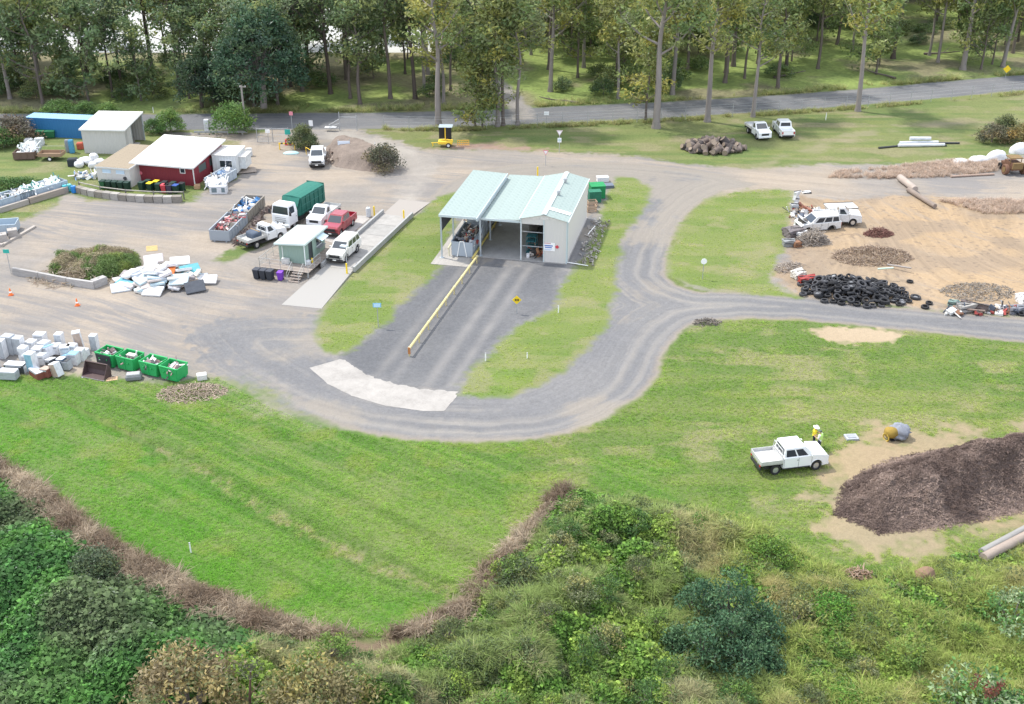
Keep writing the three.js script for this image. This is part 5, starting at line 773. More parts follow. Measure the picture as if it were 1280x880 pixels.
function person(label, [x, z], turn, { shirt, legs, vest, hat, hold }) { // faces own +x
  const t = thing('person', label, 'person', [x, z], turn, undefined, groundY(x, z)), skin = mat(0.45, 0.27, 0.19, 0.6), rS = [0, 1.4, 0.19], lS = [0, 1.4, -0.19], rE = [0.06, 1.13, 0.25], lE = [0.06, 1.13, -0.25], rH = [0.34, 1.14, 0.1], lH = [0.32, 1.12, -0.12];
  const arm = [[rS, 0.055, rE, 0.045], [rE, 0.042, rH, 0.03], [lS, 0.055, lE, 0.045], [lE, 0.042, lH, 0.03]], leg = (q) => [[[0, 0.93, q * 0.1], 0.085, [0.03, 0.5, q * 0.12], 0.058], [[0.03, 0.5, q * 0.12], 0.055, [-0.02, 0.1, q * 0.13], 0.04], [[-0.04, 0.05, q * 0.13], 0.045, [0.16, 0.035, q * 0.15], 0.038]];
  const torso = [[[0, 0.95, 0.06], 0.12, [0, 0.95, -0.06], 0.12], [[0, 1.0, 0], 0.13, [0.0, 1.3, 0], 0.145], [[0, 1.36, 0.11], 0.1, [0, 1.36, -0.11], 0.1], [[0, 1.42, 0], 0.06, [0.05, 1.52, 0], 0.052]];
  const headBones = [[[0.09, 1.62, 0], 0.095, [0.07, 1.66, 0], 0.1], [[0.12, 1.56, 0], 0.06, [0.13, 1.57, 0], 0.06], [[0.19, 1.6, 0], 0.016, [0.205, 1.585, 0], 0.018], [[0.07, 1.61, 0.095], 0.025, [0.06, 1.63, 0.095], 0.02], [[0.07, 1.61, -0.095], 0.025, [0.06, 1.63, -0.095], 0.02]];
  const b = blend([...arm, ...leg(1), ...leg(-1), ...torso, ...headBones], 'body', skin, t);
  obj('hand', hand(rH, [0.8, 0.1, -0.3], -1), skin, t); obj('hand', hand(lH, [0.8, 0.1, 0.3], 1), skin, t);
  obj('face', [new THREE.SphereGeometry(0.012, 8, 6).translate(0.178, 1.635, 0.035), new THREE.SphereGeometry(0.012, 8, 6).translate(0.178, 1.635, -0.035), bx(0.01, 0.01, 0.05, 0.188, 1.545, 0)], mat(0.06, 0.03, 0.03), t);
  obj('hair', new THREE.SphereGeometry(0.112, 14, 10, 0, 6.283, 0, 1.55).rotateZ(0.25).translate(0.055, 1.655, 0), mat(0.06, 0.04, 0.03), t);
  const grow = (l, d) => l.map(([p, a, q, c]) => [p, a + d, q, c + d]);
  blend(grow([...torso.slice(0, 3), [rS, 0.058, [0.04, 1.2, 0.235], 0.052], [lS, 0.058, [0.04, 1.2, -0.235], 0.052]], 0.018), 'shirt', shirt, t);
  blend([...grow([...leg(1).slice(0, 2), ...leg(-1).slice(0, 2)], 0.016), [[0, 0.96, 0.06], 0.13, [0, 0.96, -0.06], 0.13]], 'trousers', legs, t);
  blend([...grow([leg(1)[2], leg(-1)[2]], 0.014)], 'boots', mat(0.06, 0.045, 0.035), t);
  if (vest) blend(grow(torso.slice(1, 3), 0.034), 'vest', vest, t);
  if (hat) obj('hat', new THREE.LatheGeometry([[0.0, 0.13], [0.09, 0.125], [0.11, 0.09], [0.115, 0.02], [0.25, -0.02], [0.25, -0.03], [0.0, 0.0]].map((p) => new THREE.Vector2(...p)), 24).rotateZ(-0.22).translate(0.07, 1.69, 0), hat, t); else obj('cap', [new THREE.SphereGeometry(0.118, 14, 8, 0, 6.283, 0, 1.5).translate(0.07, 1.67, 0), bx(0.14, 0.015, 0.16, 0.2, 1.685, 0)], mat(0.1, 0.13, 0.1), t);
  return t;
}
person('person in a yellow shirt, dark trousers and a broad pale hat beyond the ute', [22.43, -70.32], head(0.9, 0.35), { shirt: mat(0.8, 0.62, 0.04, 0.8), legs: mat(0.025, 0.03, 0.05, 0.9), hat: mat(0.78, 0.76, 0.7, 0.8) });
person('person in a pale shirt and green yellow vest at the bonnet of the ute', [22.68, -69.66], head(-0.7, -0.6), { shirt: mat(0.75, 0.76, 0.72, 0.8), legs: mat(0.05, 0.06, 0.09, 0.9), vest: mat(0.5, 0.75, 0.2, 0.8) });

// ---------- yard things ----------
const pick = (r, a) => a[Math.floor(r() * a.length)];
// a jumble of scrap pieces as one mass; colours by vertex
const scrapMat = mat(1, 1, 1, 0.65, { vertexColors: true });
function jumble(seed, n, f, palette, size = 1) { // f(r) -> [x, y, z]
  const r = rng(seed), out = [];
  for (let k = 0; k < n; k++) { const [x, y, z] = f(r), q = r(), s = (0.2 + 0.5 * r()) * size, g = q < 0.4 ? new THREE.BoxGeometry(s, s * (0.2 + 0.5 * r()), s * (0.4 + r())) : q < 0.8 ? new THREE.BoxGeometry(s * 2.6, 0.06 + 0.05 * r(), 0.06 + 0.08 * r()) : new THREE.CylinderGeometry(s * 0.3, s * 0.3, s, 8); at(g, x, y, z, r() * 3, r() * 6.28, r() * 3); const c = pick(r, palette), v = 0.7 + 0.6 * r(), a = new Float32Array(g.attributes.position.count * 3); for (let i = 0; i < a.length; i += 3) { a[i] = c[0] * v; a[i + 1] = c[1] * v; a[i + 2] = c[2] * v; } g.setAttribute('color', new THREE.BufferAttribute(a, 3)); out.push(g); }
  return join(out);
}
const scrapTones = [[0.3, 0.3, 0.3], [0.12, 0.11, 0.1], [0.55, 0.55, 0.53], [0.28, 0.14, 0.08], [0.4, 0.33, 0.26], [0.08, 0.1, 0.14], [0.6, 0.58, 0.55], [0.35, 0.06, 0.05]];
const paleTones = [[0.8, 0.8, 0.78], [0.7, 0.7, 0.7], [0.85, 0.84, 0.8], [0.5, 0.5, 0.5], [0.2, 0.3, 0.45], [0.3, 0.25, 0.2]];
function mass(name, geo, material, [x, z], turn, label, category, y = 0) { const m = obj(name, geo, material); m.position.set(x, y, z); m.rotation.y = turn; m.userData = { label, category, kind: 'stuff' }; return m; }
// open bin: along x, walls with ribs
function openBin(name, label, [x, z], turn, L, W, H, m, group, flare = 0) {
  const t = thing(name, label, 'bin', [x, z], turn, group), p = 0.06;
  obj('floor', bx(L, 0.08, W, 0, 0.12, 0), m, t); obj('skids', [bx(L, 0.12, 0.14, 0, 0, W * 0.3), bx(L, 0.12, 0.14, 0, 0, -W * 0.3)], m, t);
  for (const q of [-1, 1]) { const s = obj('side_wall', hexa([[-L / 2, 0.2, q * W / 2 + p / 2], [L / 2, 0.2, q * W / 2 + p / 2], [L / 2, 0.2, q * W / 2 - p / 2], [-L / 2, 0.2, q * W / 2 - p / 2]], [[-L / 2 - flare, H, q * W / 2 + p / 2], [L / 2 + flare, H, q * W / 2 + p / 2], [L / 2 + flare, H, q * W / 2 - p / 2], [-L / 2 - flare, H, q * W / 2 - p / 2]]), m, t); const n = Math.round(L / 0.8); for (let k = 1; k < n; k++) obj('rib', bx(0.08, H - 0.25, 0.06, -L / 2 + (k * L) / n, 0.2, q * (W / 2 + 0.06)), m, s); obj('rim', bx(L + 2 * flare, 0.09, 0.12, 0, H - 0.05, q * W / 2), m, s); obj('end_wall', hexa([[q * L / 2 - p / 2, 0.2, W / 2], [q * L / 2 + p / 2, 0.2, W / 2], [q * L / 2 + p / 2, 0.2, -W / 2], [q * L / 2 - p / 2, 0.2, -W / 2]], [[q * (L / 2 + flare) - p / 2, H, W / 2], [q * (L / 2 + flare) + p / 2, H, W / 2], [q * (L / 2 + flare) + p / 2, H, -W / 2], [q * (L / 2 + flare) - p / 2, H, -W / 2]]), m, t); }
  return t;
}
function fill(bin, L, W, H, seed, n, tones, label) { return mass('scrap_load', jumble(seed, n, (r) => [(r() - 0.5) * (L - 0.5), 0.35 + (H - 0.35) * Math.sqrt(r()) + 0.15 * r(), (r() - 0.5) * (W - 0.4)], tones), scrapMat, [bin.position.x, bin.position.z], bin.rotation.y, label, 'scrap'); }
// long grey bins end to end beside the office drive
{
  const a = [-30.09, -110.2], c = [-29.25, -115.09], e = [-28.74, -119.57], turn = along(a, e), u = [(e[0] - a[0]), (e[1] - a[1])], l = Math.hypot(...u), ux = u[0] / l, uz = u[1] / l, nx = uz, nz = -ux;
  const place = (s) => [a[0] + ux * s + nx * 1.0, a[1] + uz * s + nz * 1.0];
  const b1 = openBin('hook_bin', 'grey blue open bin of scrap metal nearest the green office', place(2.9), turn, 5.4, 2.2, 1.3, dirty(0.42, 0.47, 0.52, 0.6)), b2 = openBin('hook_bin', 'rusty sided open bin of blue and white junk behind the scrap bin', place(8.6), turn, 5.4, 2.2, 1.3, dirty(0.4, 0.36, 0.31, 0.7));
  fill(b1, 5.4, 2.2, 1.2, 3, 90, [[0.4, 0.1, 0.1], [0.3, 0.25, 0.2], [0.1, 0.1, 0.1], [0.45, 0.42, 0.4], [0.5, 0.2, 0.2]], 'rusty scrap metal heaped in the nearer grey blue bin'); fill(b2, 5.4, 2.2, 1.2, 4, 70, [[0.03, 0.13, 0.3], [0.75, 0.76, 0.76], [0.03, 0.13, 0.3], [0.4, 0.4, 0.4]], 'blue and white junk heaped in the rusty bin');
  mass('edging_rocks', jumble(9, 70, (r) => { const s = r() * 12; return [s - 6, 0.12, (r() - 0.5) * 0.7]; }, [[0.14, 0.1, 0.09], [0.2, 0.15, 0.13]]), scrapMat, [a[0] + ux * 5.5 - nx * 0.9, a[1] + uz * 5.5 - nz * 0.9], turn, 'dark brown rubble edging beside the long scrap bins', 'rubble');
}
// two big bins under the outer bay of the shed
{
  const T = head(0.977, 0.215), loc = (x, z) => [5.5 + x * 0.977 - z * -0.215 * -1, -104.6 + x * 0.215 + z * 0.977];
  const P = (x, z) => [5.5 + 0.977 * x - 0.215 * z, -104.6 + 0.215 * x + 0.977 * z], m = dirty(0.5, 0.56, 0.62, 0.5);
  const b1 = openBin('bay_bin', 'pale grey steel bin of scrap at the mouth of the outer bay', P(-10.75, -2.2), T + Math.PI / 2, 5.6, 2.2, 1.7, m), b2 = openBin('bay_bin', 'steel bin of brown scrap deep inside the outer bay', P(-10.75, -8.6), T + Math.PI / 2, 5.6, 2.2, 1.7, m);
  fill(b1, 5.6, 2.2, 1.5, 13, 120, scrapTones, 'grey mixed scrap filling the bin at the mouth of the bay'); fill(b2, 5.6, 2.2, 1.5, 14, 110, [[0.28, 0.14, 0.08], [0.3, 0.25, 0.2], [0.1, 0.1, 0.1]], 'brown scrap filling the bin deep inside the bay');
  obj('bin_frame', [bar([2.86, 0.1, 0.5], [2.86, 1.75, 0.2], 0.06), bar([2.86, 0.1, -0.5], [2.86, 1.75, -0.2], 0.06), bar([2.86, 1.75, -0.2], [2.86, 1.75, 0.2], 0.06)], mat(0.8, 0.8, 0.78), b1).rotation.y = Math.PI;
  // battery and scrap heap inside the gable door, shelves and a drum
  mass('scrap_stack', jumble(15, 60, (r) => [(r() - 0.5) * 1.6, 0.15 + 0.8 * r() * r(), (r() - 0.5) * 1.4], [[0.05, 0.05, 0.05], [0.5, 0.45, 0.4], [0.3, 0.08, 0.05], [0.4, 0.2, 0.1]]), scrapMat, P(-3.1, -1.6), T, 'dark jumbled batteries inside the open gable door', 'scrap', 0.06);
  const sh = thing('gas_cage', 'blue green storage cage inside the gable door', 'cage', P(-4.0, -2.2), T, undefined, 0.06); obj('frame', [[-0.5, -0.5], [0.5, -0.5], [0.5, 0.5], [-0.5, 0.5]].map(([x, z]) => bx(0.05, 1.9, 0.05, x, 0, z)), dirty(0.05, 0.22, 0.24), sh); for (const y of [0.1, 0.7, 1.3, 1.85]) obj('shelf', bx(1, 0.04, 1, 0, y, 0), dirty(0.05, 0.22, 0.24), sh);
  const poster = thing('blue_banner', 'dark blue banner hanging on the back wall inside the gable shed', 'banner', P(-2.4, -5.5), T, undefined, 2.9); obj('cloth', bx(1.6, 0.9, 0.03, 0, 0, 0), mat(0.03, 0.06, 0.16, 0.7), poster); obj('badge', bx(0.22, 0.22, 0.01, 0.2, 0.45, 0.03), mat(0.5, 0.1, 0.1), poster); obj('hanging_pole', [bx(1.7, 0.04, 0.04, 0, 0.9, 0), bx(0.04, 1.6, 0.04, -0.8, 0, -0.03), bx(0.04, 1.6, 0.04, 0.8, 0, -0.03)], galv, poster);
  const bucket = obj('white_bucket', new THREE.LatheGeometry([[0, 0], [0.17, 0], [0.2, 0.4], [0.18, 0.4], [0.15, 0.05]].map((p) => new THREE.Vector2(...p)), 16), mat(0.85, 0.85, 0.85, 0.5)); bucket.position.set(P(-4.1, -0.7)[0], 0.06, P(-4.1, -0.7)[1]); tag(bucket, 'white bucket on the floor of the gable door', 'bucket');
  const paleYellow = dirty(0.74, 0.63, 0.3, 0.7);
  // guide rail down the drive: yellow pipe on stub posts
  const g = thing('guide_rail', 'long yellow pipe guide rail running down the gravel drive to the shed', 'rail', [-8.8, -84.59]), E = P(-8.9, 1.8), q = [E[0] - g.position.x, E[1] - g.position.z];
  obj('pipe', bar([0, 0.72, 0], [q[0], 0.72, q[1]], 0.12, 0.12, 12), paleYellow, g); for (let k = 0; k <= 8; k++) { const f = k / 8; obj('post', bar([q[0] * f, 0, q[1] * f], [q[0] * f, 0.72, q[1] * f], 0.06), paleYellow, g); const c = obj('coupling', bar([q[0] * f - 0.01, 0.72, q[1] * f], [q[0] * (f + 0.008), 0.72, q[1] * (f + 0.008)], 0.15, 0.15, 12), dirty(0.8, 0.72, 0.45), g); } obj('end_plate', bx(0.22, 0.6, 0.06, 0, 0.25, 0.1), dirty(0.6, 0.25, 0.08), g);
  const g2 = thing('guide_rail', 'yellow kerb rail along the bins inside the outer bay', 'rail', P(-9.35, 1.7), T); obj('pipe', bar([0, 0.5, 0], [0, 0.5, -13.5], 0.12), yellow, g2); for (let k = 0; k < 5; k++) obj('post', bar([0, 0.05, -0.4 - k * 3.1], [0, 0.5, -0.4 - k * 3.1], 0.06), yellow, g2);
  const g3 = thing('guide_rail', 'pale rail on the outer edge of the bay bins', 'rail', P(-12.15, 0.9), T); obj('pipe', bar([0, 1.0, 0], [0, 1.0, -12.6], 0.1), dirty(0.8, 0.74, 0.5), g3); for (let k = 0; k < 5; k++) obj('post', bar([0, 0, -0.3 - k * 3], [0, 1.0, -0.3 - k * 3], 0.06), dirty(0.8, 0.74, 0.5), g3);
}
// green skip bins by the appliances, and the loader bucket
{
  const tones = [[0.65, 0.65, 0.66], [0.1, 0.1, 0.1], [0.45, 0.4, 0.38], [0.75, 0.74, 0.72], [0.3, 0.2, 0.2]], g = dirty(0.03, 0.5, 0.14, 0.6);
  [[-33.96, -82.72, 'bright green skip bin with its dark front, leftmost of the four'], [-32, -82.01, 'bright green skip bin, second from the left of the four'], [-29.79, -81.11, 'bright green skip bin, third from the left of the four'], [-27.91, -80.29, 'bright green skip bin, rightmost of the four by the lawn']].forEach(([x, z, lab], k) => {
    const b = openBin('skip_bin', lab, [x, z - 0.5], -0.42, 1.55, 1.4, 1.25, g, 'green skip bins', 0.14); for (const q of [-1, 1]) obj('lifting_lug', bx(0.06, 0.16, 0.12, q * 0.4, 0.75, 0.8), g, b); if (k === 0) obj('front_flap', bx(1.5, 0.95, 0.04, 0, 0.25, 0.8), mat(0.03, 0.04, 0.045, 0.6), b);
    fill(b, 1.5, 1.4, 0.9, 30 + k, 34, tones, ['household metal junk in the leftmost green skip', 'household metal junk in the second green skip', 'household metal junk in the third green skip', 'household metal junk in the rightmost green skip'][k]);
  });
  const t = thing('loader_bucket', 'dark rusty loader bucket lying before the green skips', 'bucket', [-34.3, -81.46], -0.35), m = dirty(0.1, 0.06, 0.06, 0.7);
  const prof = [[0, 0], [1.0, 0.05], [1.05, 0.1], [0.25, 0.14], [0.1, 0.4], [0.12, 0.9], [0.3, 1.15], [0.22, 1.2], [0, 0.95], [-0.06, 0.4]];
  obj('shell', extrude(prof, 2.2).rotateY(-Math.PI / 2), m, t); for (const q of [-1, 1]) obj('cheek', extrude([[0, 0], [1.0, 0.05], [0.3, 1.15], [0, 0.95]], 0.05).rotateY(-Math.PI / 2).translate(q * 1.1, 0, 0), m, t); obj('cutting_edge', bx(2.3, 0.05, 0.14, 0, 0.03, 1.02), dirty(0.4, 0.38, 0.36), t);
  const f = thing('scrap_engine', 'grey oil pan of scrap lying on the grass by the skips', 'scrap', [-31.21, -80.5], 0.2); obj('pan', new RoundedBoxGeometry(1.3, 0.45, 0.8, 3, 0.15).translate(0, 0.24, 0), dirty(0.25, 0.26, 0.27), f); obj('top', new RoundedBoxGeometry(1.1, 0.2, 0.6, 2, 0.08).translate(0, 0.5, 0), dirty(0.5, 0.5, 0.5), f);
  const a = thing('white_box', 'small white appliance alone on the verge right of the skips', 'appliance', [-25.59, -80.5], 0.3); obj('case', new RoundedBoxGeometry(0.8, 0.5, 0.6, 2, 0.05).translate(0, 0.26, 0), dirty(0.85, 0.84, 0.8), a); obj('grille', bx(0.03, 0.3, 0.4, 0.41, 0.1, 0), darkPlastic, a);
  for (const [x, z, w, d, c] of [[-33.06, -80.5, 0.9, 0.6, 1], [-35.36, -81.04, 0.7, 0.5, 0]]) { const s = obj('cardboard_sheet', bx(w, 0.04, d), c ? dirty(0.75, 0.48, 0.3) : dirty(0.8, 0.8, 0.78)); s.position.set(x, 0.01, z); s.rotation.y = 0.3; tag(s, c ? 'flattened tan cardboard on the grass by the bucket' : 'crumpled white sheet lying before the bucket', 'sheet'); }
}
// discarded appliances: fridges, washers and freezers in a crowd
{
  const wh = dirty(0.86, 0.87, 0.88, 0.5), gr = dirty(0.5, 0.53, 0.56, 0.5), dk = dirty(0.07, 0.075, 0.08, 0.5), rd = dirty(0.26, 0.08, 0.06, 0.6), bl = dirty(0.3, 0.55, 0.68, 0.5), tn = dirty(0.55, 0.42, 0.34, 0.6), nv = dirty(0.04, 0.1, 0.18, 0.5);
  const list = [ // px base x, z, width, height, depth, turn, lean, case, front, label
    [-43.59, -84.15, 0.75, 1.7, 0.7, 0.1, 0, wh, gr, 'tall white fridge at the far left end of the appliances'], [-43.52, -82.15, 0.9, 0.7, 0.7, 0, 0, wh, gr, 'white washer at the left edge beneath the tall fridge'],
    [-43.2, -84.89, 0.95, 1.75, 0.75, 0.25, 0, gr, gr, 'wide grey sided fridge second from the left'], [-42.38, -84.89, 0.8, 1.6, 0.7, 0.15, 0, wh, gr, 'white fridge with a grey back third from the left'], [-41.45, -83.57, 0.7, 1.35, 0.7, 0.2, 0, wh, wh, 'short white fridge in front of the grey backed one'],
    [-41.2, -86.54, 0.95, 1.05, 0.8, 0.1, 0, wh, wh, 'white top loader standing at the back of the crowd'], [-41.51, -85.33, 0.8, 0.95, 0.75, 0.3, 0, wh, wh, 'white washer left of the back top loader'], [-39.18, -85.78, 0.65, 1.5, 0.65, 0.12, 0, wh, gr, 'white upright with a grey door at the back'], [-37.46, -85.63, 0.68, 1.7, 0.65, -0.3, 0.08, wh, tn, 'tall white fridge leaning back near the skips'], [-36.15, -85.63, 0.6, 1.45, 0.6, 0.1, 0, wh, gr, 'slim white fridge with a grey door nearest the skips'],
    [-40.28, -85.18, 0.9, 0.85, 0.8, 0.4, 0.1, wh, wh, 'tilted white dryer in the middle of the crowd'], [-40.52, -84.15, 0.85, 0.9, 0.8, 0.1, 0, wh, wh, 'white washer in the middle front'], [-39.61, -84.3, 1.0, 0.85, 0.9, 0.6, 0.35, wh, bl, 'white chest lying on its side in the middle'], [-39.15, -84.74, 0.9, 0.8, 0.8, 0.2, 0.15, wh, wh, 'white washer right of the middle chest'], [-38.29, -84.45, 0.85, 0.9, 0.75, -0.2, 0, wh, wh, 'white washer half buried right of the middle'], [-37.78, -84.74, 0.8, 0.9, 0.7, 0.1, 0, wh, wh, 'white dryer behind the toppled fridge'],
    [-39.95, -81.59, 0.75, 1.75, 0.7, 0.3, 0.04, wh, bl, 'tall pale fridge standing at the front of the crowd'], [-41.42, -81.59, 1.7, 0.75, 0.8, 0.12, 0, dk, wh, 'dark chest freezer with a white lid at the front left'], [-41.59, -80.5, 1.5, 0.7, 0.75, 0.1, 0, gr, wh, 'grey chest freezer with a white lid nearest the grass'], [-40.82, -81.59, 0.6, 0.6, 0.55, 0.2, 0, wh, wh, 'little white bar fridge at the front'],
    [-39.37, -80.77, 1.5, 0.6, 0.7, 0.75, 0, rd, rd, 'rusty red chest lying at the front of the crowd'], [-38.51, -80.77, 0.85, 0.7, 0.7, 0.4, 0.1, rd, tn, 'rusty red stove beside the rusty chest'], [-37.58, -80.77, 0.75, 1.2, 0.65, 0.5, 0.3, wh, tn, 'white cabinet with a tan panel leaning at the front'], [-37.68, -82.15, 0.7, 0.9, 0.6, 0.3, 0.1, nv, nv, 'navy blue cabinet behind the leaning white one'], [-38.55, -82.15, 0.8, 0.8, 0.7, 0.6, 0.25, dk, dk, 'black oven wedged in the crowd'],
    [-37.03, -83, 0.8, 1.0, 0.75, 0.15, 0, wh, bl, 'white tub with a bright blue rim'], [-36.74, -83.72, 0.75, 1.0, 0.7, 0.1, 0, wh, wh, 'white washer right of the blue rimmed tub'], [-37.57, -83.57, 1.5, 0.5, 0.65, 0.55, 0.3, wh, bl, 'long white fridge toppled across the others'], [-40.85, -82.72, 0.7, 1.0, 0.7, 0.3, 0, wh, gr, 'white upright freezer behind the front tall fridge'], [-37.23, -82.01, 0.6, 0.8, 0.6, 0.2, 0.1, gr, dk, 'grey dishwasher left of the blue rimmed tub'], [-39.62, -82.86, 0.9, 0.85, 0.8, 0.3, 0.12, wh, gr, 'white washer tilted above the rusty stove'], [-36.64, -84.45, 0.6, 0.6, 0.6, 0.2, 0, wh, wh, 'small white box appliance beside the slim fridge'],
  ];
  const boxes = new Map();
  for (const [x, z, w, h, d, turn, lean, m, f, lab] of list) {
    const t = thing('old_appliance', lab, 'appliance', [x, z - d * 0.3], -turn, 'dumped appliances', lean ? 0.06 : 0), k = [w, h, d].join(); t.rotation.z = lean; t.rotation.order = 'YXZ';
    if (!boxes.has(k)) boxes.set(k, new RoundedBoxGeometry(w, h, d, 2, 0.04).translate(0, h / 2, 0)); obj('case', boxes.get(k), m, t);
    const tallOne = h > 1.1; obj(tallOne ? 'door' : 'lid', tallOne ? bx(w * 0.9, h * 0.9, 0.03, 0, h * 0.05, d / 2 + 0.012) : bx(w * 0.96, 0.04, d * 0.96, 0, h + 0.004, 0), tallOne ? f : f === m ? wh : f, t); if (tallOne) obj('handle', bx(0.03, 0.35, 0.04, -w * 0.38, h * 0.5, d / 2 + 0.05), gr, t); else obj('panel', bx(w * 0.8, 0.12, 0.02, 0, h * 0.8, d / 2 + 0.01), gr, t);
  }
}
// mattress heap
{
  const r = rng(61), c = [-34.45, -100.22], tones = [[0.88, 0.87, 0.85], [0.85, 0.84, 0.83], [0.9, 0.89, 0.86], [0.72, 0.68, 0.68], [0.6, 0.75, 0.8], [0.5, 0.5, 0.52], [0.86, 0.8, 0.7], [0.82, 0.84, 0.88], [0.62, 0.54, 0.47], [0.42, 0.38, 0.38], [0.55, 0.6, 0.66], [0.7, 0.62, 0.58]];
  const special = [[-33.79, -99.27, 1.25, 0.35, 0.1, [0.75, 0.2, 0.05], 'orange sheet of ply sloping on the mattress heap'], [-30.51, -97.4, 0.5, 0.6, 0.16, [0.1, 0.11, 0.13], 'charcoal mattress leaning at the front right of the heap'], [-37.64, -98.33, 0.35, 0.3, 0.14, [0.2, 0.5, 0.62], 'teal mattress at the left foot of the heap'], [-29.86, -99.46, 0.35, 0.25, 0.24, [0.86, 0.84, 0.82], 'big white mattress sliding off the right end of the heap'], [-34.43, -96.85, 0.3, 0.35, 0.2, [0.9, 0.89, 0.87], 'white quilted mattress at the front foot of the heap'], [-35.6, -101.78, 1.55, 0.3, 0.2, [0.62, 0.57, 0.57], 'mauve grey mattress near the top of the heap'], [-36.56, -104.6, 1.5, 0.5, 0.06, [0.7, 0.5, 0.22], 'tan board standing up behind the mattress heap'], [-32.87, -101.39, 1.5, 0.25, 0.22, [0.88, 0.88, 0.86], 'white mattress across the top of the heap'], [-37.78, -97.77, 0.25, 0.3, 0.2, [0.8, 0.83, 0.86], 'pale rolled mattress at the left corner of the heap'], [-32.17, -98.14, 0.95, 0.5, 0.2, [0.72, 0.83, 0.85], 'pale aqua mattress propped in the middle of the heap'], [-31.62, -100.22, 1.15, 0.3, 0.12, [0.15, 0.45, 0.5], 'turquoise pad under the top right mattress']];
  const put = (x, y, z, turn, tip, th, col, lab, w = 1.9, d = 1.3) => { const t = thing('mattress', lab, 'mattress', [x, z], turn, 'dumped mattresses', y); t.rotation.order = 'YXZ'; t.rotation.x = tip; t.rotation.z = (r() - 0.5) * 0.3; const m = dirty(...col, 0.9); obj('pad', new RoundedBoxGeometry(w, th, d, 3, Math.min(0.08, th * 0.4)), m, t); if (th > 0.15) obj('piping', [bx(w - 0.1, 0.02, 0.03, 0, th * 0.36, d / 2), bx(w - 0.1, 0.02, 0.03, 0, -th * 0.36, d / 2)], mat(col[0] * 0.7, col[1] * 0.7, col[2] * 0.7), t); };
  special.forEach(([x, z, y, tip, th, col, lab], k) => put(x, y, z - 0.5, (r() - 0.5) * 1.1, tip, th, col, lab, lab.includes('board') ? 1.1 : 1.9, lab.includes('board') ? 0.7 : 1.3));
  for (let k = 0; k < 70; k++) { const a = r() * 6.283, q = Math.sqrt(r()), x = c[0] + Math.cos(a) * q * 4.0, z = c[1] + Math.sin(a) * q * 2.3, y = 0.2 + 1.5 * (1 - q * q) * (0.5 + 0.5 * r()); put(x, y, z, r() * 6.28, (r() - 0.5) * (1.3 - 0.7 * q), 0.2 + 0.12 * r(), pick(r, tones), 'mattress or bed base tossed anyhow on the heap', 1.4 + 0.6 * r(), 0.8 + 0.6 * r()); }
}
// green waste bay: concrete panels and the heap of cuttings
{
  const L = [[-49.69,-101.98],[-46.62,-100.8],[-43.38,-99.46],[-40.41,-98.51]], t = thing('concrete_bay_wall', 'low grey concrete panel wall of the green waste bay', 'wall', L[0]);
  for (let k = 0; k < 3; k++) { const a = L[k], b = L[k + 1], w = Math.hypot(b[0] - a[0], b[1] - a[1]); obj('concrete_panel', bx(w - 0.06, 0.75, 0.3, (a[0] + b[0]) / 2 - L[0][0], 0, (a[1] + b[1]) / 2 - L[0][1], along(a, b)), dirty(0.44 + 0.04 * k, 0.42 + 0.04 * k, 0.4 + 0.04 * k, 0.95), t); }
  const e = thing('concrete_block', 'concrete block closing the end of the green waste bay', 'block', [-40.19, -99.27], 0.9); obj('block', new RoundedBoxGeometry(1.4, 0.8, 0.7, 2, 0.04).translate(0, 0.4, 0), dirty(0.48, 0.46, 0.44, 0.95), e); obj('lifting_eye', bar([-0.1, 0.8, 0], [0.1, 0.8, 0], 0.03), darkPlastic, e);
  const P = [[-50.01,-102.97],[-49.02,-105.02],[-47.02,-106.27],[-44.01,-107.13],[-39.03,-107.13],[-37.66,-104.19],[-38.9,-101.39],[-40.5,-100.22],[-43.86,-100.8],[-46.99,-101.78]], r = rng(71), list = [], list2 = [];
  for (let k = 0; k < 16000; k++) { const x = -40 + 18 * r() - 6, z = -114 + 18 * r(), d = polyDist(P, x, z); if (d < 0) continue; const y = Math.min(0.8, d * 0.5) * (0.35 + 0.9 * fbm(x * 0.8, z * 0.8, 2)) + 0.8 * hump(x, z, 1.7, 0.9, 12) * sstep(0, 0.8, d); const n = fbm(x * 0.55 + 7, z * 0.7, 3), v = 0.7 + 0.4 * r(); if (n > 0.4 + 0.12 * sstep(-38, -43, x)) list.push([x, y, z, 0.55 + 0.5 * r(), mix3([0.17, 0.27, 0.09], [0.34, 0.42, 0.11], sstep(0.4, 0.65, vnoise(x * 0.7, z * 0.7)) * 0.7 + 0.3 * r()).map((c) => c * v), 2]); else list2.push([x, y - 0.05, z, 0.5 + 0.5 * r(), mix3([0.52, 0.42, 0.31], [0.36, 0.34, 0.19], r()).map((c) => c * v), 2.5]); }
  scatter('green_cuttings', fineClump, white3, list, 'leafy green cuttings heaped in the green waste bay', 'garden waste'); scatter('brown_cuttings', fineClump, white3, list2, 'dry brown cuttings heaped in the green waste bay', 'garden waste');
}
mass('prunings', sticks(59, 420, 4.6, 1.1, 1.1, [[0.36, 0.27, 0.2], [0.28, 0.22, 0.14], [0.4, 0.34, 0.26]]), scrapMat, [-43.19, -101.39], 0.1, 'bare pruned branches poking from the green waste heap', 'garden waste');
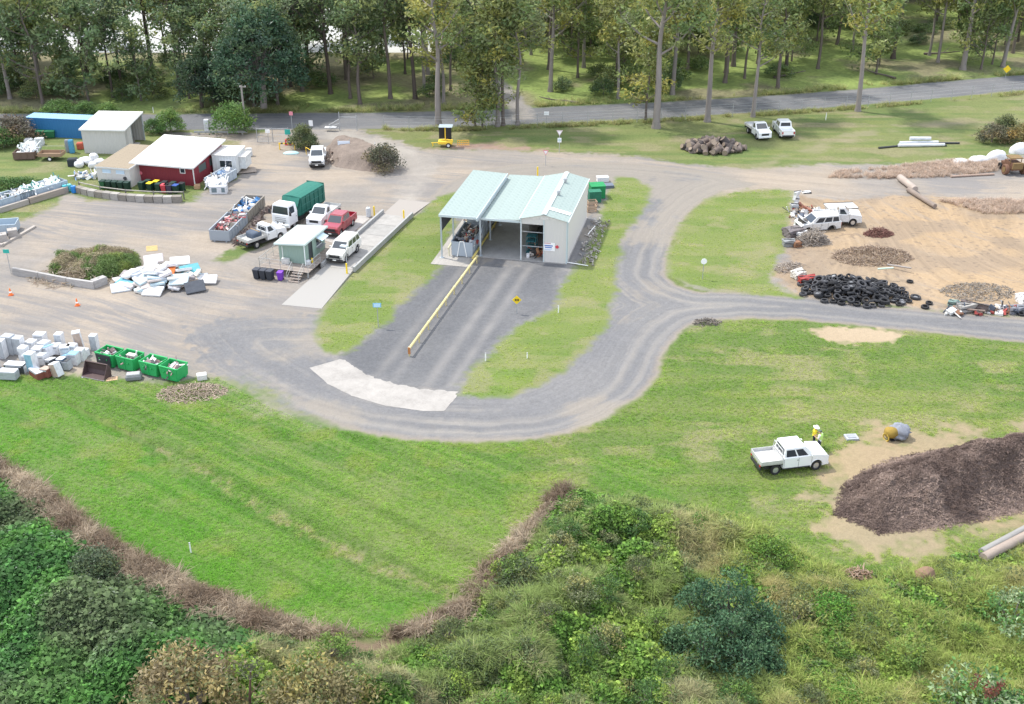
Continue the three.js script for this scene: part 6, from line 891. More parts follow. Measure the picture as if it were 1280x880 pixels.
// tyres
{
  const r = rng(81), geo = [tyreShape(0.33, 0.2).clone().rotateX(Math.PI / 2), tyreShape(0.38, 0.25).clone().rotateX(Math.PI / 2), tyreShape(0.5, 0.3).clone().rotateX(Math.PI / 2)], ms = [rubber, mat(0.035, 0.036, 0.04, 0.8), mat(0.055, 0.055, 0.06, 0.85)], c = [32.79, -97.59], e = [29.1, -100.22], spots = [];
  const add = (x, y, z, tilt, lab = 'old tyre lying in the tyre heap', grp = 'tyres in the heap') => { const q = r(), t = thing('tyre', lab, 'tyre', [x, z], r() * 6.28, grp, y); t.rotation.order = 'YXZ'; t.rotation.x = tilt; const k = q < 0.6 ? 0 : q < 0.93 ? 1 : 2; obj('tread', geo[k], pick(r, ms), t); if (r() < 0.12) obj('rim', rimShape(0.36, 0.2).clone().rotateX(Math.PI / 2), steel, t); };
  let tries = 0; while (spots.length < 230 && tries++ < 8000) { const a = r() * 6.283, q = Math.sqrt(r()), x = c[0] + Math.cos(a) * q * 5.4, z = c[1] + Math.sin(a) * q * 3.3 + 0.12 * (x - c[0]), lay = Math.floor(r() * 4), top = 1.15 * (1 - q * q); if (lay * 0.3 > top || spots.some((s) => s[3] === lay && Math.hypot(s[0] - x, s[1] - z) < 0.46)) continue; spots.push([x, z, 0, lay]); add(x, 0.13 + lay * 0.29 + 0.05 * r(), z, lay ? (r() - 0.5) * 1.5 : (r() - 0.5) * 0.3); }
  for (const [x, z, lab] of [[32.1, -95.86, 'single tyre lying in front of the heap on the road side'], [38.39, -96.31, 'tyre just right of the heap'], [39.27, -95.06, 'upper of the two stray tyres by the road'], [38.6, -94.18, 'lower of the two stray tyres by the road'], [37.15, -96.49, 'tyre on the right toe of the heap'], [39.03, -100.03, 'stray tyre above the right end of the heap'], [46.96, -92.64, 'tyre near the right edge among the road scrap']]) add(x, 0.12, z, 0.06, lab, 'stray tyres');
}
// heaps as grown mounds: footprint polygon, height, roughness
function mound(P, h, reach, rough, step, grow) {
  const xs = P.map((p) => p[0]), zs = P.map((p) => p[1]), x0 = Math.min(...xs), x1 = Math.max(...xs), z0 = Math.min(...zs), z1 = Math.max(...zs), nx = Math.ceil((x1 - x0) / step), nz = Math.ceil((z1 - z0) / step), p = [], idx = [], uv = [], at2 = new Map();
  const Y = (x, z) => { const d = polyDist(P, x, z); return d < -0.05 ? -0.12 : h * (grow ? grow(x, z) : 1) * Math.pow(sstep(-0.2, reach, d), 0.9) * (0.55 + 0.9 * fbm(x * 0.33, z * 0.33, 3)) + rough * (fbm(x * 2.1, z * 2.1, 3) - 0.5) * sstep(0, 0.6, d) + 0.02; };
  for (let j = 0; j <= nz; j++) for (let i = 0; i <= nx; i++) { const x = x0 + i * step, z = z0 + j * step; p.push(x, Y(x, z) + groundY(x, z), z); uv.push(x / 6, z / 6); }
  const id = (i, j) => j * (nx + 1) + i; for (let j = 0; j < nz; j++) for (let i = 0; i < nx; i++) { if (polyDist(P, x0 + (i + 0.5) * step, z0 + (j + 0.5) * step) < -step) continue; idx.push(id(i, j), id(i, j + 1), id(i + 1, j + 1), id(i, j), id(i + 1, j + 1), id(i + 1, j)); }
  const g = new THREE.BufferGeometry(); g.setAttribute('position', new THREE.Float32BufferAttribute(p, 3)); g.setAttribute('uv', new THREE.Float32BufferAttribute(uv, 2)); g.setIndex(idx); g.computeVertexNormals(); return { g, Y };
}
const chipGeo = (() => { const r = rng(2), out = []; for (let k = 0; k < 7; k++) out.push(at(new THREE.BoxGeometry(0.1 + 0.16 * r(), 0.015, 0.02 + 0.02 * r()), (r() - 0.5) * 0.3, r() * 0.06, (r() - 0.5) * 0.3, (r() - 0.5) * 1.2, r() * 6.28, (r() - 0.5) * 1.2)); return join(out); })();
const chipMat = mat(1, 1, 1, 0.9);
{
  const P = [[22.12,-61.77],[23.68,-65.19],[25.78,-67.01],[28.72,-68.69],[33.21,-69.77],[39.69,-71.1],[48.69,-72.24],[44.51,-64.02],[34.92,-62.32],[29.11,-60.51],[24.36,-59.81]], { g, Y } = mound(P, 2.7, 4.4, 0.55, 0.22, (x, z) => lerp(0.62, 1.35, sstep(18, 33, x)) * (0.82 + 0.36 * vnoise(x * 0.22 + z * 0.5, z * 0.2))), t = obj('mulch_heap', g, new THREE.MeshStandardMaterial({ color: rgb(0.16, 0.115, 0.095), map: wear, bumpMap: groundBump, bumpScale: 0.12, roughness: 1 })); tag(t, 'large dark brown heap of shredded mulch at the right edge', 'mulch heap');
  const r = rng(91), list = []; for (let k = 0; k < 110000 && list.length < 42000; k++) { const x = 17 + 26 * r(), z = -76 + 22 * r(); if (polyDist(P, x, z) < -0.5 * r()) continue; const n = fbm(x * 0.5, z * 0.5 + 4, 3), v = 0.7 + 0.6 * r(); list.push([x, Math.max(0, Y(x, z)) + groundY(x, z), z, 0.5 + 0.6 * r() * r(), mix3([0.12, 0.083, 0.068], [0.29, 0.215, 0.175], sstep(0.3, 0.7, n)).map((c) => c * v), 1.2]); }
  const s = scatter('bark_shreds', chipGeo, chipMat, list, 'shredded bark and twigs covering the mulch heap', 'mulch');
}
{ // soil mound by the gate
  const P = [[-24.92,-139.83],[-24.7,-143.95],[-21.47,-145.38],[-17.77,-142.9],[-14.64,-137.52],[-14.96,-133.39],[-18.52,-134.01],[-22.25,-135.59]], { g } = mound(P, 1.7, 2.4, 0.3, 0.25); tag(obj('soil_mound', g, new THREE.MeshStandardMaterial({ color: rgb(0.25, 0.2, 0.165), map: wear, bumpMap: groundBump, bumpScale: 0.1, roughness: 1 })), 'low rubbly soil mound beside the gate ute', 'mound');
  mass('mound_sticks', jumble(41, 260, (r) => [(r() - 0.5) * 8, 0.25 + 0.75 * r() * r(), (r() - 0.5) * 4], [[0.28, 0.22, 0.18], [0.35, 0.28, 0.22], [0.2, 0.14, 0.11]], 0.55), scrapMat, [-21.01, -138.5], 0.15, 'sticks and rubble strewn over the soil mound', 'rubble');
}
// a brush heap: thin sticks thrown together
function sticks(seed, n, R, h, len, tones) { const r = rng(seed), out = []; for (let k = 0; k < n; k++) { const a = r() * 6.283, q = Math.sqrt(r()) * R, x = Math.cos(a) * q, z = Math.sin(a) * q * 0.6, y = h * (1 - (q / R) ** 2) * r(), d = unit(r); d.y *= 0.5; const l = len * (0.4 + 0.8 * r()), g = bar([x - d.x * l / 2, Math.max(0.02, y - d.y * l / 2), z - d.z * l / 2], [x + d.x * l / 2, Math.max(0.03, y + d.y * l / 2), z + d.z * l / 2], 0.035, 0.012, 4), c = pick(r, tones), v = 0.7 + 0.6 * r(), p = new Float32Array(g.attributes.position.count * 3); for (let i = 0; i < p.length; i += 3) { p[i] = c[0] * v; p[i + 1] = c[1] * v; p[i + 2] = c[2] * v; } g.setAttribute('color', new THREE.BufferAttribute(p, 3)); out.push(g); } return join(out); }
const brown = [[0.28, 0.2, 0.14], [0.36, 0.28, 0.21], [0.2, 0.14, 0.1]];
mass('brush_heap', sticks(51, 1100, 4.2, 1.0, 0.75, brown), scrapMat, [37.18, -106.49], 0.1, 'wide heap of grey brown sticks above the tyres', 'brush heap');
mass('brush_heap', sticks(52, 600, 1.6, 0.8, 0.6, [[0.14, 0.06, 0.045], [0.2, 0.09, 0.07]]), scrapMat, [39.66, -112.71], 0.1, 'compact rusty brown brush heap behind the stick heap', 'brush heap');
mass('brush_heap', sticks(53, 700, 1.9, 1.7, 1.0, [[0.3, 0.26, 0.22], [0.38, 0.33, 0.28]]), scrapMat, [31.93, -110.42], 0.1, 'grey dead branches piled against the wrecked hatchback', 'brush heap');
mass('brush_heap', sticks(54, 700, 3.6, 0.35, 0.6, [[0.3, 0.25, 0.2], [0.22, 0.2, 0.17]]), scrapMat, [44.87, -97.77], 0.1, 'thin scatter of sticks and soil above the road scrap', 'brush heap');
mass('brush_heap', sticks(55, 160, 1.8, 0.5, 1.0, [[0.36, 0.3, 0.25], [0.3, 0.26, 0.22]]), scrapMat, [27.87, -103.58], 0.6, 'grey twiggy scraps at the grass edge left of the tyres', 'brush heap');
mass('brush_heap', sticks(56, 120, 1.2, 0.35, 0.8, [[0.1, 0.09, 0.08], [0.2, 0.17, 0.14]]), scrapMat, [17.76, -90.97], 0.1, 'small dark pile of rakings at the road junction', 'brush heap');
mass('brush_heap', sticks(57, 900, 2.8, 0.45, 0.55, [[0.4, 0.31, 0.24], [0.3, 0.24, 0.18]]), scrapMat, [-25.84, -78.11], 0.1, 'raked brown twigs on the lawn edge below the skips', 'brush heap');
mass('root_ball', sticks(58, 500, 1.4, 1.0, 0.9, [[0.26, 0.16, 0.1], [0.34, 0.24, 0.17]]), scrapMat, [21.47, -55.04], 0.2, 'matted brown roots and dead grass at the scrub edge', 'dead brush', -0.3);
{ // crushed bodies and loose metal about the wrecks
  const crush = (seed, w, h, d, m, P, turn, lab) => { const g = new THREE.BoxGeometry(w, h, d, 8, 4, 6).toNonIndexed(), p = g.attributes.position; for (let i = 0; i < p.count; i++) { const x = p.getX(i), y = p.getY(i), z = p.getZ(i), n = fbm(x * 2 + seed, z * 2 + y * 3, 2) - 0.5; p.setXYZ(i, x + n * 0.35, y + n * 0.4, z + n * 0.3); } g.computeVertexNormals(); const t = thing('crushed_metal', lab, 'scrap', P, turn); obj('shell', g.translate(0, h / 2, 0), m, t); obj('torn_trim', [bar([-w / 2, h, -0.2], [w / 2, h * 1.1, 0.3], 0.04), bar([-w / 2, h * 0.6, d / 2], [w / 2, h * 0.5, d / 2], 0.05)], darkPlastic, t); };
  crush(1, 1.9, 0.9, 1.5, dirty(0.2, 0.17, 0.17, 0.5), [30.29, -112.25], 0.4, 'crushed dark car front left of the dead branches'); crush(2, 1.0, 0.8, 1.1, dirty(0.75, 0.75, 0.74, 0.5), [30.87, -111.79], 0.8, 'crumpled white panel on the crushed dark front'); crush(3, 1.0, 0.7, 0.9, dirty(0.3, 0.31, 0.31, 0.4), [29.18, -109.53], 0.1, 'grey crumpled tank below the crushed car'); crush(4, 0.9, 0.6, 0.8, dirty(0.3, 0.15, 0.08, 0.8), [30.06, -109.31], 0.3, 'rusty brown engine lump below the crushed car');
  crush(5, 0.6, 1.8, 0.4, dirty(0.8, 0.8, 0.8, 0.5), [32.61, -121.39], 0.6, 'upright white sheet metal in the rear scrap corner'); crush(6, 0.7, 0.9, 0.6, dirty(0.45, 0.46, 0.47, 0.4), [32.07, -119.83], 0.2, 'grey bent metal under the upright white sheet'); crush(7, 0.35, 0.4, 2.6, dirty(0.36, 0.15, 0.1, 0.8), [33.47, -120.35], 0.4, 'rusty red girder in the rear scrap corner'); crush(8, 1.0, 0.12, 0.7, dirty(0.85, 0.85, 0.83, 0.5), [34.98, -126.02], 0.1, 'flat white panel on the grass tip behind the scrap'); crush(9, 0.7, 0.3, 0.5, dirty(0.85, 0.83, 0.8), [31.84, -118.8], 0.4, 'small white lump in front of the rear scrap');
  crush(10, 1.6, 0.7, 0.8, dirty(0.4, 0.05, 0.04, 0.5), [28.85, -99.84], 0.2, 'bright red car part at the left toe of the tyres'); crush(11, 1.3, 0.7, 1.0, dirty(0.7, 0.66, 0.58, 0.6), [28.3, -101.19], 0.5, 'cream bumper lump left of the tyres');
  crush(12, 2.4, 0.8, 0.35, dirty(0.17, 0.13, 0.12, 0.7), [42.9, -93.66], -0.5, 'dark brown slab leaning in the roadside scrap'); crush(13, 1.8, 0.7, 0.8, dirty(0.4, 0.38, 0.35, 0.6), [42.1, -93.49], 0.3, 'grey frame in the roadside scrap'); crush(14, 1.2, 0.5, 0.6, dirty(0.2, 0.3, 0.27, 0.6), [41.49, -94.53], -0.5, 'green grey sheet at the left of the roadside scrap'); crush(15, 1.3, 0.3, 0.7, dirty(0.82, 0.83, 0.84), [45.64, -94.01], 0.1, 'white sheet right of the roadside scrap'); crush(16, 1.5, 0.6, 1.0, dirty(0.24, 0.25, 0.28, 0.5), [46.64, -93.32], 0.2, 'dark grey lump at the right end of the roadside scrap'); crush(17, 1.2, 0.8, 1.2, dirty(0.86, 0.86, 0.85), [48.38, -95.41], 0.2, 'white tub cut by the right edge of the picture');
  for (const [x, z, x2, z2, m, lab] of [[40.67, -93.66, 43.5, -92.47, dirty(0.3, 0.22, 0.18), 'rusty pipe through the roadside scrap'], [37.87, -103.78, 39.85, -102.37, dirty(0.4, 0.36, 0.33), 'thin pole lying right of the stick heap'], [35.95, -100.8, 37.4, -100.61, mat(0.5, 0.62, 0.5), 'pale green board lying on the tyres']]) { const p = obj('scrap_pole', bar([0, 0.3, 0], [x2 - x, 0.5, z2 - z], 0.09), m); p.position.set(x, lab.includes('tyres') ? 0.8 : 0, z); tag(p, lab, 'pole'); }
  mass('road_scrap', jumble(43, 60, (r) => [(r() - 0.5) * 7, 0.1 + 0.4 * r() * r(), (r() - 0.5) * 1.2], scrapTones), scrapMat, [43.16, -93.15], 0.05, 'small mixed scrap along the right road', 'scrap'); mass('road_scrap', jumble(44, 46, (r) => [(r() - 0.5) * 4, 0.08 + 0.3 * r() * r(), (r() - 0.5) * 3], scrapTones), scrapMat, [33.11, -118.8], 0.05, 'small mixed scrap in the rear corner by the grass', 'scrap');
}
// split logs on the lawn
{
  const r = rng(95), c = [26.66, -142.9], ms = [dirty(0.14, 0.11, 0.095), dirty(0.2, 0.155, 0.13), dirty(0.09, 0.075, 0.07), dirty(0.25, 0.2, 0.17)], gs = [0, 1, 2, 3].map((k) => join([at(new THREE.CylinderGeometry(0.26 + 0.05 * k, 0.3 + 0.05 * k, 0.9 + 0.2 * k, 9), 0, 0, 0, 0, 0, Math.PI / 2)]));
  for (let k = 0; k < 92; k++) { const a = r() * 6.283, q = Math.sqrt(r()), x = c[0] + Math.cos(a) * q * 3.9, z = c[1] + Math.sin(a) * q * 2.4, t = thing('cut_log', 'short sawn log in the log heap on the upper lawn', 'log', [x, z], r() * 6.28, 'sawn logs in the heap', 0.28 + 0.85 * (1 - q * q) * (0.6 + 0.4 * r())); t.scale.setScalar(0.6 + 0.55 * r()); t.rotation.order = 'YXZ'; t.rotation.z = (r() - 0.5) * 1.9; const v = Math.floor(r() * 4); obj('bark', gs[v], pick(r, ms), t); obj('cut_face', at(new THREE.CylinderGeometry(0.24 + 0.05 * v, 0.24 + 0.05 * v, 0.92 + 0.2 * v, 9), 0, 0, 0, 0, 0, Math.PI / 2), dirty(0.36, 0.28, 0.21), t); }
  const b = thing('white_drum', 'white drum lying at the right of the log heap', 'drum', [29.06, -141.52], 0.2); obj('shell', at(new THREE.CylinderGeometry(0.3, 0.3, 0.8, 14), 0, 0.31, 0, 0, 0, Math.PI / 2), dirty(0.78, 0.78, 0.76), b); obj('hoop', at(new THREE.CylinderGeometry(0.315, 0.315, 0.06, 14), 0, 0.31, 0, 0, 0, Math.PI / 2), dirty(0.6, 0.6, 0.6), b);
}
// pipes, poles and felled logs
{
  const pipe = (name, a, b, r0, m, lab, y = r0) => { const p = obj(name, bar([0, y, 0], [b[0] - a[0], y, b[1] - a[1]], r0, r0 * 0.92, 12), m); p.position.set(a[0], groundY(...a), a[1]); tag(p, lab, name === 'felled_pole' ? 'pole' : 'pipe', name === 'felled_pole' ? undefined : 'pipes stacked on the lawn'); };
  const wp = dirty(0.78, 0.8, 0.82, 0.5), bp = dirty(0.05, 0.055, 0.06, 0.6);
  pipe('stacked_pipe', [51.31, -143.95], [57.6, -144.31], 0.24, wp, 'grey white pipe at the front of the pipe stack'); pipe('stacked_pipe', [51.85, -145.02], [57.11, -145.38], 0.24, wp, 'white pipe in the middle of the pipe stack'); pipe('stacked_pipe', [53.25, -145.38], [56.04, -145.38], 0.26, wp, 'short white pipe on top of the pipe stack', 0.75); pipe('stacked_pipe', [48.55, -143.25], [53.45, -144.66], 0.13, bp, 'black pipe sticking out left of the stack'); pipe('stacked_pipe', [55.29, -145.38], [60.01, -145.38], 0.13, bp, 'longer black pipe sticking out right of the stack'); pipe('stacked_pipe', [54.4, -144.31], [57.92, -144.31], 0.12, bp, 'shorter black pipe lying right below the longer one');
  pipe('felled_pole', [47.34, -130.36], [47.81, -126.02], 0.42, dirty(0.5, 0.42, 0.36), 'thick pale pole end lying across the sand yard track'); pipe('felled_pole', [47.14, -126.3], [48.37, -120.61], 0.3, dirty(0.3, 0.24, 0.2), 'long dark pole butted to the pale one on the sand');
  pipe('felled_pole', [29.95, -56.62], [34.96, -59.81], 0.32, dirty(0.42, 0.34, 0.28), 'brown felled trunk at the right edge below the mulch'); pipe('felled_pole', [30.09, -57.27], [35.33, -60.69], 0.26, dirty(0.36, 0.35, 0.33), 'grey weathered trunk lying just behind the brown one');
  pipe('felled_pole', [54.02, -131.56], [59.69, -132.47], 0.14, dirty(0.5, 0.36, 0.28), 'orange brown beam lying before the dead grass bank');
  const rock = thing('boulder', 'rusty brown boulder at the scrub edge below the mulch', 'boulder', [25.66, -54.88], 0.3), rr = rng(3), pts = []; for (let k = 0; k < 40; k++) { const u = unit(rr); pts.push(V(u.x * 0.75, Math.abs(u.y) * 0.9, u.z * 0.6).multiplyScalar(0.9 + 0.2 * rr())); } obj('stone', new ConvexGeometry(pts), dirty(0.3, 0.19, 0.12, 0.95), rock);
}
// dead grass banks on the right and rough verge along the road fence
{
  const r = rng(97), list = [], rough = [], A = [[39.03,-131.56],[41.17,-133.7],[46.33,-134.95],[51.89,-136.55],[57.32,-137.52],[62.03,-137.52],[60.68,-134.01],[53.33,-131.86],[45.25,-131.26]], B = [[49.92,-122.99],[54.21,-123.54],[61.24,-122.46],[59.7,-118.8],[53.56,-119.31]], fence = [[-17.9,-152.47],[-8.91,-151.7],[2.25,-153.25],[13.6,-154.84],[24.08,-156.86],[37.28,-159.76],[54.85,-164.08],[82.19,-172.39]];
  for (let k = 0; k < 26000; k++) { const x = 38 + 45 * r(), z = -150 + 35 * r(), d = Math.max(polyDist(A, x, z), polyDist(B, x, z)); if (d < -0.2) continue; const v = 0.75 + 0.5 * r(); if (fbm(x * 0.3, z * 0.5, 3) < 0.36) continue; list.push([x, 0, z, 0.45 + 0.6 * r() * fbm(x * 0.4 + 4, z * 0.4, 2), mix3([0.46, 0.36, 0.29], [0.62, 0.5, 0.4], r()).map((c) => c * v), 0.6]); }
  scatter('dry_bank_grass', longTuft, white3, list, 'tall dead grass on the banks along the right dirt track', 'dead grass');
  for (let k = 0; k < 3400; k++) { const i = Math.floor(r() * (fence.length - 1)), f = r(), v = 0.75 + 0.5 * r(), x = lerp(fence[i][0], fence[i + 1][0], f), z = lerp(fence[i][1], fence[i + 1][1], f) + (r() - 0.5) * 1.6; if (fbm(x * 0.3, z * 0.3, 2) < 0.34 + 0.3 * r()) continue; rough.push([x, 0, z, 0.35 + 0.45 * r(), mix3([0.3, 0.36, 0.12], [0.4, 0.36, 0.18], r()).map((c) => c * v), 0.8]); }
  for (let k = 0; k < 5200; k++) { const x = (r() * 2 - 1) * 90, z = roadZ(x) - 4.6 - 3.4 * r() * r(), v = 0.75 + 0.5 * r(); if (inside('track', x, z) > -1 || fbm(x * 0.2, z * 0.2 + 9, 2) < 0.34 + 0.3 * r()) continue; rough.push([x, 0, z, 0.4 + 0.6 * r(), mix3([0.28, 0.36, 0.12], [0.5, 0.47, 0.22], r()).map((c) => c * v), 0.8]); }
  scatter('verge_grass', longTuft, white3, rough, 'rough unmown grass along both road verges', 'grass');
  // post and wire fence
  const t = thing('wire_fence', 'post and wire fence between the lawn and the road', 'fence', fence[0]); let carry = 0;
  for (let i = 0; i < fence.length - 1; i++) { const a = fence[i], b = fence[i + 1], L = Math.hypot(b[0] - a[0], b[1] - a[1]); for (const y of [0.5, 1.0, 1.5, 1.85]) obj('wire', bar([a[0] - fence[0][0], y, a[1] - fence[0][1]], [b[0] - fence[0][0], y, b[1] - fence[0][1]], 0.012, 0.012, 4), galv, t); for (let s = carry; s < L; s += 3.6) { const x = lerp(a[0], b[0], s / L) - fence[0][0], z = lerp(a[1], b[1], s / L) - fence[0][1]; obj('fence_post', bar([x, 0, z], [x, 1.9, z], 0.04, 0.035, 6), galv, t); carry = s + 3.6 - L; } }
}
// wrapped pipes and machine at the right edge
{
  const w = dirty(0.86, 0.86, 0.85, 0.5), r = rng(4); [[57.32, -137.52, 2.2, 0.5, 'low white plastic sheet left of the wrapped rolls'], [59.69, -137.84, 2.6, 0.8, 'crumpled white wrap in the middle of the rolls'], [62.56, -139.16, 2.4, 1.1, 'humped white wrapped roll nearest the machine'], [66.86, -141.87, 3.0, 1.2, 'largest white wrapped roll at the right edge']].forEach(([x, z, s, h, lab], k) => { const g = new THREE.SphereGeometry(1, 22, 12), p = g.attributes.position; for (let i = 0; i < p.count; i++) { const n = 0.8 + 0.4 * fbm(p.getX(i) * 2 + k * 5, p.getZ(i) * 2 + p.getY(i) * 2, 3); p.setXYZ(i, p.getX(i) * s * n * 0.6, Math.max(-0.05, p.getY(i) * h * n), p.getZ(i) * 0.9 * n); } g.computeVertexNormals(); const o = obj('wrapped_roll', [g], w); o.position.set(x, 0, z); o.rotation.y = 0.3; tag(o, lab, 'wrapped roll', 'white wrapped rolls'); });
  const t = thing('old_tractor', 'small rusty yellow tractor seen from behind at the right edge', 'tractor', [62.23, -133.39], 0.1), y = dirty(0.26, 0.17, 0.07, 0.85), d = dirty(0.2, 0.1, 0.06, 0.8);
  obj('body', [bx(1.3, 0.9, 2.0, 0, 0.6, 0), bx(0.9, 0.5, 1.3, 0, 0.5, -1.4)], d, t); obj('canopy', [bx(1.6, 0.1, 1.4, 0, 2.0, 0), bar([-0.7, 1.4, 0.5], [-0.7, 2, 0.5], 0.05), bar([0.7, 1.4, 0.5], [0.7, 2, 0.5], 0.05)], y, t); obj('rear_box', bx(1.3, 0.75, 0.3, 0, 0.85, 1.1), y, t);
  for (const q of [-1, 1]) { const m = obj('wheel', tyreShape(0.65, 0.5).clone().rotateY(Math.PI / 2).translate(q * 1.15, 0.65, 0.5), d, t); obj('rim', new THREE.CylinderGeometry(0.35, 0.35, 0.5, 14).rotateZ(Math.PI / 2).translate(q * 1.15, 0.65, 0.5), y, m); obj('front_wheel', tyreShape(0.4, 0.25).clone().rotateY(Math.PI / 2).translate(q * 0.7, 0.4, -1.7), rubber, t); }
}
// signs and posts
function sign(label, [x, z], h, shape, w, hh, face, turn = 0, edge, mark) { const t = thing('road_sign', label, 'sign', [x, z], turn, undefined, groundY(x, z)); obj('post', bar([0, 0, -0.04], [0, h, -0.04], 0.035), galv, t); const g = shape === 'disc' ? at(new THREE.CylinderGeometry(w / 2, w / 2, 0.02, 24), 0, 0, 0, Math.PI / 2) : shape === 'give' ? extrude([[-w / 2, hh / 2], [w / 2, hh / 2], [0, -hh / 2]], 0.02) : new THREE.BoxGeometry(w, hh, 0.02); if (shape === 'diamond') g.rotateZ(Math.PI / 4); const p = obj('sign_plate', g.translate(0, h - hh / 2, 0), face, t); if (edge) obj('border', shape === 'give' ? extrude([[-w * 0.32, hh * 0.34], [w * 0.32, hh * 0.34], [0, -hh * 0.3]], 0.01).translate(0, h - hh / 2, 0.016) : new THREE.BoxGeometry(w * 0.8, hh * 0.8, 0.01).translate(0, h - hh / 2, 0.012), edge, p); if (mark) obj('symbol', mark.map(([a, b, c, d]) => new THREE.BoxGeometry(c, d, 0.012).translate(a, h - hh / 2 + b, 0.02)), mat(0.02, 0.02, 0.02), p); return t; }
const W1 = mat(0.88, 0.88, 0.86, 0.5), BL = mat(0.2, 0.48, 0.72, 0.5), RD = mat(0.7, 0.25, 0.3, 0.5), YE = mat(0.85, 0.6, 0.02, 0.5), TE = mat(0.03, 0.4, 0.33, 0.5);
sign('small blue board on a post in the grass beside the drive', [-12.07, -90.15], 2.4, 'box', 0.75, 0.42, BL, 0, mat(0.5, 0.72, 0.86)); sign('yellow diamond warning sign beside the shed drive', [0.44, -92.98], 1.7, 'diamond', 0.62, 0.62, YE, 0, undefined, [[-0.13, 0, 0.1, 0.22], [0.02, 0, 0.1, 0.22], [0.16, 0, 0.08, 0.22]]);
sign('white speed disc on a post in the right grass island', [18.81, -100.8], 2.2, 'disc', 0.6, 0.6, W1); sign('pink edged give way sign in front of the shed arc', [4.26, -136.23], 2.0, 'give', 0.75, 0.65, RD, 0, W1); const gw = sign('white give way sign with a plate under it on the upper lawn', [6.19, -141.52], 3.0, 'give', 0.85, 0.75, mat(0.6, 0.5, 0.5), 0, W1); obj('second_plate', new THREE.BoxGeometry(0.5, 0.6, 0.02).translate(0, 1.7, 0), W1, gw); obj('disc_mark', at(new THREE.CylinderGeometry(0.2, 0.2, 0.02, 20), 0, 1.7, 0.015, Math.PI / 2), mat(0.5, 0.65, 0.65), gw);
sign('teal board on a thin post at the green waste bay', [-50.01, -102.17], 2.6, 'box', 0.6, 0.4, TE); sign('teal direction board at the gate', [-29.82, -144.66], 2.2, 'box', 0.75, 0.7, TE, 0, undefined); sign('small red sign high on a post at the gate', [-29.43, -146.1], 4.2, 'box', 0.5, 0.5, RD); sign('small white plate on the gate left of the teal board', [-32.63, -145.38], 2.0, 'box', 0.6, 0.5, W1); sign('white panel sign beside the gate bushes', [-27.3, -148.29], 2.4, 'box', 0.55, 0.8, W1); sign('yellow road sign beyond the road at the top right', [79.65, -179.9], 2.2, 'diamond', 0.9, 0.9, YE); sign('small white plate on the wire fence behind the lawn', [4.85, -154.04], 2.0, 'box', 0.7, 0.5, W1);
{ const t = thing('notice_frame', 'large white notice board on two posts behind the soil mound', 'notice board', [-21.7, -139.83], 0.05); obj('board', bx(1.55, 1.1, 0.05, 0, 1.0, 0), mat(0.72, 0.78, 0.84, 0.5), t); for (const q of [-0.72, 0.72]) obj('post', bx(0.07, 2.3, 0.07, q, 0, -0.07), galv, t); }
// marker stakes
for (const [x, z, h, lab] of [[-20.81, -57.93, 0.75, 'thin white stake alone on the left lawn'], [1.3, -84.15, 0.5, 'white marker stub low in the shed grass island'], [4.3, -93.15, 0.7, 'white marker stub high in the shed grass island'], [-2.25, -83.72, 0.7, 'grey marker stub at the edge of the shed drive'], [-18.13, -143.25, 0.9, 'white guide post where the entry bends'], [44.94, -156.86, 1.0, 'white marker post on the upper lawn'], [-14.71, -134.95, 0.9, 'white guide post at the end of the soil mound'], [-52.43, -160.61, 0.8, 'white post on the far road verge']]) { const t = thing('marker_post', lab, 'post', [x, z], 0.2, 'marker posts', groundY(x, z)); obj('stake', bx(0.09, h, 0.05), W1, t); obj('cap', bx(0.1, 0.06, 0.06, 0, h, 0), mat(0.5, 0.5, 0.5), t); }
for (const [x, z, h, lab] of [[-16.41, -101.78, 1.2, 'yellow bollard at the near right end of the weighbridge'], [-20.08, -103.38, 1.1, 'yellow bollard at the office corner of the weighbridge'], [-15.5, -118.3, 1.1, 'yellow bollard at the far left end of the weighbridge'], [-12.06, -117.04, 1.1, 'yellow bollard at the far right end of the weighbridge'], [3.16, -131.86, 1.2, 'yellow bollard behind the middle bay of the shed']]) { const t = thing('bollard', lab, 'bollard', [x, z], 0, 'yellow bollards'); obj('tube', cy(0.09, 0.09, h), YE, t); obj('cap', new THREE.SphereGeometry(0.09, 12, 6).translate(0, h, 0), YE, t); }
{ const t = thing('ticket_post', 'grey pole with a white intercom box at the weighbridge', 'pole', [-16.67, -103.78], -0.3); obj('pole', bar([0, 0, 0], [0, 2.2, 0], 0.05), galv, t); obj('box', bx(0.7, 0.14, 0.4, -0.2, 2.2, 0), mat(0.6, 0.66, 0.7), t); }
for (const [x, z, lab] of [[-20.42, -102.97, 'white utility cylinder at the foot of the office stairs'], [-16.11, -118.04, 'white utility cylinder at the far end of the weighbridge']]) { const t = thing('utility_cylinder', lab, 'cylinder', [x, z], 0, 'white cylinders by the weighbridge'); obj('drum', new THREE.LatheGeometry([[0, 0], [0.26, 0], [0.28, 0.1], [0.28, 1.0], [0.2, 1.12], [0, 1.14]].map((p) => new THREE.Vector2(...p)), 18), dirty(0.75, 0.77, 0.78), t); obj('valve', cy(0.06, 0.06, 0.12, 0, 1.12, 0), galv, t); }
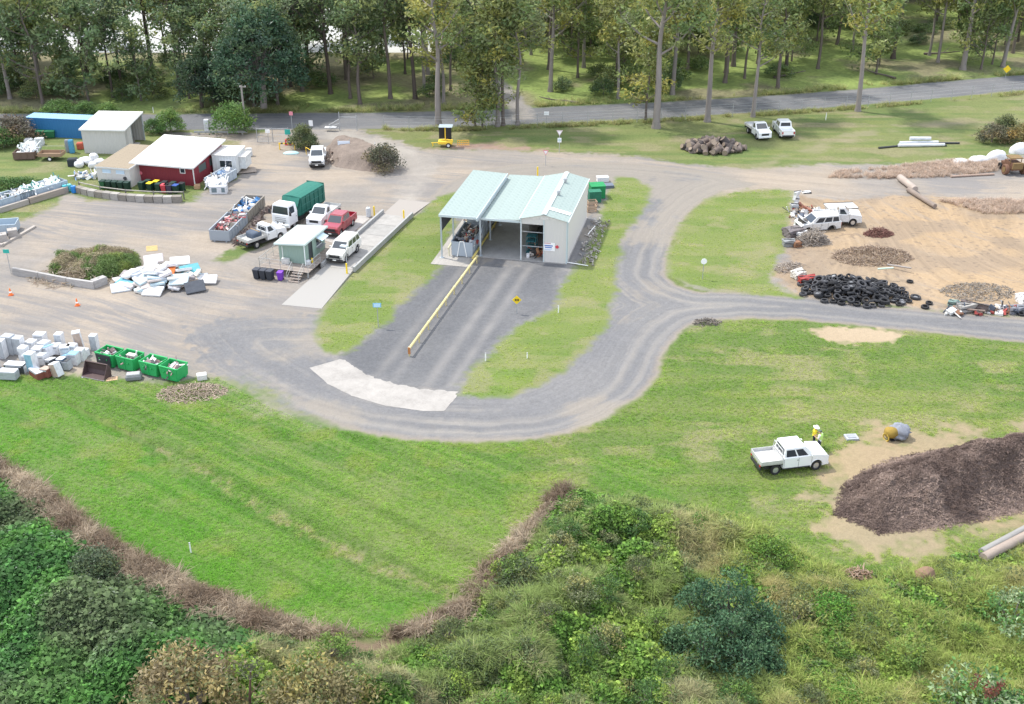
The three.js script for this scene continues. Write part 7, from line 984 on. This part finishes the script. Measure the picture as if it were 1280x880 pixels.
// power pole, cabinet, guard beam and the gate
{
  const t = thing('power_pole', 'grey timber power pole beside the large bush', 'pole', [-36.73, -150.55]); obj('pole', limb([[0, -0.3, 0], [0, 3, 0], [0.02, 6.6, 0]], 0.17, 0.12), dirty(0.4, 0.36, 0.33), t); obj('crossarm', bx(0.9, 0.1, 0.1, 0.2, 6.3, 0), dirty(0.4, 0.36, 0.33), t); for (const x of [-0.15, 0.55]) obj('insulator', cy(0.04, 0.04, 0.14, x, 6.4, 0), W1, t);
  const c = thing('meter_cabinet', 'narrow white cabinet left of the large bush', 'cabinet', [-42.19, -150.93]); obj('case', new RoundedBoxGeometry(0.65, 1.75, 0.6, 2, 0.04).translate(0, 0.88, 0), dirty(0.8, 0.82, 0.83), c); obj('door', bx(0.55, 1.5, 0.03, 0, 0.12, 0.31), dirty(0.84, 0.85, 0.86), c);
  const g = thing('guard_beam', 'long grey steel beam lying before the cabinet and bush', 'beam', [-40.1, -149.79], 0.02); obj('rail', [bx(7.2, 0.3, 0.08, 0, 0.2, 0), bx(7.2, 0.1, 0.12, 0, 0.28, 0.05)], galv, g); for (const x of [-3, -1, 1, 3]) obj('foot', bx(0.2, 0.2, 0.3, x, 0, 0), concrete, g);
  const k = thing('mesh_gate', 'grey mesh gate panels standing open at the yard entry', 'gate', [-34.28, -146.1], 0.02); for (const x of [0, 2.1, 4.2]) obj('gate_post', bar([x, 0, 0], [x, 2.0, 0], 0.05), galv, k); for (const y of [0.15, 1.0, 1.9]) obj('gate_rail', bar([0, y, 0], [4.2, y, 0], 0.03), galv, k); for (let q = 1; q < 21; q++) obj('gate_wire', bar([q * 0.2, 0.15, 0], [q * 0.2, 1.9, 0], 0.008, 0.008, 4), galv, k);
  const s = thing('swing_gate', 'open galvanised swing gate and steps beside the road', 'gate', [-23.94, -151.7], -0.05); obj('post', [bar([0, 0, 0], [0, 2.6, 0], 0.06), bar([2.4, 0, 0], [2.4, 2.2, 0], 0.06)], galv, s); for (const y of [0.4, 1.0, 1.6]) obj('gate_rail', bar([-1.4, y * 0.5 + 0.1, 0.6], [0, y, 0], 0.035), galv, s); obj('top_rail', bar([0, 1.9, 0], [2.4, 1.9, 0], 0.035), galv, s); obj('platform', bx(1.6, 0.08, 0.7, -1.2, 0.5, 0.4), dirty(0.75, 0.76, 0.76), s);
  const b = thing('boom_barrier', 'yellow and black striped boom at the gate', 'barrier', [-30.78, -142.9]); for (let q = 0; q < 8; q++) obj('stripe', bx(0.27, 0.16, 0.08, q * 0.28 + 0.14, 0.75, 0), q % 2 ? darkPlastic : safety, b); for (const x of [0.1, 2.1]) obj('leg', bx(0.08, 0.78, 0.3, x, 0, 0), safety, b);
  const w = thing('water_barrier', 'red plastic barrier block at the gate', 'barrier', [-29.89, -145.02], 0.1); obj('block', frustum([-0.5, 0.5, -0.25, 0.25], 0, [-0.42, 0.42, -0.12, 0.12], 0.75), mat(0.7, 0.06, 0.06, 0.5), w); obj('label_plate', bx(0.5, 0.2, 0.02, 0, 0.3, 0.2), W1, w);
  const f = thing('upturned_dinghy', 'pale aqua dinghy lying below the striped boom', 'boat', [-28.89, -141.18], 0.05); const hull = new THREE.SphereGeometry(1, 20, 10, 0, 6.283, 0, 1.57), hp = hull.attributes.position; for (let i = 0; i < hp.count; i++) hp.setXYZ(i, hp.getX(i) * 1.05, hp.getY(i) * 0.3 + 0.02, hp.getZ(i) * 0.55); hull.computeVertexNormals(); obj('hull', [hull], mat(0.4, 0.6, 0.6, 0.5), f); obj('gunwale', bx(1.5, 0.04, 0.9, 0, 0.02, 0), mat(0.6, 0.75, 0.75), f);
  const h = thing('hand_rail', 'low yellow handrail left of the gate ute', 'rail', [-26.85, -140.84], -0.6); obj('rail', [bar([0, 0, 0], [0, 0.95, 0], 0.04), bar([0, 0.95, 0], [1.6, 0.8, 0.4], 0.04), bar([1.6, 0.8, 0.4], [1.6, 0, 0.4], 0.04)], safety, h);
  const q2 = thing('safety_mesh', 'orange mesh barrier beside the sign trailer', 'barrier', [-7.25, -144.31], 0.03); for (let q = 0; q < 7; q++) obj('mesh_strip', bx(0.06, 0.75, 0.03, q * 0.25, 0.05, 0), mat(0.85, 0.45, 0.08), q2); for (const y of [0.2, 0.5, 0.8]) obj('mesh_band', bx(1.6, 0.07, 0.03, 0.75, y, 0.03), mat(0.85, 0.45, 0.08), q2);
}
// traffic cones
for (const [x, z, lab] of [[-40.8, -94.71, 'orange traffic cone on the dirt below the mattresses'], [-47.97, -97.04, 'orange traffic cone at the left edge of the dirt']]) { const t = thing('traffic_cone', lab, 'cone', [x, z]); obj('cone', cy(0.17, 0.04, 0.7, 0, 0.03, 0, 14), mat(0.85, 0.2, 0.04, 0.6), t); obj('base', bx(0.42, 0.04, 0.42), mat(0.6, 0.12, 0.03), t); obj('band', cy(0.13, 0.1, 0.14, 0, 0.28, 0, 14), W1, t); }
// wheelie bins
{
  const proto = {}, build = (name, c, lidM, lab, P, turn, grp) => { const t = thing(name, lab, 'wheelie bin', P, turn, grp); obj('bin_body', frustum([-0.24, 0.24, -0.27, 0.27], 0.06, [-0.3, 0.3, -0.37, 0.37], 1.0), c, t); obj('lid', [bx(0.62, 0.06, 0.78, 0, 1.0, 0)], lidM, t); for (const q of [-1, 1]) obj('wheel', at(new THREE.CylinderGeometry(0.1, 0.1, 0.05, 12), q * 0.27, 0.1, -0.28, 0, 0, Math.PI / 2), rubber, t); obj('handle', bx(0.5, 0.04, 0.05, 0, 0.96, -0.42), c, t); return t; };
  const dg = mat(0.012, 0.04, 0.03, 0.5), bk = mat(0.02, 0.022, 0.025, 0.5), a = [-48.94, -127.44], b = [-45.88, -126.87], c = [-44.16, -126.87], d = [-39.28, -125.74];
  for (let k = 0; k < 5; k++) build('wheelie_bin', k < 1 ? mat(0.03, 0.12, 0.05) : dg, dg, 'dark green wheelie bin in the row against the cream store', [lerp(a[0], b[0], k / 4), lerp(a[1], b[1], k / 4)], -0.2, 'bins against the cream store');
  const lids = [dg, dg, YE, YE, dg, bk, bk, dg, mat(0.03, 0.08, 0.3), bk]; for (let k = 0; k < 10; k++) build('wheelie_bin', dg, lids[k], k === 2 || k === 3 ? 'yellow lidded wheelie bin in the row against the red shed' : k === 8 ? 'blue lidded wheelie bin in the row against the red shed' : 'dark wheelie bin in the row against the red shed', [lerp(c[0], d[0], k / 9), lerp(c[1], d[1], k / 9) - (k % 2) * 0.8], -0.24, 'bins against the red shed');
  build('wheelie_bin', mat(0.5, 0.05, 0.07), mat(0.6, 0.08, 0.1), 'bright red wheelie bin in front of the red shed row', [-41.25, -126.02], -0.1); build('wheelie_bin', mat(0.06, 0.04, 0.08), bk, 'black wheelie bin right of the bright red one', [-40.55, -125.88], -0.1);
  const e = [-25.17, -101]; for (const [k, lab] of [[0, 'black wheelie bin at the left end of the office deck'], [1, 'grey wheelie bin in the middle before the office deck'], [2, 'black wheelie bin nearest the purple one at the office deck']]) build('wheelie_bin', mat(0.03, 0.035, 0.045), mat(0.05, 0.055, 0.07), lab, [e[0] + k * 0.68, e[1] + k * 0.18], -0.3);
  build('wheelie_bin', mat(0.16, 0.04, 0.4), mat(0.2, 0.06, 0.46), 'purple bin under the office deck rail', [-22.8, -100.61], -0.2).scale.setScalar(0.85);
}
// left side: long light blue bins, kerb walls, barrels, trailer and junk
{
  const lb = dirty(0.5, 0.6, 0.68, 0.6), a = [-59.44, -120.35], b = [-54.49, -126.87], turn = along(a, b), L = Math.hypot(b[0] - a[0], b[1] - a[1]), P = (s, o) => [a[0] + ((b[0] - a[0]) * s) / L + (o * (b[1] - a[1])) / L, a[1] + ((b[1] - a[1]) * s) / L - (o * (b[0] - a[0])) / L];
  const b1 = openBin('long_bin', 'long pale blue bin full of white plastic, far end near the barrels', P(L * 0.75, 0), turn, 6.2, 2.2, 1.2, lb, 'long blue bins'), b2 = openBin('long_bin', 'long pale blue bin at the left edge, half filled', P(L * 0.2, 0), turn, 6.4, 2.2, 1.2, lb, 'long blue bins');
  fill(b1, 6.2, 2.2, 1.15, 71, 130, [[0.85, 0.85, 0.84], [0.8, 0.8, 0.8], [0.9, 0.9, 0.88], [0.1, 0.3, 0.25]], 'white plastic piled in the far long blue bin'); fill(b2, 6.4, 2.2, 1.0, 72, 90, paleTones, 'mixed pale junk in the long blue bin at the edge');
  const b3 = openBin('long_bin', 'empty pale blue bin lowest on the left edge', [-55.88, -113.42], 0.18, 4.2, 2.0, 1.1, lb);
  const t = thing('timber_kerb', 'long low timber and concrete kerb along the pale blue bins', 'kerb', P(0, -1.7)), u = P(L + 0.5, -1.7), w = P(L * 0.45, -1.7), ox = P(0, -1.7); obj('kerb_beam', beam([0, 0.3, 0], [w[0] - ox[0] - 0.1, 0.3, w[1] - ox[1] + 0.03], 0.4, 0.6), dirty(0.46, 0.42, 0.38), t); obj('kerb_beam', beam([w[0] - ox[0], 0.35, w[1] - ox[1]], [u[0] - ox[0], 0.35, u[1] - ox[1]], 0.45, 0.7), dirty(0.4, 0.34, 0.29), t);
  for (const [x, z, lab] of [[-54.24, -110.65, 'nearer concrete block in front of the empty blue bin'], [-53.67, -112.02, 'farther concrete block in front of the empty blue bin']]) { const k = thing('concrete_block', lab, 'block', [x, z], 0.45); obj('block', new RoundedBoxGeometry(1.0, 0.9, 0.9, 2, 0.05).translate(0, 0.45, 0), dirty(0.5, 0.46, 0.42, 0.95), k); obj('lifting_eye', bar([-0.1, 0.9, 0], [0.1, 0.9, 0], 0.03), darkPlastic, k); }
  const kb = thing('low_beam', 'long flat concrete beam on the dirt by the empty blue bin', 'kerb', [-53.86, -109.31]); const q = [-52.42, -114.85]; obj('beam', beam([0, 0.1, 0], [q[0] - kb.position.x, 0.1, q[1] - kb.position.z], 0.35, 0.2), dirty(0.5, 0.45, 0.4), kb); obj('beam_end', bx(0.4, 0.3, 0.4, 0, 0, 0), dirty(0.5, 0.45, 0.4), kb);
  for (const [x, z, c, lab] of [[-53.14, -126.3, [0.05, 0.4, 0.45], 'teal drum at the end of the long blue bins'], [-52.67, -126.59, [0.1, 0.42, 0.42], 'pale teal drum behind the blue one'], [-51.99, -126.02, [0.02, 0.2, 0.55], 'bright blue drum at the end of the long bins']]) { const k = thing('plastic_drum', lab, 'drum', [x, z], 0, 'plastic drums'); obj('shell', new THREE.LatheGeometry([[0, 0], [0.28, 0], [0.3, 0.1], [0.29, 0.45], [0.3, 0.8], [0.24, 0.88], [0, 0.88]].map((p) => new THREE.Vector2(...p)), 18), mat(...c, 0.5), k); obj('bung', cy(0.05, 0.05, 0.04, 0.12, 0.88, 0), W1, k); }
  const tr = thing('box_trailer', 'rusty tan box trailer parked on the grass', 'trailer', [-59.23, -138.83], 0.0), tm = dirty(0.42, 0.28, 0.18, 0.8); obj('bed', bx(3.0, 0.08, 1.6, 0, 0.55, 0), tm, tr); for (const s of [-1, 1]) { obj('side_board', bx(3.0, 0.4, 0.05, 0, 0.6, s * 0.8), tm, tr); wheel(tr, 0, 0.3, s * 0.9, 0.3, 0.18, W1); } obj('end_board', [bx(0.05, 0.4, 1.6, -1.5, 0.6, 0), bx(0.05, 0.4, 1.6, 1.5, 0.6, 0)], tm, tr); obj('drawbar', bar([-1.5, 0.5, 0], [-2.6, 0.45, 0], 0.05), tm, tr); obj('cage', [[-1.5, -0.8], [1.5, -0.8], [1.5, 0.8], [-1.5, 0.8]].map(([x, z]) => bar([x, 1, z], [x, 1.5, z], 0.02)).concat([bar([-1.5, 1.5, -0.8], [1.5, 1.5, -0.8], 0.02)]), steel, tr);
  const rb = openBin('rusty_skip', 'rusty brown skip of white scrap at the grass edge', [-62.77, -139.16], 0.1, 2.6, 1.6, 1.0, dirty(0.2, 0.13, 0.1, 0.8)); mass('scrap_load', jumble(73, 90, (r) => [(r() - 0.5) * 2.6, 0.6 + 1.2 * r() * r(), -0.6 + (r() - 0.5) * 2.4], [[0.82, 0.82, 0.8], [0.7, 0.75, 0.75], [0.3, 0.35, 0.35], [0.85, 0.85, 0.84]]), scrapMat, [-62.71, -139.83], 0, 'white scrap spilling over the rusty skip', 'scrap');
  for (const [x, z, lab] of [[-64.21, -148.29, 'dark green bulk bin, left of the pair at the blue container'], [-62.9, -148.29, 'dark green bulk bin, right of the pair at the blue container']]) { const k = thing('bulk_bin', lab, 'bin', [x, z], 0.12, 'green bulk bins'); obj('bin_body', frustum([-0.55, 0.55, -0.45, 0.45], 0.1, [-0.65, 0.65, -0.55, 0.55], 0.95), mat(0.02, 0.14, 0.06, 0.6), k); obj('lid', bx(1.36, 0.08, 1.16, 0, 0.95, 0), mat(0.02, 0.17, 0.07, 0.6), k); for (const s of [-0.45, 0.45]) obj('castor', cy(0.08, 0.08, 0.1, s, 0, 0.35), rubber, k); }
  const wb = (P2, w, h, d, c, lab, cat = 'box') => { const k = thing('stored_item', lab, cat, P2, 0.15); obj('case', new RoundedBoxGeometry(w, h, d, 2, 0.06).translate(0, h / 2, 0), dirty(...c), k); obj('top', bx(w * 0.8, 0.05, d * 0.8, 0, h, 0), dirty(c[0] * 0.85, c[1] * 0.85, c[2] * 0.85), k); };
  wb([-63.2, -145.02], 1.2, 0.9, 0.8, [0.78, 0.79, 0.8], 'white cube tank near the green bulk bins', 'tank'); wb([-65.96, -148.29], 0.9, 2.2, 0.5, [0.8, 0.76, 0.68], 'tall cream cupboard by the brown thicket', 'cupboard'); wb([-64.46, -144.66], 1.0, 0.9, 0.9, [0.85, 0.85, 0.84], 'white bag heap under the cream cupboard', 'bag'); wb([-57.59, -141.52], 0.6, 1.7, 0.7, [0.1, 0.38, 0.6], 'bright blue cabinet beside the white shed', 'cabinet'); wb([-58.24, -141.87], 0.5, 1.6, 0.6, [0.35, 0.37, 0.4], 'grey cabinet left of the bright blue one', 'cabinet'); wb([-57.13, -143.25], 0.8, 0.8, 0.8, [0.7, 0.16, 0.1], 'red machine beside the white shed', 'machine'); wb([-55.64, -136.23], 1.2, 0.9, 1.0, [0.04, 0.05, 0.06], 'black crate with a pink and white top on the grass', 'crate');
  const r = rng(66); for (let k = 0; k < 11; k++) { const x0 = [-53.61, -136.23]; const g = new THREE.SphereGeometry(0.55, 14, 9), p = g.attributes.position; for (let i = 0; i < p.count; i++) { const n = 0.8 + 0.45 * fbm(p.getX(i) * 4 + k * 7, p.getZ(i) * 4 + p.getY(i) * 4, 2); p.setXYZ(i, p.getX(i) * n, p.getY(i) * n * 0.8, p.getZ(i) * n); } g.computeVertexNormals(); const o = obj('bulk_bag', [g], dirty(0.85, 0.85, 0.85)); o.position.set(x0[0] + (r() - 0.5) * 3, 0.35 + 0.6 * r() * (k % 3 ? 0 : 1), x0[1] + (r() - 0.5) * 2.4); tag(o, 'white bulk bag in the bag heap left of the cream store', 'bag', 'white bulk bags'); }
  mass('scrap_pile', jumble(74, 50, (r2) => [(r2() - 0.5) * 3, 0.1 + 0.4 * r2(), (r2() - 0.5) * 1.4], paleTones), scrapMat, [-52.44, -131.56], 0, 'pale junk under the bag heap', 'scrap');
  // trailers of white junk before the site hut
  const j1 = openBin('junk_trailer', 'pale blue caged trailer of junk before the site hut', [-35.3, -129.47], 1.25, 4.2, 1.8, 1.2, dirty(0.55, 0.62, 0.68)); fill(j1, 4.2, 1.8, 1.1, 75, 50, paleTones, 'junk loaded in the pale blue trailer'); mass('scrap_pile', jumble(76, 60, (r2) => [(r2() - 0.5) * 2.2, 0.9 + 0.3 * r2(), (r2() - 0.5) * 1.2], [[0.88, 0.88, 0.86], [0.8, 0.8, 0.8]]), scrapMat, [-35.08, -126.87], 0, 'white crumpled sheets on top of the window unit', 'scrap');
  const wu = thing('window_unit', 'white cabinet with two dark panes at the junk trailer', 'cabinet', [-34.79, -126.02], 0.05); obj('case', bx(2.0, 0.95, 0.9), dirty(0.82, 0.83, 0.84), wu); for (const x of [-0.45, 0.6]) obj('pane', bx(x < 0 ? 0.6 : 0.4, 0.55, 0.03, x, 0.2, 0.455), mat(0.15, 0.2, 0.22, 0.3), wu);
  wb([-37.71, -127.44], 0.7, 0.5, 0.6, [0.55, 0.35, 0.2], 'tan box at the corner of the red shed', 'box'); const pl = thing('timber_pallet', 'flat timber pallet right of the site hut', 'pallet', [-33.24, -134.01], 0.3); for (let k = 0; k < 7; k++) obj('slat', bx(2.4, 0.05, 0.26, 0, 0.12, -0.9 + k * 0.3), dirty(0.48, 0.4, 0.33), pl); obj('bearer', [bx(0.1, 0.12, 2, -1, 0, 0), bx(0.1, 0.12, 2, 1, 0, 0)], dirty(0.4, 0.33, 0.27), pl); const sw = thing('spare_tyre', 'black tyre standing against the site hut', 'tyre', [-33.96, -136.23], 1.5); obj('tread', tyreShape(0.4, 0.24).clone().translate(0, 0.4, 0), rubber, sw); obj('hub', rimShape(0.36, 0.2).clone().translate(0, 0.4, 0), steel, sw); wb([-34.13, -140.17], 0.8, 1.0, 0.5, [0.86, 0.87, 0.86], 'white panel box behind the site hut', 'box');
}
// things behind the shed, and on the lawn near the ute
{
  const wb = (name, P2, w, h, d, c, lab, cat) => { const k = thing(name, lab, cat, P2, 0.15); obj('case', new RoundedBoxGeometry(w, h, d, 2, 0.05).translate(0, h / 2, 0), dirty(...c), k); obj('lid', bx(w * 1.03, 0.07, d * 1.03, 0, h - 0.02, 0), dirty(c[0] * 1.1, c[1] * 1.1, c[2] * 1.1), k); };
  wb('front_lift_bin', [9.98, -124.63], 1.7, 1.5, 1.6, [0.02, 0.3, 0.1], 'green lift bin behind the gable shed', 'bin'); wb('front_lift_bin', [9.59, -122.99], 1.4, 1.3, 1.0, [0.03, 0.2, 0.12], 'darker green bin with a blue lid behind the gable shed', 'bin'); wb('blue_crate', [9.78, -124.36], 0.01 + 1.2, 0.3, 0.8, [0.12, 0.32, 0.62], 'blue crate wedged between the green bins', 'crate'); wb('dark_lid', [11.37, -128.02], 1.6, 0.3, 1.0, [0.16, 0.19, 0.24], 'dark grey lid leaning right of the green bins', 'lid'); wb('white_bag', [11.03, -130.06], 1.4, 0.6, 0.8, [0.85, 0.85, 0.84], 'white bags behind the green bins', 'bag');
  for (const [x, z, lab] of [[9.21, -121.39, 'upper timber crate beside the gable shed'], [9.02, -119.83, 'lower timber crate beside the gable shed']]) { const k = thing('timber_crate', lab, 'crate', [x, z], 0.2, 'crates beside the shed'); for (const [a, b] of [[-0.5, 0], [0.5, 0]]) obj('end_slat', bx(0.05, 0.7, 0.9, a, 0, 0), dirty(0.5, 0.36, 0.25), k); for (const y of [0.05, 0.3, 0.55]) for (const s of [-0.45, 0.45]) obj('side_slat', bx(1.0, 0.14, 0.04, 0, y, s), dirty(0.5, 0.38, 0.28), k); }
  mass('shed_side_rubble', jumble(77, 160, (r) => [(r() - 0.5) * 2, 0.04 + 0.1 * r(), (r() - 0.5) * 13], [[0.36, 0.33, 0.3], [0.45, 0.42, 0.38], [0.25, 0.22, 0.19]], 0.4), scrapMat, [8.6, -110.5], -0.2, 'rubble and offcuts strewn along the right wall of the shed', 'rubble');
  const w = obj('loose_pipe', bar([0, 0.1, 0], [0.9, 0.1, -2.4], 0.06), W1); w.position.set(8.21, -112.48); w.position.set(w.position.x, 0, w.position.y); tag(w, 'white pipe lying beside the right wall of the shed', 'pipe');
  const cv = thing('concrete_pit', 'grey square concrete pit cover on the ground beyond the people', 'pit cover', [25.59, -71.44], 0.1, undefined, -0.05); obj('slab', bx(0.95, 0.16, 0.75), dirty(0.5, 0.52, 0.55), cv); obj('inner_panel', bx(0.6, 0.04, 0.45, 0, 0.16, 0), dirty(0.4, 0.42, 0.45), cv);
  // the drum mixer half wrapped in grey sheet
  const m = thing('wrapped_mixer', 'yellow drum mixer half wrapped in a grey sheet near the mulch', 'mixer', [28.91, -71.44], 0.35, undefined, -0.05); m.scale.setScalar(0.86); obj('drum', at(new THREE.LatheGeometry([[0, -0.8], [0.35, -0.8], [0.42, -0.5], [0.5, 0], [0.52, 0.3], [0.45, 0.7], [0, 0.8]].map((p) => new THREE.Vector2(...p)), 18), -0.3, 0.6, 0, 0, 0, 1.2), dirty(0.42, 0.28, 0.05), m); const g = new THREE.SphereGeometry(0.85, 22, 14), p = g.attributes.position; for (let i = 0; i < p.count; i++) { const n = 0.55 + 0.9 * fbm(p.getX(i) * 3.4, p.getZ(i) * 3.4 + p.getY(i) * 4, 3); p.setXYZ(i, p.getX(i) * n + 0.35, Math.max(0, p.getY(i) * n * 0.85 + 0.6), p.getZ(i) * n); } g.computeVertexNormals(); obj('grey_sheet', [g], dirty(0.3, 0.32, 0.37), m); obj('mouth_ring', at(new THREE.TorusGeometry(0.36, 0.06, 8, 20), -1.02, 0.32, 0, 0, Math.PI / 2, 0), dirty(0.7, 0.5, 0.08), m); obj('stand', [bx(0.6, 0.08, 0.8, -0.4, 0, 0)], darkPlastic, m);
}
// the pale crushed rock patch where the loop meets the drive
{
  const P = [[-17.04,-82.43],[-14.69,-84.01],[-14.18,-83.72],[-12.74,-82.01],[-11.53,-80.77],[-9.87,-79.95],[-7.81,-78.89],[-4.4,-78.37],[-4.49,-77.46],[-5.34,-75.33],[-6.91,-75.33],[-10.14,-76.2],[-12.87,-77.72],[-15.09,-79.69]], pts = []; const r = rng(12);
  P.forEach((p, i) => { const q = P[(i + 1) % P.length], n = Math.max(2, Math.round(Math.hypot(q[0] - p[0], q[1] - p[1]) / 0.25)), ragged = i >= 2 && i <= 7 ? 0.28 : 0.05; for (let k = 0; k < n; k++) pts.push(new THREE.Vector2(lerp(p[0], q[0], k / n) + (r() - 0.5) * ragged, -(lerp(p[1], q[1], k / n) + (r() - 0.5) * ragged))); });
  const g = new THREE.ExtrudeGeometry(new THREE.Shape(pts), { depth: 0.03, bevelEnabled: false }).rotateX(-Math.PI / 2), uv = g.attributes.uv; for (let i = 0; i < uv.count; i++) uv.setXY(i, uv.getX(i) / 7, uv.getY(i) / 7);
  const o = obj('crushed_rock_patch', g, new THREE.MeshStandardMaterial({ color: rgb(0.39, 0.365, 0.335), map: wear, roughness: 0.95 })); o.position.y = -0.012; structure(o);
}

// concrete pad where the visitors park beside the office
{
  const P = [[-21.35,-118.8],[-16.41,-118.3],[-15.96,-117.54],[-17.72,-111.79],[-19.04,-110.2],[-20.78,-111.56]], c = P[0], g = new THREE.ExtrudeGeometry(new THREE.Shape(P.map((p) => new THREE.Vector2(p[0], -p[1]))), { depth: 0.035, bevelEnabled: false }).rotateX(-Math.PI / 2), uv = g.attributes.uv; for (let i = 0; i < uv.count; i++) uv.setXY(i, uv.getX(i) / 7, uv.getY(i) / 7);
  const o = obj('parking_pad', g, new THREE.MeshStandardMaterial({ color: rgb(0.44, 0.41, 0.38), map: wear, roughness: 0.95 })); o.position.y = -0.015; structure(o);
}

renderer.render(scene, camera);
